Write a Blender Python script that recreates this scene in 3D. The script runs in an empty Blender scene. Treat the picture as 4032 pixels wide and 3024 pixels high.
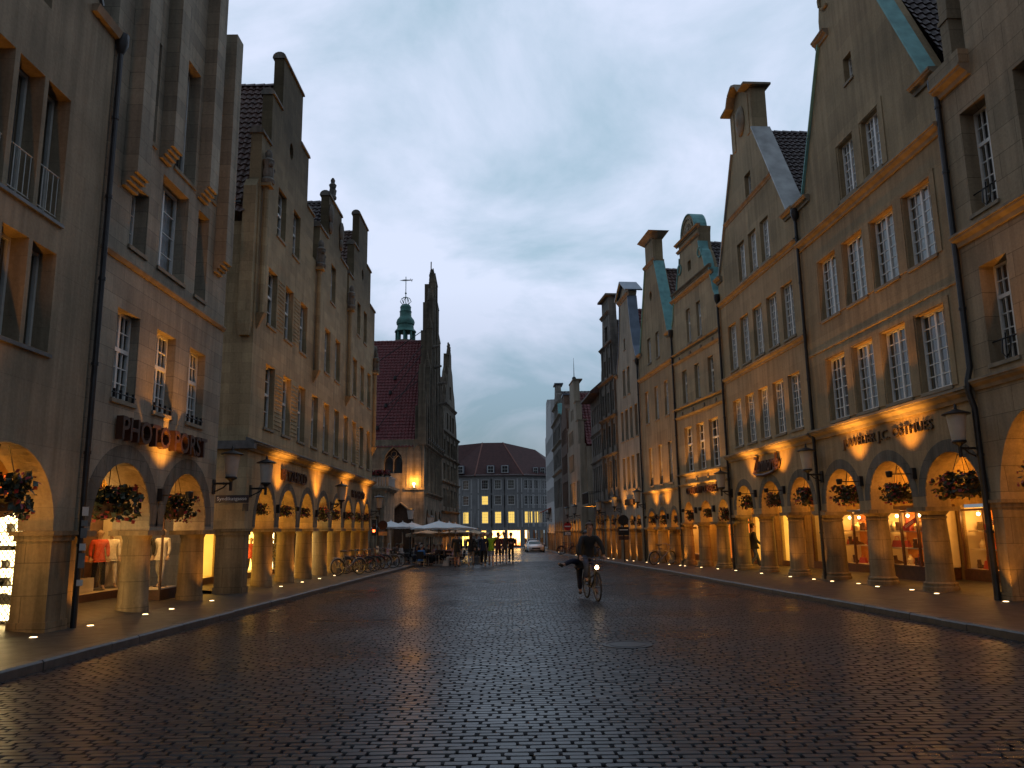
import bpy, bmesh, math, random
import numpy as np
from mathutils import Vector, Matrix
from mathutils.geometry import tessellate_polygon
random.seed(7); rng = np.random.default_rng(7)
sc = bpy.context.scene
COL = sc.collection
PI = math.pi
SLOPE = 0.012                      # the street falls gently away from the viewer

# ------------------------------------------------------------------ camera
cam_d = bpy.data.cameras.new('camera'); cam = bpy.data.objects.new('camera', cam_d); COL.objects.link(cam)
cam_d.sensor_width = 36.0; cam_d.lens = 36.0*3099/4032; cam_d.clip_end = 2000; cam_d.clip_start = 0.1
_p = math.atan(570/3099.); _r = 0.0147
_f = Vector((0, math.cos(_p), math.sin(_p))); _r0 = Vector((1, 0, 0)); _u0 = _r0.cross(_f)
_rv = _r0*math.cos(_r)-_u0*math.sin(_r); _uv = _r0*math.sin(_r)+_u0*math.cos(_r)
M = Matrix((_rv, _uv, -_f)).transposed().to_4x4(); M.translation = Vector((0, 0, 1.76))
cam.matrix_world = M
sc.camera = cam

# ------------------------------------------------------------------ world: overcast dusk sky
SUN_EL = math.radians(2.0); SUN_ROT = math.radians(215)
world = bpy.data.worlds.new('World'); sc.world = world; world.use_nodes = True
nt = world.node_tree; nt.nodes.clear()
def WN(t, **kw):
    n = nt.nodes.new(t)
    for k, v in kw.items(): setattr(n, k, v)
    return n
out = WN('ShaderNodeOutputWorld'); bg = WN('ShaderNodeBackground')
sky = WN('ShaderNodeTexSky', sky_type='NISHITA', sun_disc=False, sun_elevation=SUN_EL, sun_rotation=SUN_ROT)
sky.air_density = 1.5; sky.dust_density = 1.0; sky.ozone_density = 3.0
tc = WN('ShaderNodeTexCoord'); sep = WN('ShaderNodeSeparateXYZ'); nt.links.new(tc.outputs['Generated'], sep.inputs[0])
mx = WN('ShaderNodeMath', operation='MAXIMUM'); mx.inputs[1].default_value = 0.0; nt.links.new(sep.outputs[2], mx.inputs[0])
ad = WN('ShaderNodeMath', operation='ADD'); ad.inputs[1].default_value = 0.32; nt.links.new(mx.outputs[0], ad.inputs[0])
dx = WN('ShaderNodeMath', operation='DIVIDE'); nt.links.new(sep.outputs[0], dx.inputs[0]); nt.links.new(ad.outputs[0], dx.inputs[1])
dy = WN('ShaderNodeMath', operation='DIVIDE'); nt.links.new(sep.outputs[1], dy.inputs[0]); nt.links.new(ad.outputs[0], dy.inputs[1])
cmb = WN('ShaderNodeCombineXYZ'); nt.links.new(dx.outputs[0], cmb.inputs[0]); nt.links.new(dy.outputs[0], cmb.inputs[1])
cmb.inputs[2].default_value = 3.7
noi = WN('ShaderNodeTexNoise'); noi.inputs['Scale'].default_value = 2.3; noi.inputs['Detail'].default_value = 9; noi.inputs['Roughness'].default_value = 0.56
noi.inputs['Distortion'].default_value = 0.35
nt.links.new(cmb.outputs[0], noi.inputs['Vector'])
rmp = WN('ShaderNodeValToRGB'); rmp.color_ramp.elements[0].position = 0.40; rmp.color_ramp.elements[1].position = 0.62
rmp.color_ramp.elements[0].color = (0.42, 0.58, 0.72, 1); rmp.color_ramp.elements[1].color = (0.74, 0.82, 1.02, 1)
nt.links.new(noi.outputs['Fac'], rmp.inputs[0])
# the cloud deck is thinner and bluer towards the horizon, where the clear dusk sky shows
hz = WN('ShaderNodeMapRange'); hz.inputs['From Min'].default_value = 0.02; hz.inputs['From Max'].default_value = 0.30
hz.inputs['To Min'].default_value = 0.30; hz.inputs['To Max'].default_value = 0.93
nt.links.new(sep.outputs[2], hz.inputs['Value'])
sk = WN('ShaderNodeMix', data_type='RGBA', blend_type='MULTIPLY'); sk.inputs[0].default_value = 1.0
sk.inputs[7].default_value = (0.9, 1.5, 2.2, 1); nt.links.new(sky.outputs[0], sk.inputs[6])
SKYGAIN = sk
mixc = WN('ShaderNodeMix', data_type='RGBA'); nt.links.new(hz.outputs[0], mixc.inputs[0])
bg.inputs['Strength'].default_value = 0.1
x10 = WN('ShaderNodeMix', data_type='RGBA', blend_type='MULTIPLY'); x10.inputs[0].default_value = 1.0
x10.inputs[7].default_value = (10, 10, 10, 1); nt.links.new(rmp.outputs[0], x10.inputs[6])
nt.links.new(sk.outputs[2], mixc.inputs[6]); nt.links.new(x10.outputs[2], mixc.inputs[7])
# added dimming: the sky is darkened towards behind the viewer to keep facades darker
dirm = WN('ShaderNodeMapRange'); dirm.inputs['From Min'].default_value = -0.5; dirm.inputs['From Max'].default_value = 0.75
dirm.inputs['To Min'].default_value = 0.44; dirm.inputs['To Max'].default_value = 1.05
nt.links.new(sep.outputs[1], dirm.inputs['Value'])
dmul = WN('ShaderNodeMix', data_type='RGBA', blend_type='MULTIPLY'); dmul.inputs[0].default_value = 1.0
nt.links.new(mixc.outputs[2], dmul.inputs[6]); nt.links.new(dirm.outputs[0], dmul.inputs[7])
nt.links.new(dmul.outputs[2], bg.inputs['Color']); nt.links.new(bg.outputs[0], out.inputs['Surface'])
# the last, weak and very soft direct light of a sunken sun
sl = bpy.data.lights.new('sun', 'SUN'); sl.energy = 0.03; sl.angle = math.radians(20); sl.color = (1, 0.9, 0.8)
slo = bpy.data.objects.new('sun', sl); COL.objects.link(slo)
slo.rotation_euler = (math.radians(80), 0, math.radians(-35)); slo.location = (0, -20, 60)

sc.view_settings.view_transform = 'Standard'; sc.view_settings.look = 'None'
sc.view_settings.exposure = 0.0; sc.view_settings.gamma = 1.0
cy = sc.cycles
cy.use_denoising = True; cy.max_bounces = 5; cy.diffuse_bounces = 3; cy.glossy_bounces = 3
cy.transmission_bounces = 3; cy.transparent_max_bounces = 8; cy.sample_clamp_indirect = 3.0; cy.sample_clamp_direct = 0
cy.caustics_reflective = False; cy.caustics_refractive = False
cy.use_adaptive_sampling = True; cy.adaptive_threshold = 0.015; cy.use_light_tree = True

# ------------------------------------------------------------------ helpers
def link(o, parent=None):
    COL.objects.link(o)
    if parent is not None: o.parent = parent
    return o
def tag(o, label=None, cat=None, group=None, kind=None):
    if label: o['label'] = label
    if cat: o['category'] = cat
    if group: o['group'] = group
    if kind: o['kind'] = kind
    return o
def empty(name, loc=(0, 0, 0), rz=0, label=None, cat=None, group=None, scale=1.0):
    o = bpy.data.objects.new(name, None); o.empty_display_size = 0.2
    o.location = loc; o.rotation_euler = (0, 0, rz); o.scale = (scale,)*3
    link(o); return tag(o, label, cat, group)
def copy_tree(o, parent=None):
    c = o.copy(); COL.objects.link(c)
    if parent is not None:
        c.parent = parent; c.matrix_parent_inverse = o.matrix_parent_inverse.copy()
    for ch in list(o.children): copy_tree(ch, c)
    return c

class MB:
    """collects simple shapes into ONE mesh; (s, d, z) = along, into the building, up"""
    def __init__(self, sg=1): self.v = []; self.f = []; self.sg = sg; self.m = []; self.cm = 0
    def P(self, s, d, z): self.v.append((s, self.sg*d, z)); return len(self.v)-1
    def F(self, *ids): self.f.append(tuple(ids)); self.m.append(self.cm)
    def face(self, pts): self.F(*[self.P(*p) for p in pts])
    def box(self, s0, s1, d0, d1, z0, z1):
        b = [self.P(*p) for p in ((s0,d0,z0),(s1,d0,z0),(s1,d1,z0),(s0,d1,z0),(s0,d0,z1),(s1,d0,z1),(s1,d1,z1),(s0,d1,z1))]
        for q in ((0,3,2,1),(4,5,6,7),(0,1,5,4),(1,2,6,5),(2,3,7,6),(3,0,4,7)): self.F(*[b[i] for i in q])
        return self
    def hexa(self, lo, hi):
        n = len(lo); a = [self.P(*p) for p in lo]; b = [self.P(*p) for p in hi]
        self.F(*a[::-1]); self.F(*b)
        for i in range(n): j = (i+1) % n; self.F(a[i], a[j], b[j], b[i])
        return self
    def prism(self, pts, d0, d1):
        return self.hexa([(s, d0, z) for s, z in pts], [(s, d1, z) for s, z in pts])
    def extr(self, prof, s0, s1):
        """profile of (d,z) swept along s"""
        return self.hexa([(s0, d, z) for d, z in prof], [(s1, d, z) for d, z in prof])
    def wall(self, outer, holes, d0, d1, back=True):
        loops = [outer]+holes
        vs = [Vector((s, 0, z)) for lp in loops for s, z in lp]
        tris = tessellate_polygon([[Vector((s, z, 0)) for s, z in lp] for lp in loops])
        a = [self.P(v.x, d0, v.z) for v in vs]; b = [self.P(v.x, d1, v.z) for v in vs]
        for t in tris:
            self.F(a[t[0]], a[t[1]], a[t[2]])
            if back: self.F(b[t[2]], b[t[1]], b[t[0]])
        k = 0
        for lp in loops:
            n = len(lp)
            for i in range(n):
                j = (i+1) % n; self.F(a[k+i], a[k+j], b[k+j], b[k+i])
            k += n
        return self
    def lathe(self, cs, cd, prof, n=16):
        rings = []
        for r, z in prof:
            rings.append([self.P(cs+r*math.cos(2*PI*i/n), cd+r*math.sin(2*PI*i/n), z) for i in range(n)])
        for a, b in zip(rings, rings[1:]):
            for i in range(n): j = (i+1) % n; self.F(a[i], a[j], b[j], b[i])
        self.F(*rings[0][::-1]); self.F(*rings[-1]); return self
    def tube(self, pts, r, n=6, closed=False):
        pts = [Vector(p) for p in pts]; rs = r if isinstance(r, (list, tuple)) else [r]*len(pts)
        rings = []; N = len(pts)
        for i, p in enumerate(pts):
            if closed: t = pts[(i+1) % N]-pts[i-1]
            else: t = pts[min(i+1, N-1)]-pts[max(i-1, 0)]
            t = t.normalized(); ax = Vector((0, 0, 1)) if abs(t.z) < 0.9 else Vector((1, 0, 0))
            u = t.cross(ax).normalized(); w = t.cross(u)
            rings.append([self.P(*(p+u*rs[i]*math.cos(2*PI*k/n)+w*rs[i]*math.sin(2*PI*k/n))) for k in range(n)])
        for i in range(N if closed else N-1):
            a = rings[i]; b = rings[(i+1) % N]
            for k in range(n): j = (k+1) % n; self.F(a[k], a[j], b[j], b[k])
        if not closed: self.F(*rings[0][::-1]); self.F(*rings[-1])
        return self
    def ball(self, c, r, nu=10, nv=7, sq=(1, 1, 1)):
        prof = []
        rings = []
        for i in range(nv+1):
            a = -PI/2+PI*i/nv; rr = max(math.cos(a), 0.02)*r
            rings.append([self.P(c[0]+sq[0]*rr*math.cos(2*PI*k/nu), c[1]+sq[1]*rr*math.sin(2*PI*k/nu), c[2]+sq[2]*r*math.sin(a)) for k in range(nu)])
        for a, b in zip(rings, rings[1:]):
            for k in range(nu): j = (k+1) % nu; self.F(a[k], a[j], b[j], b[k])
        self.F(*rings[0][::-1]); self.F(*rings[-1]); return self
    def addmesh(self, me, mat=None):
        k = len(self.v)
        for v in me.vertices:
            p = mat @ v.co if mat else v.co
            self.v.append((p.x, p.y, p.z))
        for p in me.polygons: self.F(*[k+i for i in p.vertices])
        return self
    def mesh(self, name, mats, smooth=False, recalc=True):
        me = bpy.data.meshes.new(name); me.from_pydata(self.v, [], self.f)
        mats = mats if isinstance(mats, (list, tuple)) else [mats]
        for m in mats: me.materials.append(m)
        if len(mats) > 1: me.polygons.foreach_set('material_index', self.m)
        if recalc:
            bm = bmesh.new(); bm.from_mesh(me); bmesh.ops.recalc_face_normals(bm, faces=bm.faces); bm.to_mesh(me); bm.free()
        if smooth:
            me.polygons.foreach_set('use_smooth', [True]*len(me.polygons))
            try: me.set_sharp_from_angle(angle=math.radians(35))
            except Exception: pass
        me.update(); return me
    def build(self, name, mats, parent=None, smooth=False, recalc=True, loc=None):
        o = bpy.data.objects.new(name, self.mesh(name, mats, smooth, recalc))
        if loc is not None: o.location = loc
        return link(o, parent)

# ------------------------------------------------------------------ materials
def newmat(name):
    m = bpy.data.materials.new(name); m.use_nodes = True
    return m, m.node_tree, m.node_tree.nodes['Principled BSDF']
def nd(t, ty, **kw):
    n = t.nodes.new(ty)
    for k, v in kw.items():
        if k in n.inputs: n.inputs[k].default_value = v
        else: setattr(n, k, v)
    return n
def plain(name, col, rough=0.6, metal=0.0, var=0.12, scale=6, bump=0.0, spec=0.5):
    m, t, b = newmat(name)
    b.inputs['Roughness'].default_value = rough; b.inputs['Metallic'].default_value = metal
    b.inputs['Specular IOR Level'].default_value = spec
    tcn = nd(t, 'ShaderNodeTexCoord'); n = nd(t, 'ShaderNodeTexNoise', Scale=scale, Detail=5.0)
    t.links.new(tcn.outputs['Object'], n.inputs['Vector'])
    r = nd(t, 'ShaderNodeValToRGB')
    r.color_ramp.elements[0].position = 0.3; r.color_ramp.elements[1].position = 0.7
    r.color_ramp.elements[0].color = tuple(c*(1-var) for c in col)+(1,)
    r.color_ramp.elements[1].color = tuple(min(1, c*(1+var)) for c in col)+(1,)
    t.links.new(n.outputs['Fac'], r.inputs[0]); t.links.new(r.outputs[0], b.inputs['Base Color'])
    if bump:
        bp = nd(t, 'ShaderNodeBump', Strength=bump, Distance=0.02); t.links.new(n.outputs['Fac'], bp.inputs['Height']); t.links.new(bp.outputs[0], b.inputs['Normal'])
    return m
def emit(name, col, strength):
    m, t, b = newmat(name); t.nodes.remove(b)
    e = nd(t, 'ShaderNodeEmission', Color=tuple(col)+(1,), Strength=strength)
    t.links.new(e.outputs[0], t.nodes['Material Output'].inputs['Surface']); return m
def stone(name, c1, c2, bw=0.8, bh=0.36, joint=0.55, mortar=0.008, soot=0.0, soot_z=14.0, bump=0.25, stain=0.5, seed=0.0, up='XZ'):
    """dressed sandstone / plaster: blocks of slightly different tone, thin joints, blotches and rain streaks"""
    m, t, b = newmat(name); L = t.links.new
    b.inputs['Roughness'].default_value = 0.88; b.inputs['Specular IOR Level'].default_value = 0.25
    tcn = nd(t, 'ShaderNodeTexCoord'); sp = nd(t, 'ShaderNodeSeparateXYZ'); L(tcn.outputs['Object'], sp.inputs[0])
    ad = nd(t, 'ShaderNodeMath', operation='ADD'); L(sp.outputs[0], ad.inputs[0]); L(sp.outputs[1], ad.inputs[1])
    cb = nd(t, 'ShaderNodeCombineXYZ'); L(ad.outputs[0], cb.inputs[0]); L(sp.outputs[2], cb.inputs[1])
    br = nd(t, 'ShaderNodeTexBrick', Scale=1.0)
    br.inputs['Color1'].default_value = tuple(c1)+(1,); br.inputs['Color2'].default_value = tuple(c2)+(1,)
    mid = tuple((a+c)/2*joint for a, c in zip(c1, c2)); br.inputs['Mortar'].default_value = mid+(1,)
    br.inputs['Mortar Size'].default_value = mortar; br.inputs['Mortar Smooth'].default_value = 0.3
    br.inputs['Brick Width'].default_value = bw; br.inputs['Row Height'].default_value = bh; br.inputs['Bias'].default_value = 0.0
    L(cb.outputs[0], br.inputs['Vector'])
    n1 = nd(t, 'ShaderNodeTexNoise', Scale=0.45, Detail=6.0, Roughness=0.6); L(tcn.outputs['Object'], n1.inputs['Vector'])
    n2 = nd(t, 'ShaderNodeTexNoise', Scale=14.0, Detail=6.0, Roughness=0.65); L(tcn.outputs['Object'], n2.inputs['Vector'])
    mp = nd(t, 'ShaderNodeMapping'); mp.inputs['Scale'].default_value = (2.2, 2.2, 0.16); L(tcn.outputs['Object'], mp.inputs['Vector'])
    n3 = nd(t, 'ShaderNodeTexNoise', Scale=1.6, Detail=5.0, Roughness=0.6); L(mp.outputs[0], n3.inputs['Vector'])
    def ramp(src, a, bb, lo, hi):
        r = nd(t, 'ShaderNodeMapRange'); r.inputs['From Min'].default_value = a; r.inputs['From Max'].default_value = bb
        r.inputs['To Min'].default_value = lo; r.inputs['To Max'].default_value = hi; L(src, r.inputs['Value']); return r.outputs[0]
    def mul(a, bsock):
        x = nd(t, 'ShaderNodeMath', operation='MULTIPLY'); L(a, x.inputs[0]); L(bsock, x.inputs[1]); return x.outputs[0]
    k = mul(ramp(n1.outputs['Fac'], 0.32, 0.68, 1-0.46*stain, 1.14), ramp(n2.outputs['Fac'], 0.3, 0.7, 0.86, 1.10))
    k = mul(k, ramp(n3.outputs['Fac'], 0.38, 0.62, 1-0.42*stain, 1.05))
    if soot:
        zz = nd(t, 'ShaderNodeMath', operation='MULTIPLY_ADD'); L(n3.outputs['Fac'], zz.inputs[0]); zz.inputs[1].default_value = 7.0; L(sp.outputs[2], zz.inputs[2])
        k = mul(k, ramp(zz.outputs[0], soot_z+1, soot_z+6, 1.0, 1-soot))
    mxn = nd(t, 'ShaderNodeMix', data_type='RGBA', blend_type='MULTIPLY'); mxn.inputs[0].default_value = 1.0
    L(br.outputs['Color'], mxn.inputs[6]); L(k, mxn.inputs[7]); L(mxn.outputs[2], b.inputs['Base Color'])
    bh_ = nd(t, 'ShaderNodeMath', operation='MULTIPLY_ADD'); L(br.outputs['Fac'], bh_.inputs[0]); bh_.inputs[1].default_value = -0.6; L(n2.outputs['Fac'], bh_.inputs[2])
    bp = nd(t, 'ShaderNodeBump', Strength=bump, Distance=0.03); L(bh_.outputs[0], bp.inputs['Height']); L(bp.outputs[0], b.inputs['Normal'])
    return m
def glassmat(name, refl=0.10, tint=(0.9, 0.93, 0.95)):
    m, t, b = newmat(name); t.nodes.remove(b); L = t.links.new
    tr = nd(t, 'ShaderNodeBsdfTransparent', Color=tuple(tint)+(1,)); gl = nd(t, 'ShaderNodeBsdfGlossy', Roughness=0.02)
    geo = nd(t, 'ShaderNodeNewGeometry'); dt = nd(t, 'ShaderNodeVectorMath', operation='DOT_PRODUCT'); L(geo.outputs['Normal'], dt.inputs[0]); L(geo.outputs['Incoming'], dt.inputs[1])
    ab = nd(t, 'ShaderNodeMath', operation='ABSOLUTE'); L(dt.outputs['Value'], ab.inputs[0]); om = nd(t, 'ShaderNodeMath', operation='SUBTRACT'); om.inputs[0].default_value = 1.0; L(ab.outputs[0], om.inputs[1])
    pw = nd(t, 'ShaderNodeMath', operation='POWER'); pw.inputs[1].default_value = 5.0; L(om.outputs[0], pw.inputs[0]); fr = nd(t, 'ShaderNodeMath', operation='MULTIPLY_ADD'); fr.inputs[1].default_value = 0.9; fr.inputs[2].default_value = 0.06; L(pw.outputs[0], fr.inputs[0])
    tcn = nd(t, 'ShaderNodeTexCoord'); n = nd(t, 'ShaderNodeTexNoise', Scale=1.3, Detail=1.0); L(tcn.outputs['Object'], n.inputs['Vector'])
    bp = nd(t, 'ShaderNodeBump', Strength=0.25, Distance=0.03); L(n.outputs['Fac'], bp.inputs['Height']); L(bp.outputs[0], gl.inputs['Normal']); 
    ma = nd(t, 'ShaderNodeMath', operation='MAXIMUM'); ma.inputs[1].default_value = refl; L(fr.outputs[0], ma.inputs[0])
    mi = nd(t, 'ShaderNodeMixShader'); L(ma.outputs[0], mi.inputs[0]); L(tr.outputs[0], mi.inputs[1]); L(gl.outputs[0], mi.inputs[2])
    L(mi.outputs[0], t.nodes['Material Output'].inputs['Surface']); return m

S = {}
S['plaster_grey'] = stone('plaster_grey', (0.315,0.249,0.171), (0.295,0.236,0.164), 2.6, 1.15, 0.8, 0.006, stain=0.6)
S['ashlar_ribbed'] = stone('ashlar_ribbed', (0.374,0.318,0.241), (0.277,0.238,0.186), 0.95, 0.42, 0.6, 0.008, stain=0.5)
S['ashlar_yellow'] = stone('ashlar_yellow', (0.465,0.356,0.211), (0.353,0.268,0.159), 0.75, 0.36, 0.72, 0.006, soot=0.72, soot_z=15.0, stain=0.55)
S['sand_smooth'] = stone('sand_smooth', (0.369,0.276,0.163), (0.306,0.227,0.136), 2.2, 0.95, 0.78, 0.005, stain=0.55)
S['sand_warm'] = stone('sand_warm', (0.387,0.290,0.176), (0.312,0.237,0.141), 1.8, 0.8, 0.8, 0.005, stain=0.5)
S['sand_pale'] = stone('sand_pale', (0.420,0.324,0.202), (0.334,0.255,0.159), 1.6, 0.7, 0.8, 0.005, stain=0.5)
S['plaster_pale'] = stone('plaster_pale', (0.381,0.326,0.253), (0.373,0.318,0.246), 3.0, 1.5, 0.9, 0.004, stain=0.6)
S['block_rail'] = stone('block_rail', (0.336,0.260,0.173), (0.267,0.207,0.138), 1.3, 0.62, 0.55, 0.010, stain=0.5)
S['ornate_dark'] = stone('ornate_dark', (.23,.205,.175), (.19,.17,.15), 0.7, 0.33, 0.6, 0.008, stain=0.9)
S['gothic'] = stone('gothic', (0.463,0.381,0.279), (0.348,0.294,0.226), 0.6, 0.3, 0.7, 0.006, soot=0.55, soot_z=9.0, stain=1.0)
S['grey_render'] = stone('grey_render', (.27,.27,.275), (.25,.25,.255), 4, 3, 0.95, 0.003, stain=0.4)
S['trim_grey'] = plain('trim_grey', (.42,.42,.42), 0.8)
S['brick_brown'] = stone('brick_brown', (0.152,0.092,0.063), (0.126,0.074,0.053), 0.26, 0.085, 1.3, 0.008, stain=0.6)
S['ring_grey'] = stone('ring_grey', (0.183,0.167,0.141), (0.160,0.148,0.127), 0.4, 0.5, 0.6, 0.01, stain=0.8)
S['pier_stone'] = stone('pier_stone', (0.290,0.218,0.133), (0.250,0.188,0.115), 1.4, 0.62, 0.5, 0.008, stain=1.0)
S['arcade_plaster'] = stone('arcade_plaster', (.36,.245,.105), (.32,.22,.095), 1.2, 0.5, 0.7, 0.008, stain=0.7)
S['cornice_stone'] = plain('cornice_stone', (.22,.18,.13), 0.85, var=0.25, scale=3, bump=0.2)
S['lead'] = plain('lead_cover', (.10,.10,.105), 0.5, 0.3, var=0.3)
S['copper'] = plain('verdigris_copper', (.15,.35,.35), 0.7, 0.0, var=0.25, scale=2.5, bump=0.1)
S['spire_copper'] = plain('dark_verdigris_copper', (.055,.17,.15), 0.65, 0.0, var=0.35, scale=1.5, bump=0.1)
S['zinc'] = plain('weathered_zinc', (.30,.31,.31), 0.5, 0.4, var=0.3, scale=1.5, bump=0.1)
S['dark_zinc'] = plain('dark_zinc', (.13,.16,.21), 0.4, 0.5, var=0.2, scale=1.5)
S['white_paint'] = plain('white_window_paint', (.72,.71,.69), 0.45, var=0.08)
S['white_dull'] = plain('dull_window_paint', (.50,.49,.46), 0.5, var=0.1)
S['iron'] = plain('black_iron', (.018,.018,.02), 0.45, 0.3, var=0.3)
S['pipe'] = plain('dark_downpipe', (.025,.025,.028), 0.4, 0.4, var=0.3)
S['wood_dark'] = plain('dark_brown_wood', (.085,.035,.018), 0.4, var=0.3, scale=8)
S['bronze'] = plain('brown_letter_metal', (.05,.022,.014), 0.45, 0.3, var=0.2)
S['letter_gold'] = plain('ochre_letter_metal', (.07,.045,.02), 0.5, 0.3)
S['pane_backing'] = plain('net_curtain', (.55,.56,.58), 0.9, var=0.15, scale=9)
S['room'] = plain('dim_room', (.035,.035,.038), 0.9, var=0.5, scale=1.2)  # dark colour standing in for the shade of unlit interiors
S['blind'] = plain('grey_blind', (.20,.205,.21), 0.9, var=0.2, scale=3)
S['glass'] = glassmat('window_glass', 0.12)
S['shop_glass'] = glassmat('shop_glass', 0.05)
S['lamp_glass'] = plain('opal_lamp_glass', (.40,.385,.365), 0.35, var=0.06)
S['lit_warm'] = emit('lit_warm_panel', (1, .52, .10), 4.0)
S['lit_yellow'] = emit('lit_yellow_panel', (1, .56, .10), 6.0)
S['lit_white'] = emit('lit_white_panel', (1, .72, .30), 10.0)
S['lit_orange'] = emit('lit_orange_panel', (1, .20, .025), 2.0)
S['bulb'] = emit('warm_bulb', (1, .62, .25), 22.0); S['ground_bulb'] = emit('ground_bulb', (1, .66, .30), 9.0)
S['bulb_soft'] = emit('warm_ceiling_bulb', (1, .58, .2), 9.0)
S['red_lamp'] = emit('red_signal', (1, .08, .02), 12.0)
S['bike_lamp'] = emit('bicycle_lamp', (1, .68, .35), 14.0)
def lit_shop(name, strength):
    m, t, b = newmat(name); t.nodes.remove(b); L = t.links.new
    tcn = nd(t, 'ShaderNodeTexCoord'); mp = nd(t, 'ShaderNodeMapping'); mp.inputs['Scale'].default_value = (1.6, 1.6, .7); L(tcn.outputs['Object'], mp.inputs['Vector'])
    v = nd(t, 'ShaderNodeTexVoronoi', Scale=1.4); v.distance = 'CHEBYCHEV'; L(mp.outputs[0], v.inputs['Vector'])
    r = nd(t, 'ShaderNodeValToRGB'); r.color_ramp.elements[0].color = (1, .66, .24, 1); r.color_ramp.elements[1].color = (.75, .14, .015, 1); r.color_ramp.elements[0].position = .25; r.color_ramp.elements[1].position = .85
    L(v.outputs['Distance'], r.inputs[0]); e = nd(t, 'ShaderNodeEmission', Strength=strength); L(r.outputs[0], e.inputs['Color']); L(e.outputs[0], t.nodes['Material Output'].inputs['Surface']); return m
S['lit_far'] = lit_shop('lit_far_shop', 6.0)
S['lit_win'] = emit('lit_window', (1, .64, .13), 1.35)
S['display_back'] = plain('display_back_board', (.50,.19,.04), 0.7, var=0.15, scale=2)
S['display_pale'] = plain('display_pale_board', (.70,.60,.42), 0.7, var=0.1, scale=2)
S['tile_dark'] = plain('dark_roof_tile', (.048,.030,.030), 0.6, var=0.45, scale=3, bump=0.1)
S['tile_brown'] = plain('brown_roof_tile', (.085,.042,.032), 0.6, var=0.45, scale=3, bump=0.1)
S['tile_red'] = plain('red_roof_tile', (.13,.022,.025), 0.6, var=0.3, scale=3, bump=0.1)
S['tile_far'] = plain('far_red_roof_tile', (.055,.017,.016), 0.8, var=0.3, scale=2)
WARM = (1.0, 0.39, 0.048)
# ------------------------------------------------------------------ ground, street, pavements
def gz(y): return -SLOPE*y
def ground_sheet(name, pts_fn, mat, **kw): ...
KL = [(-6.85, -6), (-6.87, 8), (-6.9, 20), (-6.88, 40), (-6.75, 56), (-6.2, 70), (-5.9, 82), (-5.2, 97), (-5.2, 145)]
KR = [(8.5, -6), (8.35, 12), (8.1, 20), (7.75, 30), (7.45, 40), (7.0, 48), (6.5, 60), (5.5, 74), (4.9, 90), (4.6, 120), (4.6, 145)]
def lin(tab, y):
    for (xa, ya), (xb, yb) in zip(tab, tab[1:]):
        if y <= yb: return xa+(xb-xa)*(y-ya)/(yb-ya)
    return tab[-1][0]
def sett_mat(name, brick):
    m, t, b = newmat(name); L = t.links.new
    tcn = nd(t, 'ShaderNodeTexCoord')
    n1 = nd(t, 'ShaderNodeTexNoise', Scale=0.25, Detail=5.0); L(tcn.outputs['Object'], n1.inputs['Vector'])
    n2 = nd(t, 'ShaderNodeTexNoise', Scale=32.0, Detail=5.0, Roughness=0.6); L(tcn.outputs['Object'], n2.inputs['Vector'])
    mr = nd(t, 'ShaderNodeMapRange'); mr.inputs['From Min'].default_value = 0.35; mr.inputs['From Max'].default_value = 0.65
    mr.inputs['To Min'].default_value = 0.14 if brick else 0.25; mr.inputs['To Max'].default_value = 0.28 if brick else 0.42; L(n1.outputs['Fac'], mr.inputs['Value']); L(mr.outputs[0], b.inputs['Roughness'])
    b.inputs['Specular IOR Level'].default_value = 0.5
    if brick:
        br = nd(t, 'ShaderNodeTexBrick', Scale=1.0); br.inputs['Brick Width'].default_value = 0.235; br.inputs['Row Height'].default_value = 0.116
        br.inputs['Color1'].default_value = (.034,.035,.042,1); br.inputs['Color2'].default_value = (.050,.047,.050,1); br.inputs['Mortar'].default_value = (.006,.006,.006,1)
        br.inputs['Mortar Size'].default_value = 0.012; L(tcn.outputs['Object'], br.inputs['Vector']); L(br.outputs['Color'], b.inputs['Base Color'])
        ma = nd(t, 'ShaderNodeMath', operation='MULTIPLY_ADD'); L(br.outputs['Fac'], ma.inputs[0]); ma.inputs[1].default_value = -1.0; L(n2.outputs['Fac'], ma.inputs[2])
        bp = nd(t, 'ShaderNodeBump', Strength=0.35, Distance=0.02); L(ma.outputs[0], bp.inputs['Height']); L(bp.outputs[0], b.inputs['Normal'])
    else:
        at = nd(t, 'ShaderNodeAttribute', attribute_name='tone')
        r = nd(t, 'ShaderNodeValToRGB'); r.color_ramp.elements[0].color = (.018,.019,.026,1); r.color_ramp.elements[1].color = (.054,.052,.056,1)
        L(at.outputs['Fac'], r.inputs[0])
        mm = nd(t, 'ShaderNodeMix', data_type='RGBA', blend_type='MULTIPLY'); mm.inputs[0].default_value = 0.6; L(r.outputs[0], mm.inputs[6]); L(n2.outputs['Color'], mm.inputs[7])
        L(mm.outputs[2], b.inputs['Base Color'])
        bp = nd(t, 'ShaderNodeBump', Strength=0.16, Distance=0.010); L(n2.outputs['Fac'], bp.inputs['Height']); L(bp.outputs[0], b.inputs['Normal'])
    return m
M_SETT = sett_mat('wet_stone_setts', False); M_SETT_FAR = sett_mat('wet_stone_setts_far', True)
M_EARTH = plain('joint_earth', (.008, .008, .008), 0.9)
M_FLAG = None
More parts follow.
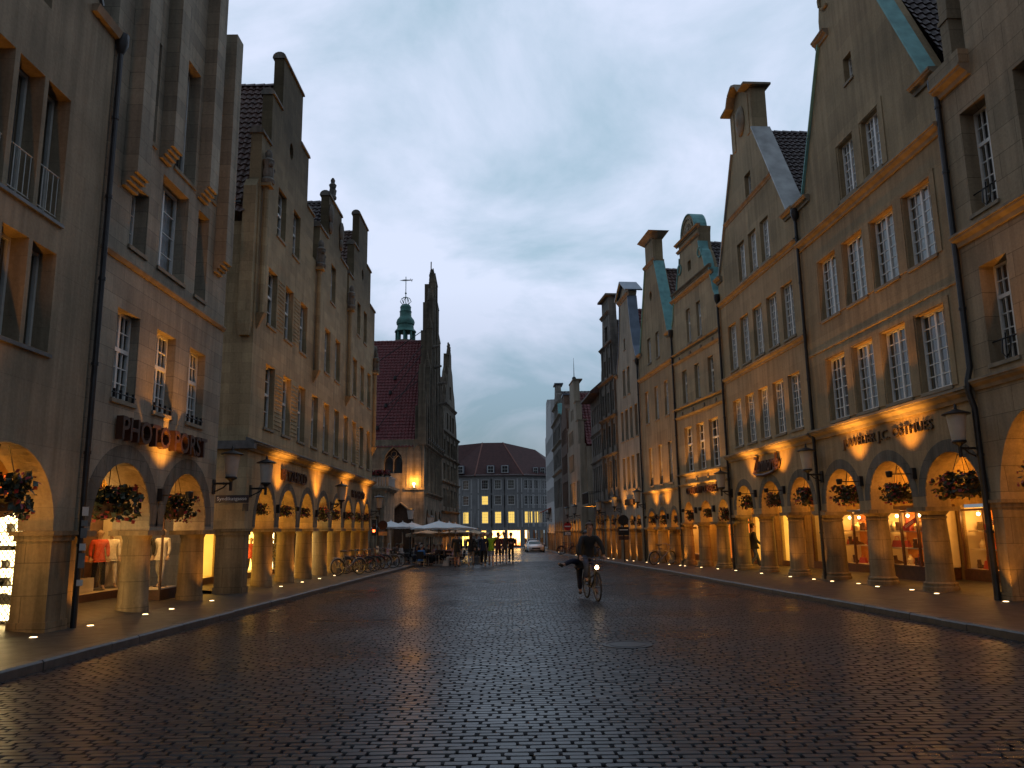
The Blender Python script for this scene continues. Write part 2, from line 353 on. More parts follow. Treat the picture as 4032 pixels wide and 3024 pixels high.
def flag_mat():
    m, t, b = newmat('worn_paving_flags'); L = t.links.new
    tcn = nd(t, 'ShaderNodeTexCoord'); br = nd(t, 'ShaderNodeTexBrick', Scale=1.0); br.inputs['Brick Width'].default_value = 0.62; br.inputs['Row Height'].default_value = 0.42
    br.inputs['Color1'].default_value = (.034,.031,.028,1); br.inputs['Color2'].default_value = (.024,.022,.021,1); br.inputs['Mortar'].default_value = (.007,.006,.006,1)
    br.inputs['Mortar Size'].default_value = 0.008; L(tcn.outputs['Object'], br.inputs['Vector'])
    n = nd(t, 'ShaderNodeTexNoise', Scale=3.0, Detail=8.0, Roughness=0.65); L(tcn.outputs['Object'], n.inputs['Vector'])
    mm = nd(t, 'ShaderNodeMix', data_type='RGBA', blend_type='OVERLAY'); mm.inputs[0].default_value = 0.7; L(br.outputs['Color'], mm.inputs[6]); L(n.outputs['Fac'], mm.inputs[7]); L(mm.outputs[2], b.inputs['Base Color'])
    mr = nd(t, 'ShaderNodeMapRange'); mr.inputs['To Min'].default_value = 0.62; mr.inputs['To Max'].default_value = 0.38; L(n.outputs['Fac'], mr.inputs['Value']); L(mr.outputs[0], b.inputs['Roughness'])
    ma = nd(t, 'ShaderNodeMath', operation='MULTIPLY_ADD'); L(br.outputs['Fac'], ma.inputs[0]); ma.inputs[1].default_value = -0.8; L(n.outputs['Fac'], ma.inputs[2])
    bp = nd(t, 'ShaderNodeBump', Strength=0.35, Distance=0.02); L(ma.outputs[0], bp.inputs['Height']); L(bp.outputs[0], b.inputs['Normal']); return m
M_FLAG = flag_mat()
M_KERB = plain('kerb_granite', (.06, .058, .058), 0.5, var=0.35, scale=7, bump=0.2)

g = MB(); Y0, Y1 = -60, 700
g.face([(-600, Y0, gz(Y0)-.35), (600, Y0, gz(Y0)-.35), (600, 160, gz(160)-.35), (-600, 160, gz(160)-.35)])
g.face([(-600, 160, gz(160)-.35), (600, 160, gz(160)-.35), (600, Y1, gz(160)-.35), (-600, Y1, gz(160)-.35)])
tag(g.build('ground', M_EARTH, recalc=False), kind='structure')
# setts as real stones up to 62 m, a fine-textured sheet beyond
def setts():
    V = []
    y = 2.6; row = 0; LEN = 0.235; H_ = 0.116
    while y < 62:
        x0 = lin(KL, y)+0.015; x1 = lin(KR, y)-0.015
        n = int((x1-x0)/LEN)+3
        xs = x0-LEN+LEN*np.arange(n+1)+(row % 2)*LEN*.5+rng.normal(0, .017, n+1)+rng.uniform(-.03, .03)
        for a, bq in zip(xs[:-1], xs[1:]):
            a = max(a, x0); bq = min(bq, x1)
            if bq-a < .07: continue
            V.append((a, bq, y, y+H_))
        y += H_; row += 1
    A = np.array(V); N = len(A)
    gx = rng.uniform(.007, .016, (N, 2)); gy = rng.uniform(.007, .011, (N, 2))
    xa = A[:, 0]+gx[:, 0]; xb = A[:, 1]-gx[:, 1]
    xm = (A[:, 0]+A[:, 1])/2
    dyw = .035*np.sin(xm*.55+A[:, 2]*.21)+.014*np.sin(xm*1.7+A[:, 2]*.13)+rng.normal(0, .003, N)
    ya = A[:, 2]+gy[:, 0]+dyw; yb = A[:, 3]-gy[:, 1]+dyw
    cxx = (xa+xb)/2; cyy = (ya+yb)/2
    zt = rng.normal(0, .0016, N)-.02*((cxx-.7)/8)**2+.006*np.sin(cxx*.8)*np.sin(A[:, 2]*.5)
    tx = rng.normal(0, .007, N); ty = rng.normal(0, .010, N)
    ch = rng.uniform(.008, .018, N)
    verts = np.zeros((N, 16, 3))
    corners = [(0, 0, 1, 0), (1, 0, -1, 0), (1, 0, 0, 1), (1, 1, 0, -1), (1, 1, -1, 0), (0, 1, 1, 0), (0, 1, 0, -1), (0, 0, 0, 1)]
    for lv, (ins, dz) in enumerate(((.006, 0), (-.001, -.026))):
        for k, (ix, iy, ox, oy) in enumerate(corners):
            X = np.where(ix, xb-ins, xa+ins)+ox*ch+rng.normal(0, .0022, N)*(1-lv); Yv = np.where(iy, yb-ins, ya+ins)+oy*ch*.7+rng.normal(0, .0016, N)*(1-lv)
            verts[:, lv*8+k, 0] = X; verts[:, lv*8+k, 1] = Yv; verts[:, lv*8+k, 2] = zt+(tx*(X-cxx)+ty*(Yv-cyy))*(1-lv)+dz-SLOPE*Yv
    L_ = [[0, 1, 2, 3, 4, 5, 6, 7]]+[[8+k, 8+(k+1) % 8, (k+1) % 8, k] for k in range(8)]
    sizes = np.array([8]+[4]*8); flat = np.array([i for q in L_ for i in q])
    F = (np.arange(N)[:, None]*16+flat[None]).reshape(-1)
    st = np.concatenate([[0], np.cumsum(sizes)[:-1]]); ST = (np.arange(N)[:, None]*len(flat)+st[None]).reshape(-1)
    me = bpy.data.meshes.new('road'); me.vertices.add(N*16); me.vertices.foreach_set('co', verts.reshape(-1))
    me.loops.add(len(F)); me.loops.foreach_set('vertex_index', F.astype(np.int32))
    me.polygons.add(N*9); me.polygons.foreach_set('loop_start', ST.astype(np.int32))
    me.update(calc_edges=True)
    at = me.attributes.new('tone', 'FLOAT', 'FACE'); at.data.foreach_set('value', np.repeat(rng.uniform(0, 1, N), 9).astype(np.float32))
    me.materials.append(M_SETT); me.validate(); me.polygons.foreach_set('use_smooth', [False]*len(me.polygons))
    return me
road = link(bpy.data.objects.new('road', setts())); tag(road, kind='structure')
b_ = MB(); b_.face([(-7.1, -8, gz(-8)-.034), (9, -8, gz(-8)-.034), (9, 62, gz(62)-.034), (-7.1, 62, gz(62)-.034)])
tag(b_.build('road_bed', M_EARTH, recalc=False), kind='structure')
b_ = MB(); b_.face([(-16, 62, gz(62)), (16, 62, gz(62)), (16, 155, gz(155)), (-16, 155, gz(155))])
tag(b_.build('road_far', M_SETT_FAR, recalc=False), kind='structure')
def pavement(tab, xo, nm):
    m = MB(); k = MB(); sgn = 1 if xo > 0 else -1
    for (xa, ya), (xb, yb) in zip(tab, tab[1:]):
        if ya > 110: break
        a = .12
        m.face([(xa+sgn*.26, ya, gz(ya)+a), (xb+sgn*.26, yb, gz(yb)+a), (xo, yb, gz(yb)+a), (xo, ya, gz(ya)+a)])
        n = max(1, int((yb-ya)/1.0))
        for i in range(n):
            t0 = i/n; t1 = (i+1)/n-.008/(yb-ya)
            p0 = xa+(xb-xa)*t0; p1 = xa+(xb-xa)*t1; q0 = ya+(yb-ya)*t0; q1 = ya+(yb-ya)*t1
            j = random.uniform(-.008, .008); hz_ = .125+random.uniform(-.006, .006)
            w = sgn*.25; bv = sgn*.03
            k.hexa([(p0+j, q0, gz(q0)-.1), (p1+j, q1, gz(q1)-.1), (p1+w, q1, gz(q1)-.1), (p0+w, q0, gz(q0)-.1)],
                   [(p0+j, q0, gz(q0)+hz_-.03), (p1+j, q1, gz(q1)+hz_-.03), (p1+w, q1, gz(q1)+hz_-.03), (p0+w, q0, gz(q0)+hz_-.03)])
            k.hexa([(p0+j, q0, gz(q0)+hz_-.03), (p1+j, q1, gz(q1)+hz_-.03), (p1+w, q1, gz(q1)+hz_-.03), (p0+w, q0, gz(q0)+hz_-.03)],
                   [(p0+j+bv, q0, gz(q0)+hz_), (p1+j+bv, q1, gz(q1)+hz_), (p1+w, q1, gz(q1)+hz_), (p0+w, q0, gz(q0)+hz_)])
    tag(m.build('pavement', M_FLAG, recalc=False), kind='structure'); tag(k.build('kerb', M_KERB), kind='structure')
pavement(KL, -17, 'l'); pavement(KR, 19, 'r')
def pz(y): return gz(y)+.12

# ------------------------------------------------------------------ house kit
_wcache = {}
class House:
    def __init__(self, name, label, A, B, sg, depth=9.0):
        self.A = Vector(A+(0,)); d = Vector(B+(0,))-self.A; self.L = d.length; self.dir = d.normalized(); self.sg = sg; self.depth = depth
        self.rz = math.atan2(d.y, d.x)
        self.root = empty(name, (A[0], A[1], 0), self.rz, label, 'building'); self.nick = None
        self.inn = Vector((-self.dir.y, self.dir.x, 0))*sg
    def W(self, s, d, z): return self.A+self.dir*s+self.inn*d+Vector((0, 0, z))
    def mb(self): return MB(self.sg)
    def zb(self, s): return pz(self.W(s, 0, 0).y)
    def part(self, m, name, mat, smooth=False): return m.build(name, mat, self.root, smooth)
    def facade(self, top, s0, s1, arches, zc, thick, mat, holes, name='facade'):
        o = [(s0, zc)]
        for a in arches:
            sl, sr, zs, zk = a[:4]; pointed = len(a) > 4
            o += [(sl, zc)] + ([(sl, zs)] if zs > zc+.01 else [])
            c = (sl+sr)/2; w = (sr-sl)/2; n = 20
            for i in range(1, n):
                t = PI*(1-i/n)
                o.append((c+w*math.cos(t), zs+(zk-zs)*math.sin(t)**(1.0 if not pointed else 1.25)))
            o += ([(sr, zs)] if zs > zc+.01 else []) + [(sr, zc)]
        o += [(s1, zc)]+top
        m = self.mb(); m.wall(o, holes, 0, thick); self.thick = thick
        return self.part(m, name, mat)
    def rings(self, arches, w, mat):
        for a in arches:
            sl, sr, zs, zk = a[:4]; c = (sl+sr)/2; hw = (sr-sl)/2; m = self.mb(); n = 17
            P = []
            for i in range(n+1):
                t = PI*(1-i/n); ct, st = math.cos(t), math.sin(t)
                P.append(((c+hw*ct, zs+(zk-zs)*st), (c+(hw+w)*ct, zs+(zk-zs+w)*st)))
            for i, (p, q) in enumerate(zip(P, P[1:])):
                g_ = 0.004
                m.hexa([(p[0][0], -.006-.004*(i % 2), p[0][1]), (q[0][0], -.006-.004*(i % 2), q[0][1]), (q[1][0], -.006-.004*(i % 2), q[1][1]), (p[1][0], -.006-.004*(i % 2), p[1][1])],
                       [(p[0][0], .02, p[0][1]), (q[0][0], .02, q[0][1]), (q[1][0], .02, q[1][1]), (p[1][0], .02, p[1][1])])
            self.part(m, 'arch_ring', mat)
    def piers(self, lst, zc, thick, mat, cap=0.20):
        for s0, s1 in lst:
            m = self.mb(); zb = min(self.zb(s0), self.zb(s1))-.15
            m.box(s0, s1, .002, thick-.002, zb, zc-cap)
            m.box(s0-.03, s1+.03, -.03, thick+.03, zb, zb+.35)
            q = self.part(m, 'pier', mat)
            c = self.mb(); c.box(s0-.10, s1+.10, -.08, thick+.10, zc-.09, zc-.002); c.box(s0-.04, s1+.04, -.035, thick+.04, zc-cap, zc-.09)
            o = c.build('capital', mat, q)
    def columns(self, lst, r, zc, thick, mat, simple=False):
        for s in lst:
            zb = self.zb(s)-.03; m = self.mb(); c = thick/2; h = zc-.12
            if simple: m.lathe(s, c, [(r*1.16, zb), (r*1.15, zb+.22), (r*1.08, zb+.26), (r*1.06, zb+.8), (r*.98, h-.12), (r*1.0, h-.10), (r*1.12, h)], 28)
            else: m.lathe(s, c, [(r*1.42, zb), (r*1.42, zb+.16), (r*1.32, zb+.20), (r*1.34, zb+.27), (r*1.15, zb+.31), (r*1.12, zb+.36), (r*1.10, zb+.6), (r*1.05, zb+1.4), (r*.95, h-.22), (r*1.02, h-.19), (r*1.02, h-.14), (r*.95, h-.12), (r*1.25, h)], 28)
            q = self.part(m, 'column', mat, True)
            k = self.mb(); k.box(s-r*1.5, s+r*1.5, c-r*1.5, c+r*1.5, h, zc-.002); k.build('capital', mat, q)
            if not simple: k = self.mb(); k.box(s-r*1.5, s+r*1.5, c-r*1.5, c+r*1.5, zb-.2, zb+.05); k.build('plinth', mat, q)
    def window(self, s0, s1, z0, z1, cols=2, rows=4, style='cross', reveal=.28, back='room', paint='white_paint', glass=True, sill=True, transom=.4, bw=.028, fw=.065):
        w, h = round(s1-s0, 2), round(z1-z0, 2)
        key = (w, h, cols, rows, style, self.sg, back, paint, reveal, sill, transom)
        if key not in _wcache:
            m = self.mb(); D = .07
            m.box(0, fw, 0, D, 0, h); m.box(w-fw, w, 0, D, 0, h); m.box(fw, w-fw, 0, D, h-fw, h); m.box(fw, w-fw, 0, D, 0, fw*1.3)
            segs = [(fw*1.3, h-fw)]
            if style in ('cross', 'tee'):
                zt = h*(1-transom); m.box(fw, w-fw, -.012, D, zt-.05, zt+.05); segs = [(fw*1.3, zt-.05), (zt+.05, h-fw)]
            mull = style in ('cross', 'two', 'tee')
            for a, b in segs:
                xs = [(fw, w-fw)]
                if mull: m.box(w/2-.042, w/2+.042, -.006, D, a, b); xs = [(fw, w/2-.042), (w/2+.042, w-fw)]
                nr = max(1, round(rows*(b-a)/h))
                for xa, xb in xs:
                    nc = max(1, round(cols/len(xs)))
                    for i in range(1, nc):
                        x = xa+(xb-xa)*i/nc; m.box(x-bw/2, x+bw/2, .012, .055, a, b)
                    for j in range(1, nr):
                        z = a+(b-a)*j/nr; m.box(xa, xb, .016, .052, z-bw/2, z+bw/2)
            fr = m.mesh('window', S[paint])
            g_ = self.mb(); g_.face([(.02, .04, .02), (w-.02, .04, .02), (w-.02, .04, h-.02), (.02, .04, h-.02)]); gm = g_.mesh('pane', S['glass'], recalc=False)
            c = self.mb(); n = 14
            fold = .028 if back == 'pane_backing' else .006
            for i in range(n):
                xa = .01+(w-.02)*i/n; xb = .01+(w-.02)*(i+1)/n
                c.face([(xa, .16+fold*(i % 2), .005), (xb, .16+fold*((i+1) % 2), .005), (xb, .16+fold*((i+1) % 2), h-.005), (xa, .16+fold*(i % 2), h-.005)])
            cm_ = c.mesh('pane_backing', S[back], recalc=False)  # with the room material, a dark sheet standing in for interior shade
            sm = None
            if sill:
                q = self.mb(); q.box(-.05, w+.05, -reveal-.05, -reveal-.002, -.10, -.005); q.box(.002, w-.002, -reveal-.002, -.002, -.03, .012); sm = q.mesh('sill', S['cornice_stone'])
            _wcache[key] = (fr, gm, cm_, sm)
        fr, gm, cm_, sm = _wcache[key]
        o = link(bpy.data.objects.new('window', fr), self.root); o.location = (s0, self.sg*reveal, z0)
        link(bpy.data.objects.new('pane', gm), o); link(bpy.data.objects.new('lit_blind' if back.startswith('lit') else 'pane_backing', cm_), o)
        if sm: link(bpy.data.objects.new('sill', sm), o)
        return o
    def win_row(self, lst, z0, z1, back=None, **kw):
        for i, (a, b) in enumerate(lst):
            bk = back[i % len(back)] if isinstance(back, (list, tuple)) else (back or 'room')
            self.window(a, b, z0, z1, back=bk, **kw)
    def cornice(self, s0, s1, z0, z1, pr, mat, ret=0):
        m = self.mb(); h = z1-z0
        prof = [(.02, z0), (-pr*.25, z0), (-pr*.35, z0+h*.3), (-pr*.8, z0+h*.55), (-pr*.85, z0+h*.72), (-pr, z0+h*.75), (-pr, z0+h*.96), (.02, z1)]
        m.extr(prof, s0, s1)
        o = self.part(m, 'cornice', mat)
        return o
    def roof(self, c, hw, ze, zr, d0, d1, mat, tile=.26, row=.34, sides=(1, -1), over=.0):
        m = self.mb()
        for sd in sides:
            e0 = Vector((c-sd*(hw+over), d0, ze-over*(zr-ze)/hw)); r0 = Vector((c, d0, zr)); L_ = (r0-e0).length
            up = (r0-e0).normalized(); nrm = Vector((-sd*up.z, 0, sd*up.x*1.0)); nrm = Vector((-sd*abs(up.z), 0, abs(up.x)))
            nv = max(2, int(L_/row)); nu = max(4, int((d1-d0)/tile)*4)
            prev = None
            for j in range(nv):
                for part in (0, 1):
                    t = (j+part*.999)/nv; lift = .05 if part == 0 else .0
                    rw = []
                    for i in range(nu+1):
                        d = d0+(d1-d0)*i/nu; wv = .035*math.sin(2*PI*i/4*1.0+.6)
                        p = e0+up*(L_*t)+nrm*(lift+wv); rw.append(m.P(p.x, d, p.z))
                    if prev:
                        for i in range(nu): m.F(prev[i], prev[i+1], rw[i+1], rw[i])
                    prev = rw
            prev = None
        n = int((d1-d0)/.4)
        for i in range(n):
            a = d0+(d1-d0)*i/n; b = d0+(d1-d0)*(i+1)/n
            m.hexa([(c-.16, a, zr-.08), (c, a, zr+.10), (c+.16, a, zr-.08)], [(c-.13, b, zr-.08), (c, b, zr+.07), (c+.13, b, zr-.08)])
        return self.part(m, 'roof', mat)
    def coping(self, path, d0, d1, th, mat, name='coping'):
        m = self.mb()
        for p, q in zip(path, path[1:]):
            v = Vector((q[0]-p[0], q[1]-p[1])); n = Vector((-v.y, v.x)).normalized()*th
            if n.y < 0 or (abs(n.y) < 1e-6): n = -n if n.y < 0 else n
            m.hexa([(p[0], d0, p[1]), (q[0], d0, q[1]), (q[0]+n.x, d0, q[1]+n.y), (p[0]+n.x, d0, p[1]+n.y)],
                   [(p[0], d1, p[1]), (q[0], d1, q[1]), (q[0]+n.x, d1, q[1]+n.y), (p[0]+n.x, d1, p[1]+n.y)])
        return self.part(m, name, mat)
    def round_cap(self, s0, s1, z, d0, d1, hgt, mat):
        m = self.mb(); n = 7; c = (d0+d1)/2; w = (d1-d0)/2
        prof = [(c-w, z)]+[(c-w*math.cos(PI*i/n), z+.04+hgt*math.sin(PI*i/n)) for i in range(n+1)]+[(c+w, z)]
        m.extr(prof, s0, s1); return self.part(m, 'coping', mat)
    def arcade(self, s0, s1, zt, depth, mat, lamps, holes=(), energy=26, ends=(True, True), lampd=1.7, lz=None):
        zb = min(self.zb(s0), self.zb(s1))-.2
        m = self.mb(); t = self.thick-.01
        m.face([(s0, t, zt), (s1, t, zt), (s1, depth, zt), (s0, depth, zt)])
        m.face([(s0, t, zt+.2), (s1, t, zt+.2), (s1, depth+1.6, zt+.2), (s0, depth+1.6, zt+.2)])
        if ends[0]: m.face([(s0, t, zb), (s0, depth, zb), (s0, depth, zt), (s0, t, zt)])
        if ends[1]: m.face([(s1, t, zb), (s1, depth, zb), (s1, depth, zt), (s1, t, zt)])
        m.wall([(s0, zb), (s1, zb), (s1, zt), (s0, zt)], [[(a, c), (b, c), (b, d), (a, d)] for a, b, c, d in holes], depth, depth+.12)
        o = self.part(m, 'arcade_interior', mat)
        f = self.mb(); n = max(1, int((s1-s0)/1.0))
        for i in range(n):
            a = s0+(s1-s0)*i/n; b = s0+(s1-s0)*(i+1)/n; za, zc_ = self.zb(a), self.zb(b)
            f.face([(a, .15, za+.004), (b, .15, zc_+.004), (b, depth, zc_+.20), (a, depth, za+.20)])
        f.build('arcade_floor', M_FLAG, o, recalc=False)
        for s in lamps:
            q = self.mb(); q.lathe(s, lampd, [(.11, zt-.06), (.11, zt-.01)], 12)
            link_o = self.part(q, 'ceiling_lamp', S['bulb_soft'])
            l = bpy.data.lights.new('arcade_light', 'POINT'); l.energy = energy*2.4; l.color = WARM; l.shadow_soft_size = .15
            lo = link(bpy.data.objects.new('arcade_light', l), link_o); lo.location = (s, self.sg*lampd, (lz or zt)-.22)
        return o
    def shop(self, s0, s1, z0, z1, d, depth, panel, frame='wood_dark', mull=(), base=True, floor='display_pale', glow=None, side='display_pale', back=None, shelves=(), tz=None):
        m = self.mb(); f = .06
        m.box(s0-f, s0, d-.05, d+.05, z0-.02, z1+f); m.box(s1, s1+f, d-.05, d+.05, z0-.02, z1+f); m.box(s0, s1, d-.05, d+.05, z1, z1+f); m.box(s0, s1, d-.05, d+.05, z0-.04, z0)
        for x in mull: m.box(x-.03, x+.03, d-.04, d+.04, z0, z1)
        if tz: m.box(s0, s1, d-.035, d+.035, tz-.03, tz+.03)
        if base: m.box(s0-f, s1+f, d-.06, d+.06, min(self.zb(s0), self.zb(s1))-.1, z0-.04)
        o = self.part(m, 'shop_window', S[frame])
        g_ = self.mb(); g_.face([(s0, d, z0), (s1, d, z0), (s1, d, z1), (s0, d, z1)]); g_.build('shop_pane', S['shop_glass'], o, recalc=False)
        k = self.mb(); e = d+depth
        k.face([(s0-.1, d+.02, z0-.01), (s1+.1, d+.02, z0-.01), (s1+.1, e, z0-.01), (s0-.1, e, z0-.01)])
        k.face([(s0-.1, d+.13, z0), (s0-.1, e, z0), (s0-.1, e, z1+.1), (s0-.1, d+.13, z1+.1)]); k.face([(s1+.1, d+.13, z0), (s1+.1, e, z0), (s1+.1, e, z1+.1), (s1+.1, d+.13, z1+.1)])
        k.face([(s0-.1, d+.13, z1+.1), (s1+.1, d+.13, z1+.1), (s1+.1, e, z1+.1), (s0-.1, e, z1+.1)])
        k.build('display_floor', S[floor], o, recalc=False)
        p = self.mb(); p.face([(s0-.1, e-.01, z0), (s1+.1, e-.01, z0), (s1+.1, e-.01, z1+.1), (s0-.1, e-.01, z1+.1)])
        p.build('display_back', S[panel], o, recalc=False)
        for zz in shelves:
            q = self.mb(); q.box(s0+.03, s1-.03, d+.15, e-.03, zz-.035, zz); q.build('shelf', S['display_pale'], o)
        if glow:
            n, en = glow
            for zz in shelves:
                l = bpy.data.lights.new('shelf_light', 'AREA'); l.shape = 'RECTANGLE'; l.size = (s1-s0)*.9; l.size_y = .06; l.energy = en*.16; l.color = (1, .45, .08)
                lo = link(bpy.data.objects.new('shelf_light', l), o); lo.location = ((s0+s1)/2, self.sg*(d+.22), zz-.05); lo.rotation_euler = (self.sg*math.radians(35), 0, 0)
            for i in range(n):
                s = s0+(s1-s0)*(i+.5)/n
                q = self.mb(); q.ball((s, d+.28, z1-.10), .055, 8, 6); q.build('lamp', S['bulb'], o)
                l = bpy.data.lights.new('display_light', 'POINT'); l.energy = en*.40; l.color = (1, .45, .08); l.shadow_soft_size = .06
                lo = link(bpy.data.objects.new('display_light', l), o); lo.location = (s, self.sg*(d+.30), z1-.2)
        return o
    def text(self, txt, s0, s1, z0, z1, mat, d=-.02, ext=.05, name='lettering', shear=0, bold=0.0, parent=None):
        c = bpy.data.curves.new('t', 'FONT'); c.body = txt; c.extrude = .5; c.shear = shear; c.offset = bold; c.resolution_u = 3
        o = bpy.data.objects.new('t', c); COL.objects.link(o); dg = bpy.context.evaluated_depsgraph_get(); me = bpy.data.meshes.new_from_object(o.evaluated_get(dg))
        bpy.data.objects.remove(o); co = np.array([v.co for v in me.vertices]); mn = co.min(0); mxx = co.max(0)
        m = self.mb(); far = self.sg < 0
        for v in co:
            u = (v[0]-mn[0])/(mxx[0]-mn[0]); w = (v[1]-mn[1])/(mxx[1]-mn[1]); k = v[2]+.5
            m.P(s0+(s1-s0)*u, d-ext*k, z0+(z1-z0)*w)
        for p in me.polygons: m.F(*p.vertices)
        bpy.data.meshes.remove(me)
        return m.build(name, mat, parent or self.root)
    def pipe(self, s, zt, name='downpipe', r=.06, d=-.09, zb=None, kink=None):
        zb = self.zb(s) if zb is None else zb; m = self.mb()
        pts = [(s, d, zt)]+([(s, d, kink+.35), (s-.0, d-.10, kink), (s, d-.10, kink-.3), (s, d, kink-.7)] if kink else [])+[(s, d, zb)]
        m.tube(pts, r, 10)
        z = zb+1.6
        while z < zt-.3:
            m.tube([(s, d, z), (s, d, z+.07)], r*1.25, 10); z += 1.9
        m.lathe(s, d, [(r*1.1, zt-.1), (r*2.6, zt+.12), (r*2.6, zt+.38)], 10)
        return self.part(m, name, S['pipe'], True)

def lampspot(name, loc, tgt, energy, ang, blend=.6, parent=None, rad=.05, col=WARM):
    l = bpy.data.lights.new(name, 'SPOT'); l.energy = energy*2.4; l.color = col; l.spot_size = math.radians(ang); l.spot_blend = blend; l.shadow_soft_size = rad
    o = bpy.data.objects.new(name, l); COL.objects.link(o)
    d = (Vector(tgt)-Vector(loc)).normalized(); o.rotation_mode = 'QUATERNION'; o.rotation_quaternion = d.to_track_quat('-Z', 'Y'); o.location = loc
    if parent: 
        o.parent = parent; o.matrix_parent_inverse = parent.matrix_world.inverted() if False else (Matrix.Translation(parent.location) @ parent.rotation_euler.to_matrix().to_4x4()).inverted()
    return o
H = {}
def inset(lst, w): return lst
# ================================================================== LEFT ROW
# --- plain plastered house at the edge of the frame
h = H['L0'] = House('plastered_house', 'plain grey plastered gable house with paired deep windows and a barred shop arch', (-9, 0), (-9, 16.33), 1); h.nick = 'plain plastered house'
ar = [(8.4, 11.6, 1.88, 3.39), (12.5, 15.6, 1.88, 3.42)]
pairs = [(a, a+.78) for a in (8.0, 8.95, 10.3, 11.25, 12.28, 13.2, 14.1)]
wl = [(a, b, 5.25, 7.25) for a, b in pairs]+[(a, b, 7.92, 10.56) for a, b in pairs]+[(12.85, 13.95, 12.0, 14.1)]
hol = [[(a, c), (b, c), (b, d), (a, d)] for a, b, c, d in wl]
h.facade([(16.33, 13.05), (15.62, 13.3), (12.2, 19.0), (8.5, 25), (4, 25)], 4, 16.33, ar, 1.85, .7, S['plaster_grey'], hol)
h.piers([(11.6, 12.5), (15.6, 16.3)], 1.85, .7, S['pier_stone'])
for a, b, c, d in wl: h.window(a, b, c, d, 1, 1, 'plain', .34, back='blind' if random.random() < .5 else 'room', paint='white_dull', sill=False)
for a, b in ((7.9, 12.1), (12.2, 14.95)):
    for z in (5.22, 7.88): q = h.mb(); q.box(a, b, -.06, .02, z-.07, z+.0); h.part(q, 'sill', S['lead'])
for (a, b) in pairs:
    m = h.mb(); m.tube([(a+.02, .08, 8.85), (b-.02, .08, 8.85)], .014, 5); m.tube([(a+.02, .08, 8.02), (b-.02, .08, 8.02)], .012, 5)
    for i in range(5): x = a+.06+(b-a-.12)*i/4; m.tube([(x, .08, 8.0), (x, .08, 8.85)], .009, 5)
    h.part(m, 'window_rail', S['white_dull'])
m = h.mb(); m.extr([(-.12, 12.95), (.3, 12.95), (.3, 13.12), (-.18, 13.12)], 15.3, 16.4); h.part(m, 'kneeler', S['cornice_stone'])
h.coping([(15.62, 13.3), (12.2, 19.0), (8.5, 25)], -.06, .5, .08, S['lead'])
h.roof(8.4, 7.4, 13.0, 24.5, .5, 9, S['tile_dark'], sides=(-1,))
h.arcade(8, 16.32, 3.55, 2.3, S['arcade_plaster'], [10, 14.0], [(12.6, 15.5, .25, 2.3), (8.6, 11.6, .25, 2.6)], 36, lampd=1.2, ends=(True, False))
h.shop(12.6, 15.5, .3, 2.3, 2.3, .9, 'lit_white', 'iron', (14.2,), floor='display_pale', shelves=(.7, 1.1, 1.5, 1.9))
# cross wall at the end of the arcade: bright display behind a roller grille, facing along the walk
m = h.mb(); m.box(16.2, 16.32, .72, 2.3, 2.35, 3.55); m.box(16.2, 16.32, .72, .80, -.2, 2.35); h.part(m, 'cross_wall', S['arcade_plaster'])
m = h.mb(); m.face([(16.28, .8, .1), (16.28, 2.3, .1), (16.28, 2.3, 2.35), (16.28, .8, 2.35)]); dsp = h.part(m, 'display_back', S['lit_white'])
m = h.mb()
for z in (.45, .8, 1.15, 1.5, 1.85): m.box(16.0, 16.27, .82, 2.25, z-.02, z)
for i in range(26):
    z = random.choice((.45, .8, 1.15, 1.5, 1.85)); d = random.uniform(.9, 2.15); w = random.uniform(.04, .10); m.box(16.08, 16.2, d-w, d+w, z, z+random.uniform(.06, .2))
m.build('display_shelf', S['blind'], dsp)
m = h.mb()
for i in range(-20, 16):
    d0 = .78+i*.11
    for sg_ in (1, -1):
        za, zb_ = .08, 2.35; pts = []
        for q in range(24):
            z = za+(zb_-za)*q/23; d = d0+(z-za)*.75 if sg_ > 0 else d0+(zb_-z)*.75
            if .8 <= d <= 2.28: pts.append((15.9, d, z))
        if len(pts) > 1: m.tube([pts[0], pts[-1]], .0095, 4)
h.part(m, 'roller_grille', S['iron'])
m = MB(); c = bpy.data.curves.new('t', 'FONT'); c.body = 'PHOTO'; c.extrude = .03; c.offset = .01; o_ = bpy.data.objects.new('t', c); COL.objects.link(o_)
me = bpy.data.meshes.new_from_object(o_.evaluated_get(bpy.context.evaluated_depsgraph_get())); bpy.data.objects.remove(o_)
xm = max(v.co.x for v in me.vertices)
m.addmesh(me, Matrix(((0, 0, 1, 16.12), (-1.45/xm, 0, 0, 2.25), (0, .52, 0, 2.62), (0, 0, 0, 1)))); h.part(m, 'neon_lettering', emit('orange_neon', (1, .13, .02), 1.8))
h.pipe(16.45, 12.75)
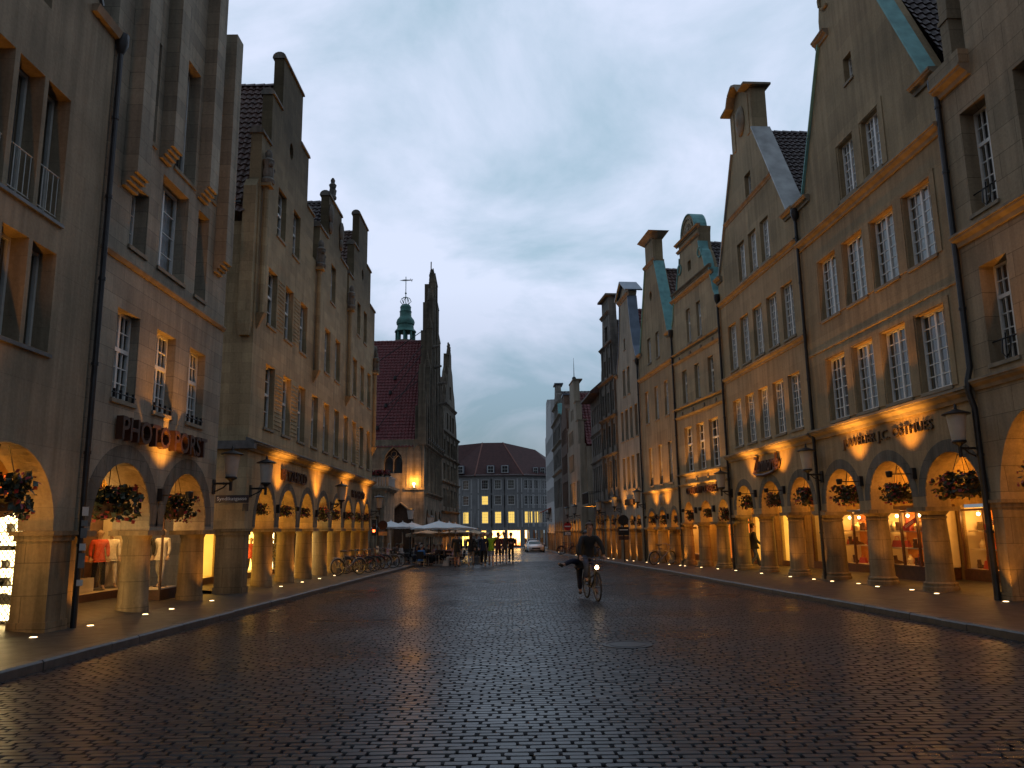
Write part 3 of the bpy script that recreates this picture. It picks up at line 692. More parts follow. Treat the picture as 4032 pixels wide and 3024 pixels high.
# --- tall stone house with projecting piers
h = H['L1'] = House('ribbed_stone_house', 'tall ashlar house with projecting wall piers and bronze letters over two arches', (-9, 0), (-9, 23.9), 1); h.nick = 'ribbed stone house'
ar = [(16.95, 19.72, 1.95, 3.40), (20.46, 23.27, 1.95, 3.38)]
w1 = [(17.4, 18.5), (19.42, 20.55), (21.47, 22.6)]
wl = [(a, b, 4.8, 6.9) for a, b in w1]+[(17.65, 18.5, 8.5, 10.05), (19.17, 20.8, 8.5, 11.0), (21.5, 22.3, 8.45, 11.0), (17.95, 18.6, 11.5, 14.3), (19.75, 21.1, 11.5, 14.95), (22.05, 22.65, 11.7, 14.2)]
hol = [[(a, c), (b, c), (b, d), (a, d)] for a, b, c, d in wl]
h.facade([(23.9, 17.1), (21.9, 17.1), (21.9, 18.4), (20.6, 18.4), (20.6, 23), (16.42, 23)], 16.42, 23.9, ar, 1.85, .92, S['ashlar_ribbed'], hol)
h.columns([16.7, 20.09, 23.55], .325, 1.85, .92, S['pier_stone'], True)
h.rings(ar, .42, S['ring_grey'])
for a, b, c, d in wl[:3]: h.window(a, b, c, d, 4, 5, 'cross', .22, back='room', transom=.42)
for a, b, c, d in wl[3:]:
    h.window(a, b, c, d, 2 if b-a > 1 else 1, 4 if b-a > 1 else 3, 'two' if b-a > 1 else 'plain', .34, back='pane_backing' if b-a > 1.5 else 'room')
for a, b in w1:
    m = h.mb(); m.tube([(a, -.02, 4.93), (b, -.02, 4.93)], .02, 5)
    for i in range(4): x = a+.1+(b-a-.2)*i/3; m.box(x-.02, x+.02, -.04, .02, 4.82, 5.02)
    h.part(m, 'window_rail', S['iron'])
m = h.mb(); m.extr([(.02, 7.95), (-.04, 7.95), (-.09, 8.03), (-.09, 8.07), (.02, 8.1)], 16.5, 23.9); h.part(m, 'string_course', S['cornice_stone'])
for (a, b, z) in ((17.1, 17.72, 9.75), (18.86, 19.42, 11.3), (21.3, 21.92, 11.3), (22.8, 23.35, 9.55)):
    m = h.mb(); top = 17.5 if a > 22 else 22.9
    m.box(a, b, -.36, -.002, z+.42, top)
    for i in range(4): m.box(a, b, -.36+.085*(3-i), -.002, z+.105*i, z+.105*(i+1)-.004)
    h.part(m, 'wall_pier', S['ashlar_ribbed'])
h.text('PHOTO PORST', 17.62, 22.56, 3.87, 4.42, S['bronze'], d=-.05, ext=.16, bold=.012)
h.arcade(16.5, 23.85, 3.55, 2.1, S['arcade_plaster'], [18.3, 21.6], [(17.3, 19.7, .2, 2.5), (20.3, 23.6, .2, 2.5)], 28, lampd=1.35, ends=(False, False))
h.shop(17.3, 19.7, .25, 2.5, 2.1, 1.1, 'wood_dark', 'wood_dark', (), glow=(2, 30), floor='display_pale')
h.shop(20.3, 23.6, .25, 2.5, 2.1, 1.1, 'wood_dark', 'wood_dark', (), glow=(3, 34), floor='display_pale')
m = h.mb(); m.box(22.7, 23.84, .95, 2.05, -.35, .22); m.box(22.7, 23.84, .95, 2.05, 2.5, 2.62); m.box(22.7, 22.76, .95, 1.0, .22, 2.5); m.box(22.7, 22.76, 2.0, 2.05, .22, 2.5); h.part(m, 'end_showcase', S['wood_dark'])
m = h.mb(); m.box(22.72, 23.82, .97, 2.04, .221, .26); h.part(m, 'display_floor', S['display_pale'])
m = h.mb(); m.face([(22.73, 1.0, .26), (22.73, 2.0, .26), (22.73, 2.0, 2.5), (22.73, 1.0, 2.5)]); h.part(m, 'shop_pane', S['shop_glass'])
for d_ in (1.25, 1.75):
    l = bpy.data.lights.new('display_light', 'POINT'); l.energy = 26; l.color = (1, .6, .22); l.shadow_soft_size = .06
    lo = link(bpy.data.objects.new('display_light', l), h.root); lo.location = (23.0, d_, 2.4)
q = h.mb(); q.box(18.9, 20.9, 1.52, 1.60, 2.42, 2.92); sb = h.part(q, 'sign_board', S['white_paint'])
h.text('PORST', 19.05, 20.75, 2.5, 2.84, plain('sign_red', (.5, .02, .015), .5), d=1.51, ext=.02, parent=sb)
q = h.mb(); q.tube([(19.3, 1.56, 2.9), (19.3, 1.56, 3.55)], .012, 5); q.tube([(20.4, 1.56, 2.9), (20.4, 1.56, 3.55)], .012, 5); q.build('hanger', S['iron'], sb)
# --- long house with three stepped gables
h = H['L2'] = House('triple_gabled_house', 'triple-gabled long yellow sandstone house with stepped gables over eight narrow arches', (-9, 0), (-9, 50.3), 1); h.nick = 'triple-gabled house'
xs = [29.95-2.23, 30.5, 33.5, 36.46, 39.4, 42.3, 45.0, 47.75]; ws = [2.23, 2.42, 2.28, 2.25, 2.2, 2.0, 2.0, 1.9]
ar = [(a, a+w, 1.95, 3.40) for a, w in zip(xs, ws)]
r1 = [(28.2+2.23*i, 28.2+2.23*i+1.12) for i in range(10)]; r2 = [r1[i] for i in (0, 1, 2, 4, 5, 7, 8, 9)]; r2 = [(a-.13, b-.13) for a, b in r2]
r3 = [(28.85, 29.95), (31.0, 32.05), (37.85, 38.9), (44.55, 45.55), (46.6, 47.6)]
wl = [(a, b, 5.52, 7.86) for a, b in r1]+[(a, b, 9.35, 11.5) for a, b in r2]+[(a, b, 13.1, 15.05) for a, b in r3]
hol = [[(a, c), (b, c), (b, d), (a, d)] for a, b, c, d in wl]
hol += [[(c+.26*math.cos(t), z+.36*math.sin(t)) for t in [2*PI*i/12 for i in range(12)]] for c, z in ((30.35, 17.28), (45.95, 17.1))]
top = [(50.3, 15.9), (48.6, 15.9), (48.6, 18.1), (47.3, 18.1), (47.3, 20.3), (46.7, 20.65), (45.95, 20.8), (45.2, 20.65), (44.55, 20.3), (44.55, 18.1), (43.3, 18.1), (43.3, 15.9), (42.1, 15.9), (42.1, 14.1), (41.6, 14.1), (41.6, 16.0), (39.9, 16.0), (39.9, 18.0), (39.3, 18.45), (38.5, 18.7), (37.7, 18.45), (37.0, 18.0), (37.0, 16.0), (35.35, 16.0), (35.35, 14.1), (34.2, 14.1), (34.2, 16.0), (33.0, 16.1), (33.0, 18.35), (31.75, 18.35), (31.75, 20.45), (31.1, 20.75), (30.3, 20.88), (29.5, 20.75), (28.9, 20.45), (28.9, 18.35), (27.7, 18.35), (27.7, 16.25), (26.65, 16.2)]
ZS = 12.75
top = [(50.3, 15.9), (48.6, 15.9), (48.6, 18.1), (47.3, 18.1), (47.3, 20.45), (44.55, 20.45), (44.55, 18.1), (43.3, 18.1), (43.3, 15.9), (42.1, 15.9), (42.1, 14.1), (41.6, 14.1), (41.6, 16.0), (39.9, 16.0), (39.9, 18.3), (37.0, 18.3), (37.0, 16.0), (35.35, 16.0), (35.35, 14.1), (34.2, 14.1), (34.2, 16.0), (33.0, 16.0), (33.0, 18.3), (31.75, 18.3), (31.75, 20.6), (28.9, 20.6), (28.9, 18.3), (27.7, 18.3), (27.7, 16.15), (26.65, 16.15)]
h.facade([(50.3, ZS), (26.65, ZS)], 26.65, 50.3, ar, 1.9, .95, S['ashlar_yellow'], hol[:18])
m = h.mb(); m.wall([(26.65, ZS+.002), (50.3, ZS+.002)]+top, hol[18:], 0, .40); h.part(m, 'gable', S['ashlar_yellow'])
pr = [xs[i]+ws[i]/1+(xs[i+1]-xs[i]-ws[i])/2 for i in range(7)]+[49.95]
h.columns(pr, .355, 1.9, .95, S['pier_stone'], True)
h.piers([(26.65, 27.2)], 1.9, .92, S['pier_stone'], .22)
h.rings(ar, .28, S['ring_grey'])
for a, b, c, d in wl[:10]: h.window(a, b, c, d, 2, 4, 'cross', .20, back=random.choice(['room', 'blind']), transom=.45, paint='white_paint')
for a, b, c, d in wl[10:]: h.window(a, b, c, d, 2, 4, 'cross', .20, back=random.choice(['room', 'blind']), transom=.45, paint='white_paint')
for c, z in ((30.35, 17.28), (45.95, 17.1)): q = h.mb(); q.face([(c-.4, .3, z-.5), (c+.4, .3, z-.5), (c+.4, .3, z+.5), (c-.4, .3, z+.5)]); h.part(q, 'oval_window', S['room'])
# diaper-patterned panels between the first windows
for (a, b, z0, z1) in ((29.36, 30.40, 5.55, 7.85), (31.6, 32.62, 5.55, 7.85), (29.25, 30.25, 9.4, 11.5), (31.45, 32.5, 9.4, 11.5), (45.0, 45.95, 5.55, 7.8)):
    m = h.mb(); nx = 7; nz = int((z1-z0)/.16)
    for i in range(nx):
        for j in range(nz):
            x = a+.08+(b-a-.16)*(i+.5*(j % 2))/nx; z = z0+.05+j*.16
            m.hexa([(x, -.001, z-.05), (x+.055, -.001, z), (x, -.001, z+.05), (x-.055, -.001, z)], [(x, -.028, z-.02), (x+.02, -.028, z), (x, -.028, z+.02), (x-.02, -.028, z)])
    h.part(m, 'diaper_panel', S['ashlar_yellow'])
h.cornice(26.45, 50.3, 4.52, 4.80, .30, S['cornice_stone'])
q = h.mb(); q.hexa([(26.4, -.33, 4.79), (50.3, -.33, 4.79), (50.3, -.002, 4.79), (26.4, -.002, 4.79)], [(26.4, -.33, 4.82), (50.3, -.33, 4.82), (50.3, -.002, 4.95), (26.4, -.002, 4.95)]); h.part(q, 'cornice_cover', S['lead'])
# near end wall with its own arch towards the lane
m = h.mb(); zt = 13.5; n = 14
ow = [(.96, 1.9), (1.05, 1.9)]+[(1.05+.5-.5*math.cos(PI*i/n), 1.95+.9*math.sin(PI*i/n)) for i in range(n+1)]+[(2.05, 1.9), (9, 1.9), (9, zt), (.96, zt)]
vs = tessellate_polygon([[Vector((d, z, 0)) for d, z in ow]])
ids = [m.P(26.66, d, z) for d, z in ow]; idb = [m.P(27.2, d, z) for d, z in ow]
for t in vs: m.F(*[ids[i] for i in t]); m.F(*[idb[i] for i in t[::-1]])
for i in range(len(ow)): j = (i+1) % len(ow); m.F(ids[i], ids[j], idb[j], idb[i])
m.box(26.66, 27.2, 2.06, 9, -.5, 1.9); h.part(m, 'end_wall', S['ashlar_yellow'])
q = h.mb(); q.extr([(-.28, 4.52), (.0, 4.52), (.0, 4.8), (-.28, 4.8)], 26.35, 26.65)
q.v = []; q.f = []; q.m = []; q.box(26.36, 26.64, -.3, 9, 4.55, 4.82); h.part(q, 'cornice', S['lead'])
q = h.mb(); q.box(26.4, 26.64, .05, .5, 8.9, 14.0); q.prism([(26.4, 14.0), (26.64, 14.0), (26.64, 14.35)], .05, .5); q.hexa([(26.45, .1, 8.5), (26.64, .1, 8.5), (26.64, .45, 8.5), (26.45, .45, 8.5)], [(26.4, .05, 8.9), (26.64, .05, 8.9), (26.64, .5, 8.9), (26.4, .5, 8.9)]); h.part(q, 'buttress', S['ashlar_yellow'])
def gable_caps(h, pts, mat, d0=-.07, d1=.70, th=.10):
    for p, q in zip(pts, pts[1:]):
        if abs(p[1]-q[1]) < .4 and abs(p[0]-q[0]) > .3: h.coping([p, q], d0, d1, th, mat)
for (a, b, z) in ((48.6, 50.35, 15.9), (47.3, 48.65, 18.1), (44.5, 47.35, 20.45), (43.25, 44.55, 18.1), (42.05, 43.3, 15.9), (39.9, 41.65, 16.0), (36.95, 39.95, 18.3), (35.3, 37.0, 16.0), (33.0, 34.25, 16.0), (31.75, 33.05, 18.3), (28.85, 31.8, 20.6), (27.65, 28.9, 18.3), (26.6, 27.7, 16.15)):
    h.round_cap(a, b, z, -.07, .47, .24, S['ornate_dark'])
h.roof(30.35, 3.7, 13.45, 20.3, .42, 9, S['tile_brown'], over=.25); h.roof(38.5, 4.0, 13.3, 18.6, .42, 9, S['tile_dark'], sides=(-1, 1)); h.roof(45.95, 4.3, 13.3, 19.9, .42, 9, S['tile_brown'])
m = h.mb(); m.tube([(26.6, .62, 13.42), (26.6, 9, 13.42)], .09, 8); h.part(m, 'gutter', S['pipe'])
def stone_figure(m, s, d, z, k=1.0):
    m.lathe(s, d, [(.20*k, z), (.22*k, z+.12*k), (.17*k, z+.2*k), (.19*k, z+.35*k), (.15*k, z+.6*k), (.20*k, z+.78*k), (.10*k, z+.88*k), (.11*k, z+.95*k), (.12*k, z+1.05*k), (.05*k, z+1.17*k)], 10)
    m.ball((s-.12*k, d-.12*k, z+.62*k), .09*k, 7, 5); m.ball((s+.13*k, d-.10*k, z+.5*k), .09*k, 7, 5)
for s, z0 in ((26.95, 9.4), (35.0, 8.95), (42.0, 8.95), (50.1, 7.0)):
    m = h.mb(); z1 = z0+4.75
    m.tube([(s, -.13, z0), (s, -.13, z1)], .11, 8); m.hexa([(s-.03, -.03, z0-.55), (s+.03, -.03, z0-.55), (s+.03, 0, z0-.55), (s-.03, 0, z0-.55)], [(s-.15, -.3, z0), (s+.15, -.3, z0), (s+.15, 0, z0), (s-.15, 0, z0)])
    m.box(s-.2, s+.2, -.36, .0, z1, z1+.12); q = h.part(m, 'shaft', S['ashlar_yellow'])
    k = h.mb(); stone_figure(k, s, -.18, z1+.12, 1.15); k.build('figure', S['ornate_dark'], q, True)
m = h.mb(); stone_figure(m, 38.5, .2, 18.75, 1.0); h.part(m, 'figure', S['ornate_dark'], True)
for s in (37.3, 39.7): m = h.mb(); m.ball((s, -.05, 17.4), .35, 8, 6, (1, .4, 1.6)); m.ball((s, -.05, 16.7), .28, 8, 6, (1, .4, 1.2)); h.part(m, 'relief', S['ornate_dark'], True)
h.text('PETZHOLD', 30.52, 34.16, 3.73, 4.18, S['bronze'], d=-.03, ext=.07)
h.text('PETZHOLD', 43.9, 47.5, 3.60, 4.02, S['bronze'], d=-.03, ext=.07)
sh = [(27.7, 29.9), (30.2, 32.9), (33.1, 36.2), (36.4, 39.2), (39.4, 42.2), (42.4, 44.6), (45, 46.9), (47.8, 49.6)]
h.arcade(26.7, 50.25, 3.5, 2.1, S['arcade_plaster'], [a+w/2 for a, w in zip(xs, ws)], [(a, b, .0, 2.25) for a, b in sh], 36, lampd=1.4, ends=(False, True))
for i, (a, b) in enumerate(sh):
    z = -.12-.012*(a-27)
    h.shop(a, b, z+.32, 2.25, 2.1, .7, ['lit_yellow', 'lit_yellow', 'lit_yellow', 'lit_white', 'lit_yellow'][i % 5], 'wood_dark', ((a+b)/2,) if i % 2 else (), floor='display_pale')
m = h.mb(); zz = h.zb(27)
# ================================================================== RIGHT ROW
def gable_house(key, name, label, nick, A, B, top, s0, s1, arches, zc, thick, wall, wins, **kw):
    h = H[key] = House(name, label, A, B, -1); h.nick = nick
    hol = [[(a, c), (b, c), (b, d), (a, d)] for a, b, c, d, *_ in wins]+kw.get('extra', [])
    h.facade(top, s0, s1, arches, zc, thick, wall, hol)
    return h
A1, B1 = (11.9, 18.5), (11.4, 28.5)
# --- house at the right edge
ar = [(-5.4, -2.55, 2.3, 4.3), (-1.9, .88, 2.3, 4.35)]
w0 = [(-.42, .62), (-2.5, -1.45), (-4.6, -3.55)]
wins = [(a, b, 5.6, 8.12) for a, b in w0]+[(a, b, 9.5, 12.3) for a, b in w0]+[(a, b, 14.3, 16.5) for a, b in w0[1:]]
h = gable_house('R0', 'block_stone_house', 'pale block stone house with iron window rails above a tall pointed arch', 'block stone house', A1, B1,
    [(1.28, 13.75), (.05, 13.75), (.02, 17), (-1.5, 21), (-6, 21)], -6, 1.28, [a+(1,) for a in ar], 2.3, .75, S['block_rail'], wins)
h.piers([(-2.55, -1.9), (.88, 1.27)], 2.3, .75, S['pier_stone'])
for i, (a, b, c, d) in enumerate(wins):
    h.window(a, b, c, d, 4, 7, 'tee', .38, back='lit_dim' if False else 'room', transom=.33)
    m = h.mb(); zz = c+.55
    m.tube([(a+.0, .12, zz), (b-.0, .12, zz)], .022, 5)
    m.tube([(a+.35, .10, zz), (a+.35, .06, zz-.35), (a+.5, .05, zz-.5), (a+.65, .06, zz-.35), (a+.65, .10, zz)], .02, 5); m.tube([(a+.5, .08, zz+.12), (a+.5, .05, zz-.55)], .018, 5)
    h.part(m, 'window_rail', S['iron'])
h.cornice(-6, 1.3, 5.05, 5.33, .22, S['cornice_stone']); h.cornice(-6, 1.3, 8.85, 9.17, .26, S['cornice_stone']); h.cornice(-.02, 1.32, 13.1, 13.42, .32, S['cornice_stone'])
q = h.mb(); q.box(-.03, 1.3, -.28, .6, 13.42, 13.8); h.part(q, 'parapet', S['block_rail'])
q = h.mb(); q.box(.74, 1.1, .1, .75, 13.8, 18.2); q.box(.70, 1.14, .06, .8, 15.2, 15.32); h.part(q, 'gable_pier', S['block_rail'])
for s in range(-5, 2):
    for z in (6.6, 7.7, 10.4, 11.6):
        pass
h.arcade(-6, 1.2, 4.5, 2.3, S['arcade_plaster'], [-.5, -3.9], [(-2.2, .6, .2, 3.0)], 60, lampd=1.3, ends=(True, False))
h.shop(-2.2, .6, .5, 2.9, 2.3, 1.0, 'display_back', 'wood_dark', (-.8,), glow=(2, 34), shelves=(1.1, 1.9))
h.roof(-3.0, 4.2, 13.6, 21.5, .8, 9, S['tile_dark'], sides=(-1,))
# --- four-window gable house with shop under three round columns
ar = [(1.56, 4.07, 2.5, 3.64), (4.78, 7.25, 2.5, 3.66), (8.02, 10.5, 2.5, 3.66)]
w1 = [(2.25, 3.65), (4.2, 5.6), (6.15, 7.52), (8.1, 9.5)]
wins = [(a, b, 5.38, 7.62) for a, b in w1]+[(a, b, 9.08, 11.3) for a, b in w1]+[(4.48, 5.55, 12.8, 14.75), (6.15, 7.22, 12.8, 14.75), (5.7, 6.26, 16.6, 17.52)]
top = [(10.98, 14.1), (10.2, 14.2), (7.72, 19.25), (7.72, 20.0), (7.45, 21.2), (7.0, 22.3), (5.1, 22.3), (4.6, 21.2), (4.32, 20.0), (4.32, 19.25), (1.85, 14.2), (1.3, 14.1)]
h = gable_house('R1', 'copper_edged_gable_house', 'four-windowed sandstone gable house with a pale green copper gable edge and carved shop letters', 'four-windowed house', A1, B1, top, 1.3, 10.98, ar, 2.2, .72, S['sand_smooth'], wins)
h.columns([1.3+.0, 4.42, 7.63, 10.85][1:], .335, 2.2, .72, S['pier_stone']); h.rings(ar, .34, S['ring_grey'])
for i, (a, b, c, d) in enumerate(wins[:8]): h.window(a, b, c, d, 4, 6 if i < 4 else 6, 'two', .17, back='blind' if i < 4 else 'pane_backing')
for a, b, c, d in wins[8:10]: h.window(a, b, c, d, 4, 6, 'two', .17, back='pane_backing')
h.window(*wins[10], 2, 4, 'plain', .2, back='room')
for z0, z1 in ((5.26, 7.80), (8.96, 11.46)):
    m = h.mb()
    for x0, x1 in ((1.98, 2.2), (3.7, 4.15), (5.65, 6.1), (7.57, 8.05), (9.55, 9.76)): m.box(x0, x1, -.028, .01, z0+.1, z1-.14)
    m.box(1.98, 9.76, -.03, .01, z1-.14, z1)
    h.part(m, 'window_surround', S['sand_smooth'])
m = h.mb(); m.box(4.15, 7.55, -.028, .01, 14.78, 14.94); m.box(4.15, 4.4, -.026, .01, 12.75, 14.78); m.box(5.62, 6.08, -.026, .01, 12.75, 14.78); m.box(7.3, 7.55, -.026, .01, 12.75, 14.78); h.part(m, 'window_surround', S['sand_smooth'])
h.cornice(1.35, 10.95, 4.85, 5.2, .30, S['cornice_stone']); h.cornice(1.35, 10.95, 12.22, 12.53, .26, S['cornice_stone'])
m = h.mb(); m.extr([(.02, 7.98), (-.035, 8.0), (-.035, 8.06), (.02, 8.1)], 1.4, 10.9); h.part(m, 'string_course', S['sand_smooth'])
h.coping([(1.85, 14.2), (4.32, 19.25)], -.10, .42, .06, S['copper'], 'copper_coping'); h.coping([(10.2, 14.2), (7.72, 19.25)], -.10, .80, .06, S['copper'], 'copper_coping')
for a, b in ((1.28, 2.4), (9.7, 11.0)): h.cornice(a, b, 13.85, 14.14, .26, S['cornice_stone'])
for a, b in ((4.0, 4.9), (7.1, 8.05)): h.cornice(a, b, 19.05, 19.35, .22, S['cornice_stone'])
m = h.mb(); m.tube([(5.0+.45*math.cos(t), -.05, 20.6+.45*math.sin(t)) for t in [i*.5 for i in range(11)]], .06, 6); h.part(m, 'scroll', S['sand_smooth'], True); m = h.mb(); m.tube([(7.05-.45*math.cos(t), -.05, 20.6+.45*math.sin(t)) for t in [i*.5 for i in range(11)]], .06, 6); h.part(m, 'scroll', S['sand_smooth'], True)
h.roof(6.03, 4.4, 14.2, 22.0, .75, 9, S['tile_dark'])
h.text('JUWELIER J.C. OSTHUES', 8.72, 3.3, 4.24, 4.62, S['letter_gold'], d=-.01, ext=.05, bold=-.004)
h.arcade(1.25, 11.0, 3.8, 2.3, S['arcade_plaster'], [2.8, 6.0, 9.25], [(2.9, 6.2, .3, 2.3), (9.5, 10.8, .3, 2.3)], 46, lampd=1.2, ends=(False, False))
h.shop(2.9, 6.2, .36, 2.1, 2.3, .9, 'display_back', 'wood_dark', (4.3, 5.1), glow=(4, 42), shelves=(.95, 1.5))
h.shop(9.5, 10.8, .36, 2.1, 2.3, .9, 'display_back', 'wood_dark', (10.1,), glow=(2, 42), shelves=(.95, 1.5))
# showcase pushed forward between the columns
m = h.mb(); zb = h.zb(7.5)-.02; m.box(6.5, 9.3, 1.45, 2.28, zb, .35); h.part(m, 'showcase_base', S['wood_dark'])
h.shop(6.52, 9.28, .39, 2.1, 1.45, .8, 'display_back', 'wood_dark', (7.2, 8.2), base=False, glow=(4, 40), shelves=(.95, 1.5))
q = h.mb(); q.box(6.45, 9.35, 1.4, 2.28, 2.18, 2.32); h.part(q, 'showcase_top', S['wood_dark'])
h.pipe(1.32, 13.35, kink=5.3, r=.075)
# --- zinc-edged gable house
A2, B2 = (11.35, 28.9), (10.68, 38.5)
ar = [(1.05, 3.15, 2.5, 3.6), (4.05, 6.25, 2.5, 3.62), (7.2, 9.4, 2.5, 3.6)]
w1 = [(1.36, 2.5), (2.97, 4.08), (4.6, 5.7), (6.22, 7.32), (7.86, 8.96)]
wins = [(a, b, 5.48, 7.69) for a, b in w1]+[(a, b, 9.18, 11.42) for a, b in w1]+[(3.2, 4.15, 13.05, 14.93), (4.65, 5.6, 13.05, 14.93), (6.1, 7.0, 13.05, 14.93), (4.76, 5.5, 16.62, 17.75)]
top = [(9.98, 14.1), (9.6, 14.25), (6.75, 19.5), (6.75, 21.5), (6.2, 21.6), (5.9, 22.05), (5.42, 22.25), (4.95, 22.05), (4.65, 21.6), (4.12, 21.5), (4.12, 19.5), (1.2, 14.25), (.55, 14.1)]
h = gable_house('R2', 'zinc_edged_gable_house', 'five-windowed sandstone gable house with a grey zinc gable edge and script lettering', 'five-windowed house', A2, B2, top, .55, 9.98, ar, 2.25, .72, S['sand_warm'], wins)
h.columns([.62, 3.6, 6.72, 9.82], .31, 2.25, .72, S['pier_stone']); h.rings(ar, .3, S['ring_grey'])
for i, (a, b, c, d) in enumerate(wins[:13]): h.window(a, b, c, d, 4, 7, 'two', .16, back='room' if i < 5 else 'pane_backing')
h.window(*wins[13], 2, 4, 'plain', .2, back='room')
h.cornice(.5, 10, 4.8, 5.14, .30, S['cornice_stone']); h.cornice(.5, 10, 8.72, 8.96, .16, S['cornice_stone']); h.cornice(.5, 10, 12.6, 12.85, .2, S['cornice_stone']); h.cornice(2.45, 8.4, 16.36, 16.55, .12, S['cornice_stone'])
h.coping([(1.2, 14.25), (4.12, 19.5)], -.1, .8, .06, S['zinc'], 'zinc_coping'); h.coping([(9.6, 14.25), (6.75, 19.5)], -.1, .8, .06, S['zinc'], 'zinc_coping')
h.coping([(3.85, 21.5), (4.65, 21.55), (4.95, 22.0), (5.42, 22.22), (5.9, 22.0), (6.2, 21.55), (7.0, 21.5)], -.4, .9, .10, S['cornice_stone'])
for a, b in ((.45, 1.5), (9.3, 10.05)): h.cornice(a, b, 13.9, 14.18, .26, S['cornice_stone'])
m = h.mb(); m.ball((5.43, -.04, 20.5), .5, 10, 8, (1, .3, 1.5)); m.ball((5.43, -.1, 20.6), .3, 9, 7, (1, .5, 1.5)); h.part(m, 'cartouche', S['cornice_stone'], True)
for a in (4.4, 6.2): m = h.mb(); m.box(a, a+.3, -.035, .01, 19.4, 21.3); h.part(m, 'pilaster', S['sand_warm'])
h.roof(5.43, 4.35, 14.2, 20.0, .75, 9, S['tile_dark'])
m = h.mb(); zc_ = 4.30
logo_m = S['bronze']
h.text('Zumnorde', 6.62, 3.78, 4.05, 4.74, logo_m, d=-.04, ext=.09, shear=.35, bold=.01)
m = h.mb(); m.tube([(6.75, -.08, 4.06), (6.3, -.08, 3.94), (5.4, -.08, 3.90), (4.5, -.08, 3.98), (3.8, -.08, 4.18), (3.68, -.08, 4.36)], [.03, .06, .075, .06, .045, .025], 8); h.part(m, 'swash', logo_m, True)
h.arcade(.4, 10, 3.8, 2.1, S['arcade_plaster'], [2.1, 5.15, 8.3], [(1.2, 3.5, .15, 2.3), (3.85, 5.9, .15, 2.5), (6.8, 9.3, .0, 2.75)], 42, lampd=1.15, ends=(False, False))
h.shop(1.2, 3.5, .24, 2.1, 2.1, .9, 'display_back', 'wood_dark', (2.3,), glow=(3, 42), shelves=(.95, 1.5))
h.shop(3.85, 5.9, .2, 2.5, 2.1, 1.0, 'display_pale', 'wood_dark', (), glow=(1, 30))
q = h.mb(); q.face([(4.2, 2.04, 1.0), (4.9, 2.04, 1.0), (4.9, 2.04, 1.75), (4.2, 2.04, 1.75)]); h.part(q, 'poster', plain('poster_blue_grey', (.30, .33, .38), .6, var=.4, scale=5))
h.shop(6.8, 9.3, .1, 2.75, 2.1, 1.0, 'lit_yellow', 'wood_dark', ())
h.pipe(.42, 13.6, zb=h.zb(.4)+.05)
# --- copper-scrolled house
A3, B3 = (10.62, 38.9), (9.69, 45.2)
ar = [(.3, 1.66, 2.15, 3.09), (2.45, 4.09, 2.15, 3.09), (5.0, 6.5, 2.15, 3.09)]
w1 = [(1.18, 2.06), (2.98, 3.72), (4.72, 5.5)]
wins = [(.98, 2.2, 4.75, 7.25), (2.84, 3.95, 4.75, 7.25), (4.6, 5.8, 4.75, 7.25)]+[(1.12, 1.85, 8.62, 10.52), (3.08, 3.75, 8.62, 10.52), (4.95, 5.68, 8.62, 10.52), (2.38, 2.98, 11.9, 13.85), (3.95, 4.55, 11.9, 13.85), (3.38, 3.85, 15.92, 16.5)]
lc = [(7.2, 13.35), (6.85, 13.45), (6.6, 13.8), (6.45, 14.4), (6.25, 14.85), (6.2, 15.2), (5.75, 15.3), (5.55, 15.9), (5.3, 16.4), (5.1, 16.6), (5.0, 17.1), (5.05, 17.6), (5.15, 17.95), (4.6, 18.0)]
cx_ = 3.55
disc = [(cx_+1.05*math.cos(t), 18.0+1.15*math.sin(t)) for t in [PI*i/12 for i in range(1, 12)]][:]
top = lc+[(2*cx_-s if False else s, z) for s, z in [(cx_+1.05*math.cos(t), 18.0+1.15*math.sin(t)) for t in [PI*i/12 for i in range(0, 13)]]]+[(2*cx_-s, z) for s, z in lc[::-1]]
h = gable_house('R3', 'copper_scrolled_house', 'disc-topped narrow gable house with green copper scrolls', 'disc-topped house', A3, B3, top, -.05, 7.2, ar, 1.96, .7, S['sand_pale'], wins)
h.columns([.0, 2.06, 4.55, 6.98], .30, 1.96, .7, S['pier_stone'])
for i, (a, b, c, d) in enumerate(wins[:6]): h.window(a, b, c, d, 2, 7, 'tee', .18, back='room' if i < 3 else 'pane_backing', transom=.38)
for a, b, c, d in wins[6:8]: h.window(a, b, c, d, 2, 5, 'tee', .14, back='pane_backing')
q = h.mb(); q.face([(3.3, .3, 15.8), (3.95, .3, 15.8), (3.95, .3, 16.6), (3.3, .3, 16.6)]); h.part(q, 'attic_opening', S['room'])
for z, p in ((3.95, .12), (4.52, .16), (7.82, .12), (8.33, .16), (11.05, .12), (11.55, .16)): h.cornice(-.1, 7.25, z, z+.15, p, S['cornice_stone'])
h.cornice(.4, 6.65, 14.75, 14.95, .18, S['cornice_stone']); h.cornice(.6, 6.5, 15.15, 15.32, .16, S['cornice_stone']); h.cornice(1.9, 5.25, 17.4, 17.55, .14, S['cornice_stone']); h.cornice(1.75, 5.4, 17.85, 18.02, .2, S['cornice_stone'])
for sgn in (1, -1):
    P_ = [(cx_+sgn*(s-cx_), z) for s, z in lc]
    h.coping(P_[1:6], -.06, .5, .06, S['copper'], 'copper_scroll'); h.coping(P_[6:11], -.06, .5, .06, S['copper'], 'copper_scroll')
    m = h.mb(); c_ = P_[9]; m.tube([(c_[0]+.28*math.cos(t), -.02, c_[1]-.15+.28*math.sin(t)) for t in [i*PI/8 for i in range(17)]], .05, 6); h.part(m, 'scroll', S['copper'], True)
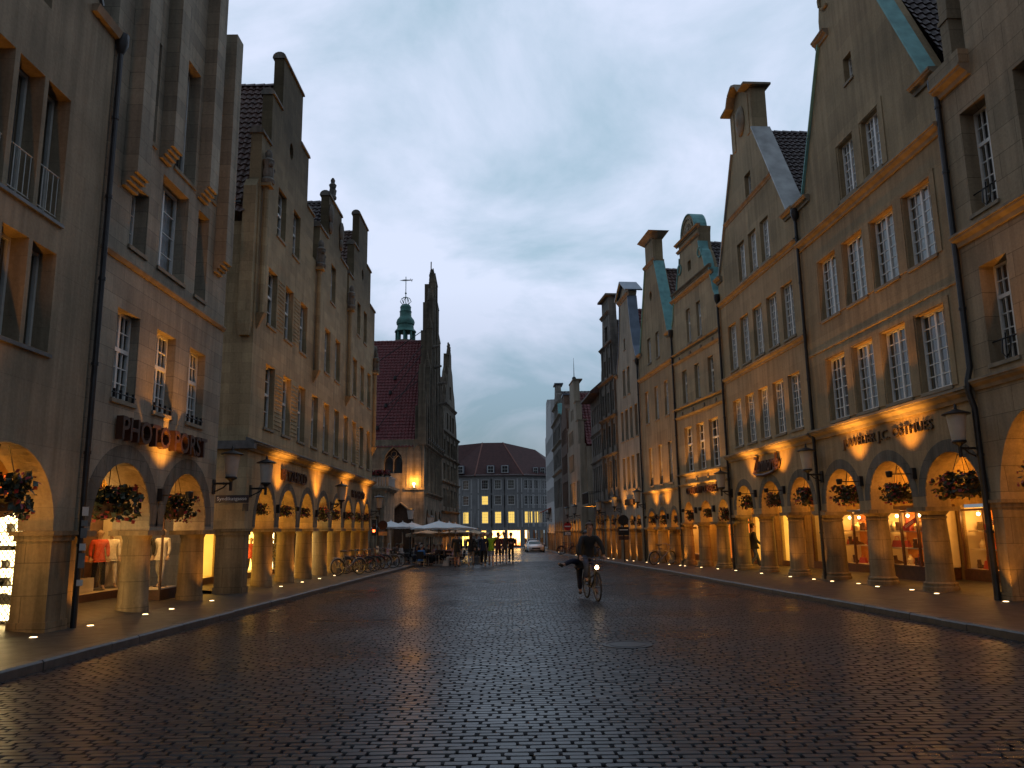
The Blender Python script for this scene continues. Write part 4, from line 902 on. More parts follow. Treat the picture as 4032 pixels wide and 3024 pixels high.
h.coping([(cx_+1.05*math.cos(t), 18.0+1.15*math.sin(t)) for t in [PI*i/12 for i in range(0, 13)]], -.05, .7, .06, S['copper'], 'copper_coping')
m = h.mb(); m.tube([(cx_+.8*math.cos(t), -.02, 18.05+.88*math.sin(t)) for t in [PI*i/12 for i in range(0, 13)]], .04, 6); m.ball((cx_, -.02, 18.2), .25, 9, 7, (1, .4, 1))
for i in range(9): t = PI*(i+.5)/9; m.box(cx_+.5*math.cos(t)-.03, cx_+.5*math.cos(t)+.03, -.03, .01, 18.05+.5*math.sin(t)-.1, 18.05+.5*math.sin(t)+.1)
h.part(m, 'shell_relief', S['cornice_stone'], True)
m = h.mb()
for z in (4.3, 8.12, 11.3): 
    for s in (1.0, 2.6, 4.2, 5.9): m.ball((s, -.03, z), .11, 7, 5, (1, .5, 1.2))
h.part(m, 'rosette_row', S['cornice_stone'], True)
h.roof(3.55, 3.2, 13.4, 17.6, .72, 9, S['tile_dark'])
h.text('COUNTRY CLASSICS', 5.7, 1.35, 3.5, 3.87, S['bronze'], d=-.03, ext=.10, bold=.006)
h.arcade(-.05, 7.2, 3.3, 2.1, S['arcade_plaster'], [1.0, 3.3, 5.75], [(.4, 2.2, -.1, 2.4), (2.6, 4.4, -.1, 2.4), (4.9, 6.7, -.1, 2.4)], 38, lampd=1.1, ends=(False, False))
for i, (a, b) in enumerate(((.4, 2.2), (2.6, 4.4), (4.9, 6.7))): h.shop(a, b, .0, 2.4, 2.1, .8, ['lit_warm', 'lit_orange', 'lit_orange'][i], 'wood_dark', ((a+b)/2,))
h.pipe(-.08, 13.0, zb=h.zb(0)+.05)
# --- slim copper-edged house
A4, B4 = (9.69, 45.2), (8.72, 53.1)
ar = [(1.27, 2.56, 2.0, 2.75), (3.39, 4.91, 2.0, 2.77), (5.59, 7.25, 2.0, 2.74)]
wins = [(1.72, 2.42, 4.35, 6.8), (3.68, 4.34, 4.35, 6.8), (5.7, 6.4, 4.35, 6.8), (1.88, 2.6, 8.45, 10.56), (3.88, 4.6, 8.45, 10.56), (5.97, 6.7, 8.45, 10.56), (3.15, 3.85, 12.3, 13.95), (4.97, 5.7, 12.3, 13.95)]
ov = [[(4.45+.26*math.cos(t), 16.6+.34*math.sin(t)) for t in [2*PI*i/12 for i in range(12)]]]
top = [(7.8, 13.3), (7.3, 13.4), (5.35, 18.6), (5.35, 18.75), (5.2, 18.8), (5.2, 20.35), (3.5, 20.35), (3.5, 18.8), (3.3, 18.75), (3.3, 18.6), (1.3, 13.4), (.85, 13.3)]
h = gable_house('R4', 'slim_copper_gable_house', 'slim copper-striped gable house with a square flared stone gable top', 'copper-striped house', A4, B4, top, .6, 7.85, ar, 1.72, .66, S['sand_smooth'], wins, extra=ov)
h.columns([.9, 2.98, 5.25, 7.55], .31, 1.72, .66, S['pier_stone']); h.rings(ar, .22, S['ring_grey'])
for i, (a, b, c, d) in enumerate(wins): h.window(a, b, c, d, 3, 7 if i < 6 else 5, 'plain', .13, back='room' if i < 3 else 'pane_backing')
for a, b, c, d in wins[:3]:
    m = h.mb(); m.tube([(a, .03, c+.5), (b, .03, c+.5)], .015, 4)
    for i in range(6): m.tube([(a+.05+(b-a-.1)*i/5, .03, c+.02), (a+.05+(b-a-.1)*i/5, .03, c+.5)], .010, 4)
    h.part(m, 'window_rail', S['iron'])
q = h.mb(); q.face([(4.0, .3, 16.1), (4.9, .3, 16.1), (4.9, .3, 17.1), (4.0, .3, 17.1)]); h.part(q, 'oval_window', S['room'])
h.cornice(.6, 7.9, 3.85, 4.05, .14, S['cornice_stone']); h.cornice(.6, 7.9, 11.4, 11.66, .2, S['cornice_stone']); h.cornice(3.1, 5.55, 18.6, 18.85, .14, S['cornice_stone'])
h.coping([(1.3, 13.4), (3.3, 18.6)], -.08, .60, .06, S['copper'], 'copper_coping'); h.coping([(7.3, 13.4), (5.35, 18.6)], -.08, .95, .06, S['copper'], 'copper_coping')
m = h.mb(); m.hexa([(3.45, -.02, 20.2), (5.25, -.02, 20.2), (5.25, .7, 20.2), (3.45, .7, 20.2)], [(3.0, -.4, 20.6), (5.7, -.4, 20.6), (5.7, 1.0, 20.6), (3.0, 1.0, 20.6)]); h.part(m, 'gable_cap', S['cornice_stone'])
for a, b in ((.55, 1.6), (7.0, 7.95)): h.cornice(a, b, 13.1, 13.35, .22, S['cornice_stone'])
m = h.mb(); m.box(3.6, 4.6, -.05, .01, 3.1, 3.7); m.ball((4.1, -.06, 3.4), .3, 8, 6, (1, .3, 1)); h.part(m, 'relief', S['cornice_stone'], True)
h.roof(4.3, 3.3, 13.4, 18.4, .7, 9, S['tile_brown'])
h.arcade(.7, 7.8, 2.95, 2.1, S['arcade_plaster'], [1.9, 4.15, 6.4], [(3.2, 5.2, -.2, 2.0)], 44, lampd=1.1, ends=(False, False))
h.shop(3.2, 5.2, .05, 2.0, 2.1, .8, 'display_back', 'wood_dark', (), glow=(2, 24))
h.pipe(.55, 12.9, zb=h.zb(.6)+.05)
# --- pale house with metal-edged concave gable
A5, B5 = (8.72, 53.1), (8.02, 59.6)
ar = [(1.0, 2.3, 1.9, 2.6), (2.75, 4.1, 1.9, 2.6), (4.55, 5.9, 1.9, 2.6)]
cs = [(.75, 1.5), (2.1, 2.9), (3.4, 4.2), (4.75, 5.5)]
wins = [(a, b, 4.45, 6.75) for a, b in cs]+[(a, b, 8.0, 10.2) for a, b in cs]+[(2.45, 3.2, 11.25, 13.2), (3.75, 4.5, 11.25, 13.2), (3.35, 3.8, 14.65, 15.45)]
top = [(6.5, 13.2), (6.2, 13.3), (5.5, 14.3), (5.0, 15.7), (4.65, 17.4), (4.5, 18.3), (4.75, 18.6), (3.25, 19.6), (1.8, 18.6), (2.05, 18.3), (1.9, 17.4), (1.5, 15.7), (1.0, 14.3), (.4, 13.3), (.05, 13.2)]
h = gable_house('R5', 'pale_concave_gable_house', 'pale concave-gabled plaster house edged in dark blue metal', 'concave-gabled house', A5, B5, top, .05, 6.5, ar, 1.65, .62, S['plaster_pale'], wins)
h.piers([(.08, 1.0), (2.3, 2.75), (4.1, 4.55), (5.9, 6.48)], 1.65, .62, S['pier_stone'])
for i, (a, b, c, d) in enumerate(wins): h.window(a, b, c, d, 2, 2, 'plain', .2, back='room', paint='white_dull')
h.coping([(.4, 13.3), (1.0, 14.3), (1.5, 15.7), (1.9, 17.4), (2.05, 18.3)], -.06, .65, .06, S['dark_zinc'], 'metal_coping'); h.coping([(6.2, 13.3), (5.5, 14.3), (5.0, 15.7), (4.65, 17.4), (4.5, 18.3)], -.06, 1.0, .06, S['dark_zinc'], 'metal_coping')
h.coping([(1.65, 18.6), (3.25, 19.65), (4.9, 18.6)], -.3, 1.0, .10, S['dark_zinc'], 'gable_cap'); h.cornice(1.75, 4.8, 18.25, 18.55, .2, S['cornice_stone'])
h.roof(3.25, 3.0, 13.3, 17.6, .7, 9, S['tile_red'])
for a, b in ((0, .6), (5.9, 6.55)): h.cornice(a, b, 12.95, 13.22, .2, S['cornice_stone'])
h.text('WEINHAUS', 4.9, 2.3, 3.28, 3.72, S['bronze'], d=-.02, ext=.12, bold=.01) if False else None
m = h.mb()
for i in range(7): m.box(2.35+i*.36, 2.35+i*.36+.26, -.16, -.02, 3.3+.03*(i % 2), 3.72-.03*((i+1) % 3))
h.part(m, 'lettering', S['letter_gold'])
h.arcade(.1, 6.45, 2.8, 2.1, S['arcade_plaster'], [1.65, 3.4, 5.2], [], 40, lampd=1.1, ends=(False, False))
h.pipe(.02, 12.8, zb=h.zb(0)+.05)
# --- dark ornate house, low eaved house with balcony
A6, B6 = (8.02, 59.6), (7.4, 65)
ar = [(.35, 1.65, 1.9, 2.75), (2.05, 3.35, 1.9, 2.75), (3.75, 5.05, 1.9, 2.75)]
cs = [(.55, 1.35), (2.3, 3.1), (4.05, 4.85)]
wins = [(a, b, 4.8, 6.9) for a, b in cs]+[(a, b, 8.0, 9.7) for a, b in cs]+[(a, b, 10.75, 12.4) for a, b in cs]+[(1.5, 2.2, 13.8, 15.1), (3.2, 3.9, 13.8, 15.1), (2.3, 3.1, 16.6, 17.8)]
top = [(5.42, 13.2), (5.1, 13.3), (5.0, 14.2), (4.7, 15.0), (4.6, 16.0), (4.2, 16.1), (4.1, 17.0), (3.9, 18.6), (3.9, 20.1), (1.5, 20.1), (1.5, 18.6), (1.3, 17.0), (1.2, 16.1), (.8, 16.0), (.7, 15.0), (.4, 14.2), (.3, 13.3), (.02, 13.2)]
h = gable_house('R6', 'dark_ornate_house', 'soot dark ornate house with pilasters, many cornices and a tall square gable top', 'dark ornate house', A6, B6, top, .02, 5.42, ar, 1.7, .62, S['ornate_dark'], wins)
h.piers([(.03, .35), (1.65, 2.05), (3.35, 3.75), (5.05, 5.4)], 1.7, .62, S['pier_stone'])
for a, b, c, d in wins: h.window(a, b, c, d, 2, 2, 'plain', .28, back='room', paint='white_dull', sill=False)
for z, p in ((3.6, .25), (7.2, .2), (10.1, .28), (13.1, .3), (16.0, .22), (18.6, .2)):
    a, b = ((0, 5.45) if z < 13.2 else (.6, 4.8) if z < 17 else (1.3, 4.1)); h.cornice(a, b, z, z+.28, p, S['ornate_dark'])
h.coping([(1.25, 20.1), (4.15, 20.1)], -.3, .8, .16, S['ornate_dark'])
m = h.mb()
for s in (.15, 1.6, 3.35, 5.05):
    for z0, z1 in ((4.0, 7.2), (7.5, 10.1), (10.4, 13.1)): m.box(s, s+.22, -.14, .01, z0, z1)
for s in (1.05, 2.5, 4.1): m.box(s, s+.2, -.12, .01, 13.4, 16.0)
h.part(m, 'pilaster', S['ornate_dark'])
h.roof(2.7, 2.6, 13.3, 18.4, .7, 9, S['tile_dark'])
h.arcade(.05, 5.4, 3.0, 3.0, S['arcade_plaster'], [1.0, 2.7, 4.4], [], 50, lampd=1.2)
A6b, B6b = (7.4, 65), (7.12, 71)
ar = [(.4, 1.5, 1.9, 2.8), (2.0, 3.2, 1.9, 2.8), (3.7, 5.0, 1.9, 2.8)]
cs = [(.5+1.05*i, .5+1.05*i+.62) for i in range(5)]
wins = [(a, b, 4.7, 6.9) for a, b in cs]+[(a, b, 7.9, 9.45) for a, b in cs]+[(a, b, 10.6, 12.1) for a, b in cs]
h = gable_house('R6b', 'low_eaved_house', 'lower dark stone house with narrow windows, wide eaves and an iron balcony', 'low eaved house', A6b, B6b, [(5.98, 12.9), (.02, 12.9)], .02, 5.98, ar, 1.7, .62, S['ornate_dark'], wins)
h.piers([(.03, .4), (1.5, 2.0), (3.2, 3.7), (5.0, 5.96)], 1.7, .62, S['pier_stone'])
for a, b, c, d in wins: h.window(a, b, c, d, 1, 2, 'plain', .25, back='room', paint='white_dull', sill=False)
m = h.mb(); m.hexa([(-.1, -.9, 12.85), (6.1, -.9, 12.85), (6.1, 4, 12.85), (-.1, 4, 12.85)], [(-.1, -.9, 13.0), (6.1, -.9, 13.0), (6.1, 4, 17.2), (-.1, 4, 17.2)]); h.part(m, 'roof', S['tile_dark'])
h.cornice(0, 6, 9.6, 9.8, .15, S['ornate_dark']); h.cornice(0, 6, 7.2, 7.4, .15, S['ornate_dark'])
m = h.mb(); m.box(1.6, 5.2, -1.15, -.01, 3.55, 3.75); bal = h.part(m, 'balcony', S['cornice_stone'])
m = h.mb(); m.tube([(1.65, -.02, 4.7), (1.65, -1.1, 4.7), (5.15, -1.1, 4.7), (5.15, -.02, 4.7)], .03, 5)
for i in range(24): s = 1.65+3.5*i/23; m.tube([(s, -1.1, 3.75), (s, -1.1, 4.7)], .016, 4)
for i in range(7): d = -.05-1.05*i/6; m.tube([(1.65, d, 3.75), (1.65, d, 4.7)], .016, 4); m.tube([(5.15, d, 3.75), (5.15, d, 4.7)], .016, 4)
m.build('balcony_railing', S['iron'], bal)
h.arcade(.05, 5.9, 3.0, 3.0, S['arcade_plaster'], [1.0, 2.6, 4.3], [], 50, lampd=1.2)
# --- white stepped gable with spike
A7, B7 = (6.3, 74), (5.8, 83.7)
ar = [(.8+2.2*i, 2.5+2.2*i, 1.7, 2.6) for i in range(4)]
wins = [(4.4+1.05*i, 5.2+1.05*i, 4.15, 6.2) for i in range(4)]+[(1.0+1.05*i, 1.75+1.05*i, 4.15, 6.2) for i in range(2)]+[(4.5+1.02*i, 5.3+1.02*i, 7.3, 9.0) for i in range(4)]+[(4.5+1.02*i, 5.25+1.02*i, 10.0, 11.4) for i in range(4)]+[(4.0, 4.7, 12.4, 13.5), (5.3, 6.0, 12.4, 13.5)]
top = [(9.72, 9.6), (9.1, 9.6), (9.1, 11.9), (7.9, 11.9), (7.9, 13.9), (6.6, 13.9), (6.6, 16.3), (3.3, 16.3), (3.3, 13.9), (2.1, 13.9), (2.1, 11.9), (.9, 11.9), (.9, 9.6), (.0, 9.6)]
h = gable_house('R7', 'stepped_gable_house', 'pale stepped gable house with a tall spike and a red tiled roof facing the viewer', 'stepped gable house with the spike', A7, B7, top, 0, 9.72, ar, 1.5, .6, S['plaster_pale'], wins)
h.piers([(.02, .8)]+[(2.5+2.2*i, 3.0+2.2*i) for i in range(3)]+[(9.1, 9.7)], 1.5, .6, S['pier_stone'])
for a, b, c, d in wins: h.window(a, b, c, d, 1, 2, 'plain', .2, back='room', sill=False)
for a, b, z in ((9.15, 7.85, 11.9), (7.95, 6.55, 13.9), (6.7, 3.2, 16.3), (3.35, 2.05, 13.9), (2.15, .85, 11.9)): h.coping([(a, z), (b, z)], -.06, .9, .12, S['cornice_stone'])
m = h.mb(); m.ball((4.95, .3, 16.75), .22, 8, 6); m.tube([(4.95, .3, 16.4), (4.95, .3, 18.9)], [.05, .012], 6); h.part(m, 'finial', S['iron'], True)
h.roof(4.95, 4.9, 9.5, 15.2, .7, 7, S['tile_red'], tile=.32, row=.4)
m = h.mb(); m.wall([(.6, -1.1), (7, -1.1), (7, 9.3), (.6, 9.3)], [[(1.0, -1.0), (1.0, 1.6), (1.25, 2.2), (1.8, 2.5), (2.35, 2.2), (2.6, 1.6), (2.6, -1.0)][::1], [(1.3, 4.7), (2.1, 4.7), (2.1, 6.6), (1.3, 6.6)]], .001, .3)
w_ = m.v; m.v = [(y_*1.0, -x, z) for (x, y_, z) in w_]; ew = h.part(m, 'end_wall', S['plaster_pale'])
q = h.mb(); q.face([(.2, 1.2, 4.6), (.2, 2.2, 4.6), (.2, 2.2, 6.7), (.2, 1.2, 6.7)]); q.face([(.2, .9, -1.1), (.2, 2.7, -1.1), (.2, 2.7, 2.6), (.2, .9, 2.6)]); q.build('pane', S['room'], ew)
q = h.mb(); q.box(-.06, -.01, 1.22, 1.3, 4.65, 6.65); q.box(-.06, -.01, 2.1, 2.18, 4.65, 6.65); q.box(-.06, -.01, 1.3, 2.1, 4.62, 4.7); q.box(-.06, -.01, 1.3, 2.1, 5.6, 5.66); q.build('window_frame', S['white_paint'], ew)
h.arcade(.1, 9.6, 2.85, 3.0, S['arcade_plaster'], [1.6, 3.8, 6.0, 8.2], [], 50, lampd=1.2)
# --- brown brick house, copper-trimmed gable house, grey end house
A8, B8 = (5.8, 83.7), (5.6, 91)
wins = [(.8+1.5*i, 1.8+1.5*i, z0, z1) for i in range(4) for z0, z1 in ((4.0, 6.7), (7.6, 9.6), (10.8, 12.5))]
h = gable_house('R8', 'brown_brick_house', 'narrow brown brick house with a curved gable and white barred windows', 'brown brick house', A8, B8, [(7.3, 13.2), (6.6, 13.3), (6.0, 14.6), (5.0, 15.2), (4.6, 16.3), (2.6, 16.3), (2.2, 15.2), (1.2, 14.6), (.6, 13.3), (.02, 13.2)], .02, 7.3, [(.6, 2.2, 1.6, 2.5), (2.8, 4.4, 1.6, 2.5), (5.0, 6.6, 1.6, 2.5)], 1.5, .6, S['brick_brown'], wins)
h.piers([(.03, .6), (2.2, 2.8), (4.4, 5.0), (6.6, 7.28)], 1.5, .6, S['pier_stone'])
for a, b, c, d in wins: h.window(a, b, c, d, 2, 3, 'plain', .1, back='room', sill=False)
h.roof(3.6, 3.4, 13.2, 15.8, .7, 7, S['tile_red'], tile=.4, row=.5); h.coping([(2.5, 16.3), (4.7, 16.3)], -.1, .8, .12, S['dark_zinc'])
h.arcade(.05, 7.25, 2.75, 3, S['arcade_plaster'], [1.4, 3.6, 5.8], [], 50, lampd=1.2)
A9, B9 = (5.6, 91), (5.3, 104)
wins = [(1.2+2.0*i, 2.4+2.0*i, z0, z1) for i in range(6) for z0, z1 in ((4.2, 7.6), (9.0, 11.0), (12.2, 14.0))]+[(5.2, 6.2, 15.0, 16.4), (7.0, 8.0, 15.0, 16.4)]
h = gable_house('R9', 'banded_gable_house', 'tall brown banded gable house with copper touches beside the grey end house', 'banded gable house', A9, B9, [(12.9, 14.8), (11.2, 14.9), (10.4, 16.4), (9.4, 16.6), (8.8, 18.0), (8.2, 18.2), (7.6, 19.4), (5.6, 19.4), (5.0, 18.2), (4.2, 18.0), (3.6, 16.6), (2.6, 16.4), (1.8, 14.9), (.05, 14.8)], .05, 12.9, [(1+3*i, 3.2+3*i, 1.5, 2.6) for i in range(4)], 1.4, .6, S['ornate_dark'], wins)
h.piers([(.1, 1)]+[(3.2+3*i, 4+3*i) for i in range(3)]+[(12.2, 12.88)], 1.4, .6, S['pier_stone'])
for a, b, c, d in wins: h.window(a, b, c, d, 2, 3, 'two', .15, back='room', paint='white_dull', sill=False)
for z in (8.2, 11.6, 14.7, 16.5): h.cornice(0 if z < 14.8 else 2.5, 13 if z < 14.8 else 10.5, z, z+.25, .25, S['cornice_stone'])
h.coping([(2.6, 16.4), (3.6, 16.6)], -.1, .9, .1, S['copper'], 'copper_coping'); h.coping([(1.8, 14.9), (2.6, 16.4)], -.1, .9, .1, S['copper'], 'copper_coping'); h.coping([(5.4, 19.4), (7.8, 19.4)], -.2, .9, .15, S['dark_zinc'])
h.roof(6.5, 5.6, 14.7, 18.6, .7, 7, S['tile_dark'], tile=.5, row=.6)
h.arcade(.05, 12.85, 2.85, 3, S['arcade_plaster'], [2, 5, 8, 11], [], 60, lampd=1.2)
A10, B10 = (5.3, 104), (5.0, 121)
wins = [(1+1.9*i, 2.2+1.9*i, z0, z1) for i in range(8) for z0, z1 in ((5.3, 7.2), (8.6, 10.8), (12.3, 14.2))]
h = gable_house('R10', 'grey_end_house', 'grey tall house with rows of narrow windows at the far end of the row', 'grey end house', A10, B10, [(17, 15.3), (15, 15.4), (13, 20.2), (10.5, 20.4), (9.6, 17), (8.4, 18.9), (3.0, 19.2), (2.6, 15.4), (.05, 15.3)], .05, 17, [(1+3.2*i, 3.4+3.2*i, 1.2, 2.4) for i in range(5)], 1.1, .6, S['trim_grey'], wins)
h.piers([(.1, 1)]+[(3.4+3.2*i, 4.2+3.2*i) for i in range(4)]+[(16.2, 16.9)], 1.1, .6, S['pier_stone'])
for a, b, c, d in wins: h.window(a, b, c, d, 2, 2, 'two', .1, back='room', sill=False)
m = h.mb(); m.extr([(-1.3, 3.9), (-.02, 4.5), (-.02, 4.6), (-1.35, 4.0)], 6, 14); h.part(m, 'awning', plain('awning_red', (.35, .05, .03), .8))
h.arcade(.05, 16.9, 2.6, 3, S['arcade_plaster'], [2.2, 5.4, 8.6, 11.8], [], 60, lampd=1.2)
# ================================================================== TOWN HALL and neighbours
h = H['TH'] = House('town_hall', 'gothic town hall with a steep red side roof, pinnacled gable and pointed window', (-7.85, 70), (-7.5, 82.5), 1); h.nick = 'gothic town hall'
arT = [(.6+3.05*i, 2.9+3.05*i, 1.4, 3.6) for i in range(4)]
W4 = [(1.0+2.85*i, 2.9+2.85*i) for i in range(4)]
hol = []
for a, b in W4: hol.append([(a, 5.4), (b, 5.4), (b, 7.6), ((a+b)/2+.5, 8.3), ((a+b)/2, 8.7), ((a+b)/2-.5, 8.3), (a, 7.6)])
st = [(0, 9.5), (0, 12.2), (1.7, 12.2), (1.7, 15.2), (3.2, 15.2), (3.2, 18.6), (4.5, 18.6), (4.5, 21.2), (5.6, 21.2), (5.6, 23.0), (6.9, 23.0), (6.9, 21.2), (8.0, 21.2), (8.0, 18.6), (9.3, 18.6), (9.3, 15.2), (10.8, 15.2), (10.8, 12.2), (12.5, 12.2), (12.5, 9.5)]
slots = []
for s in (2.4, 3.85, 5.05, 6.25, 7.45, 8.65, 10.1):
    zt = {2.4: 14, 3.85: 17.4, 5.05: 20, 6.25: 21.8, 7.45: 20, 8.65: 17.4, 10.1: 14}[s]; slots.append([(s-.3, zt-2.6), (s+.3, zt-2.6), (s+.3, zt-.5), (s, zt), (s-.3, zt-.5)])
h.facade(st[::-1], 0, 12.5, [a+(1,) for a in arT], 1.2, .9, S['gothic'], hol+slots)
h.piers([(.0, .6)]+[(2.9+3.05*i, 3.65+3.05*i) for i in range(3)]+[(12.05, 12.5)], 1.2, .9, S['gothic'])
for i, (a, b) in enumerate(W4): h.window(a, b, 5.4, 8.75, 2, 6, 'two', .5, back='room', paint='white_dull', sill=False)
q = h.mb()
for s in (0, 1.6, 3.1, 4.4, 5.5, 7.0, 8.1, 9.4, 10.9, 12.5):
    zt = {0: 12.2, 1.6: 15.2, 3.1: 18.6, 4.4: 21.2, 5.5: 23}.get(s) or {12.5: 12.2, 10.9: 15.2, 9.4: 18.6, 8.1: 21.2, 7.0: 23}[s]
    q.box(s-.16, s+.16, -.22, .3, 9.3, zt+.1)
    q.hexa([(s-.2, -.26, zt+.1), (s+.2, -.26, zt+.1), (s+.2, .34, zt+.1), (s-.2, .34, zt+.1)], [(s-.02, 0, zt+1.3), (s+.02, 0, zt+1.3), (s+.02, .08, zt+1.3), (s-.02, .08, zt+1.3)])
    for k in range(5): z = zt+.25+.2*k; w = .22-.035*k; q.box(s-w, s+w, -.02, .12, z, z+.06); q.box(s-.04, s+.04, .04-w, .04+w, z, z+.06)
h.part(q, 'pinnacle_row', S['gothic'])
q = h.mb()
for s, z in ((5.6, 23), (6.9, 23), (4.5, 21.3), (8, 21.3)): stone_figure(q, s, .3, z, .9)
stone_figure(q, 6.25, .3, 23.0, 1.25); q.tube([(6.05, .3, 24.1), (5.95, .3, 24.5), (6.0, .3, 25.0)], .06, 5)
h.part(q, 'gable_figure', S['ornate_dark'], True)
q = h.mb()
for s, z in ((3.2, 17.2), (4.5, 15.8), (8.0, 15.0), (9.3, 13.5)): q.tube([(s, 0, z), (s, -.5, z+.05), (s, -.95, z+.12)], [.18, .15, .08], 6)
h.part(q, 'gargoyle', S['ornate_dark'], True)
h.cornice(-.2, 12.5, 4.75, 5.1, .25, S['gothic']); h.cornice(-.1, 12.5, 9.05, 9.35, .28, S['gothic'])
q = h.mb()
for i in range(9): s = .4+1.45*i; q.tube([(s, -.28, 9.35), (s, -.30, 9.75), (s+.3, -.32, 9.95), (s+.55, -.3, 9.8)], .03, 4)
q.tube([(0, -.3, 9.7), (12.4, -.3, 9.7)], .025, 4); h.part(q, 'iron_cresting', S['iron'])
q = h.mb()
for i in range(13): s = .5+.95*i; q.box(s-.06, s+.06, -.1, .01, 5.1, 9.05)
h.part(q, 'mullion_shaft', S['gothic'])
# side wall facing the viewer, with traceried window and portal
m = h.mb(); n = 10
def gothic_pts(c, w, z0, zs, zk, n=9):
    P = [(c-w, z0), (c+w, z0), (c+w, zs)]
    for i in range(1, n+1): t = i/n; P.append((c+w*(1-t**1.6), zs+(zk-zs)*t**.75*(1-.0*t)))
    for i in range(n-1, -1, -1): t = i/n; P.append((c-w*(1-t**1.6), zs+(zk-zs)*t**.75))
    return P
gw = gothic_pts(2.72, .80, 6.72, 7.85, 9.05); gp = gothic_pts(2.05, 1.25, -1.2, 2.3, 4.15)
m.wall([(.01, -1.3), (6.5, -1.3), (6.5, 9.7), (.01, 9.7)], [gw, gp], 0, .45)
side = lambda mm: [(-y_, x, z) for (x, y_, z) in mm.v]
m.v = [(-(.45-y_)-0.0, x, z) for (x, y_, z) in m.v]; h.part(m, 'side_wall', S['gothic'])
def sidepart(mm, nm, mat, par=None, off=-.45): mm.v = [(off+y_, x, z) for (x, y_, z) in mm.v]; return mm.build(nm, mat, par or h.root)
q = h.mb(); q.face([(1.7, .3, 6.6), (3.7, .3, 6.6), (3.7, .3, 9.2), (1.7, .3, 9.2)]); wn = sidepart(q, 'gothic_window', S['room'])
q = h.mb(); q.box(2.68, 2.76, .12, .26, 6.72, 8.2)
for c in (2.32, 3.12):
    P = gothic_pts(c, .36, 6.75, 7.75, 8.3, 6); q.tube([(a, .18, b) for a, b in P[2:]], .035, 5)
q.tube([(2.72+.25*math.cos(t), .18, 8.45+.25*math.sin(t)) for t in [i*PI/7 for i in range(14)]], .035, 5, True)
q.tube([(a, .02, b) for a, b in gw[2:]], .07, 6)
sidepart(q, 'tracery', S['gothic'], wn)
q = h.mb(); q.face([(.6, .4, -1.2), (3.5, .4, -1.2), (3.5, .4, 4.3), (.6, .4, 4.3)]); pt = sidepart(q, 'portal', plain('oak_gate', (.06, .028, .012), .6, var=.4))
q = h.mb(); q.tube([(a, .02, b) for a, b in gp[2:]], .10, 6); sidepart(q, 'portal_moulding', S['gothic'], pt)
q = h.mb()
for c in (.55, 1.2):
    P = gothic_pts(c, .30, 8.2, 8.6, 9.15, 6); q.tube([(a, -.02, b) for a, b in P[2:]], .04, 5); q.box(c-.33, c-.28, -.05, .0, 5.4, 8.6)
q.box(-.05, 1.7, -.10, 0, 5.25, 5.45); q.box(1.48, 1.54, -.05, 0, 5.4, 8.6); sidepart(q, 'blind_tracery', S['gothic'])
q = h.mb(); q.box(-.15, .55, -.10, .05, 9.2, 13.2); q.hexa([(-.15, -.1, 13.2), (.55, -.1, 13.2), (.55, .05, 13.2), (-.15, .05, 13.2)], [(.15, 0, 15.2), (.25, 0, 15.2), (.25, .02, 15.2), (.15, .02, 15.2)])
q.box(.0, .5, -.05, .05, 13.2, 16.5); sidepart(q, 'corner_pier', S['gothic'])
h.roof(6.25, 6.4, 9.6, 20.3, .95, 7.5, S['tile_red'], tile=.30, row=.36, over=.35)
q = h.mb()
for d, t0, dz in ((3.4, .62, 5.0), (3.65, .48, 6), (3.9, .36, 4.2), (4.4, .16, 9.0)):
    e = Vector((6.25-6.75*(1-t0), d, 9.0+11.3*t0)); q.tube([(e.x-.1, e.y, e.z), (.9+t0*3.5, .7, e.z+dz*.62)], .035, 5); q.lathe(e.x-.12, e.y, [(.16, e.z-.1), (.13, e.z+.25)], 8)
q.tube([(3.6, 6, 17.0), (4.6, .8, 21.0)], .04, 5); h.part(q, 'tie_rod', S['iron'])
q = h.mb(); q.tube([(-.5, 4.55, 9.6), (-.5, 4.55, 17.6)], .07, 6); q.ball((-.5, 4.55, 17.9), .28, 8, 6, (1, 1, 1.4)); h.part(q, 'lightning_figure', S['ornate_dark'], True)
# lit wall lamp on the side wall corner
q = h.mb(); q.ball((.85, -.3, 5.75), .12, 8, 6); q.tube([(.85, -.02, 5.5), (.85, -.3, 5.6)], .03, 5); lo_ = sidepart(q, 'corner_lamp', S['bulb'])
l = bpy.data.lights.new('corner_light', 'POINT'); l.energy = 170; l.color = WARM; l.shadow_soft_size = .1
lo = link(bpy.data.objects.new('corner_light', l), h.root); lo.location = (-.95, .85, 6.0)
# --- bell turret far behind the roof
X, Y = -13.15, 95.0
t = empty('church_turret', (X, Y, 0), 0, 'slender green copper turret with open lantern and weather vane rising behind the red roof', 'church tower')
k = 1.357
def zz(z): return (z-1.76)*k+1.76
m = MB(); m.lathe(0, 0, [(1.75, 8), (1.75, zz(18.6)), (1.3, zz(18.75))], 8); m.build('base', S['gothic'], t)
m = MB()
for i in range(8): a = 2*PI*i/8; m.tube([(1.12*math.cos(a), 1.12*math.sin(a), zz(18.7)), (1.12*math.cos(a), 1.12*math.sin(a), zz(19.7))], .14, 6)
m.lathe(0, 0, [(.25, zz(18.7)), (.25, zz(19.7))], 8); m.build('lantern', S['spire_copper'], t)
m = MB(); m.lathe(0, 0, [(1.35, zz(19.6)), (1.32, zz(19.68)), (1.05, zz(19.9)), (1.0, zz(20.25)), (1.1, zz(20.3)), (1.16, zz(20.5)), (1.05, zz(20.75)), (.8, zz(20.98)), (.72, zz(21.1)), (.72, zz(21.5)), (.78, zz(21.52)), (.68, zz(21.6)), (.66, zz(21.8)), (.7, zz(21.95)), (.55, zz(22.15)), (.45, zz(22.2))], 16)
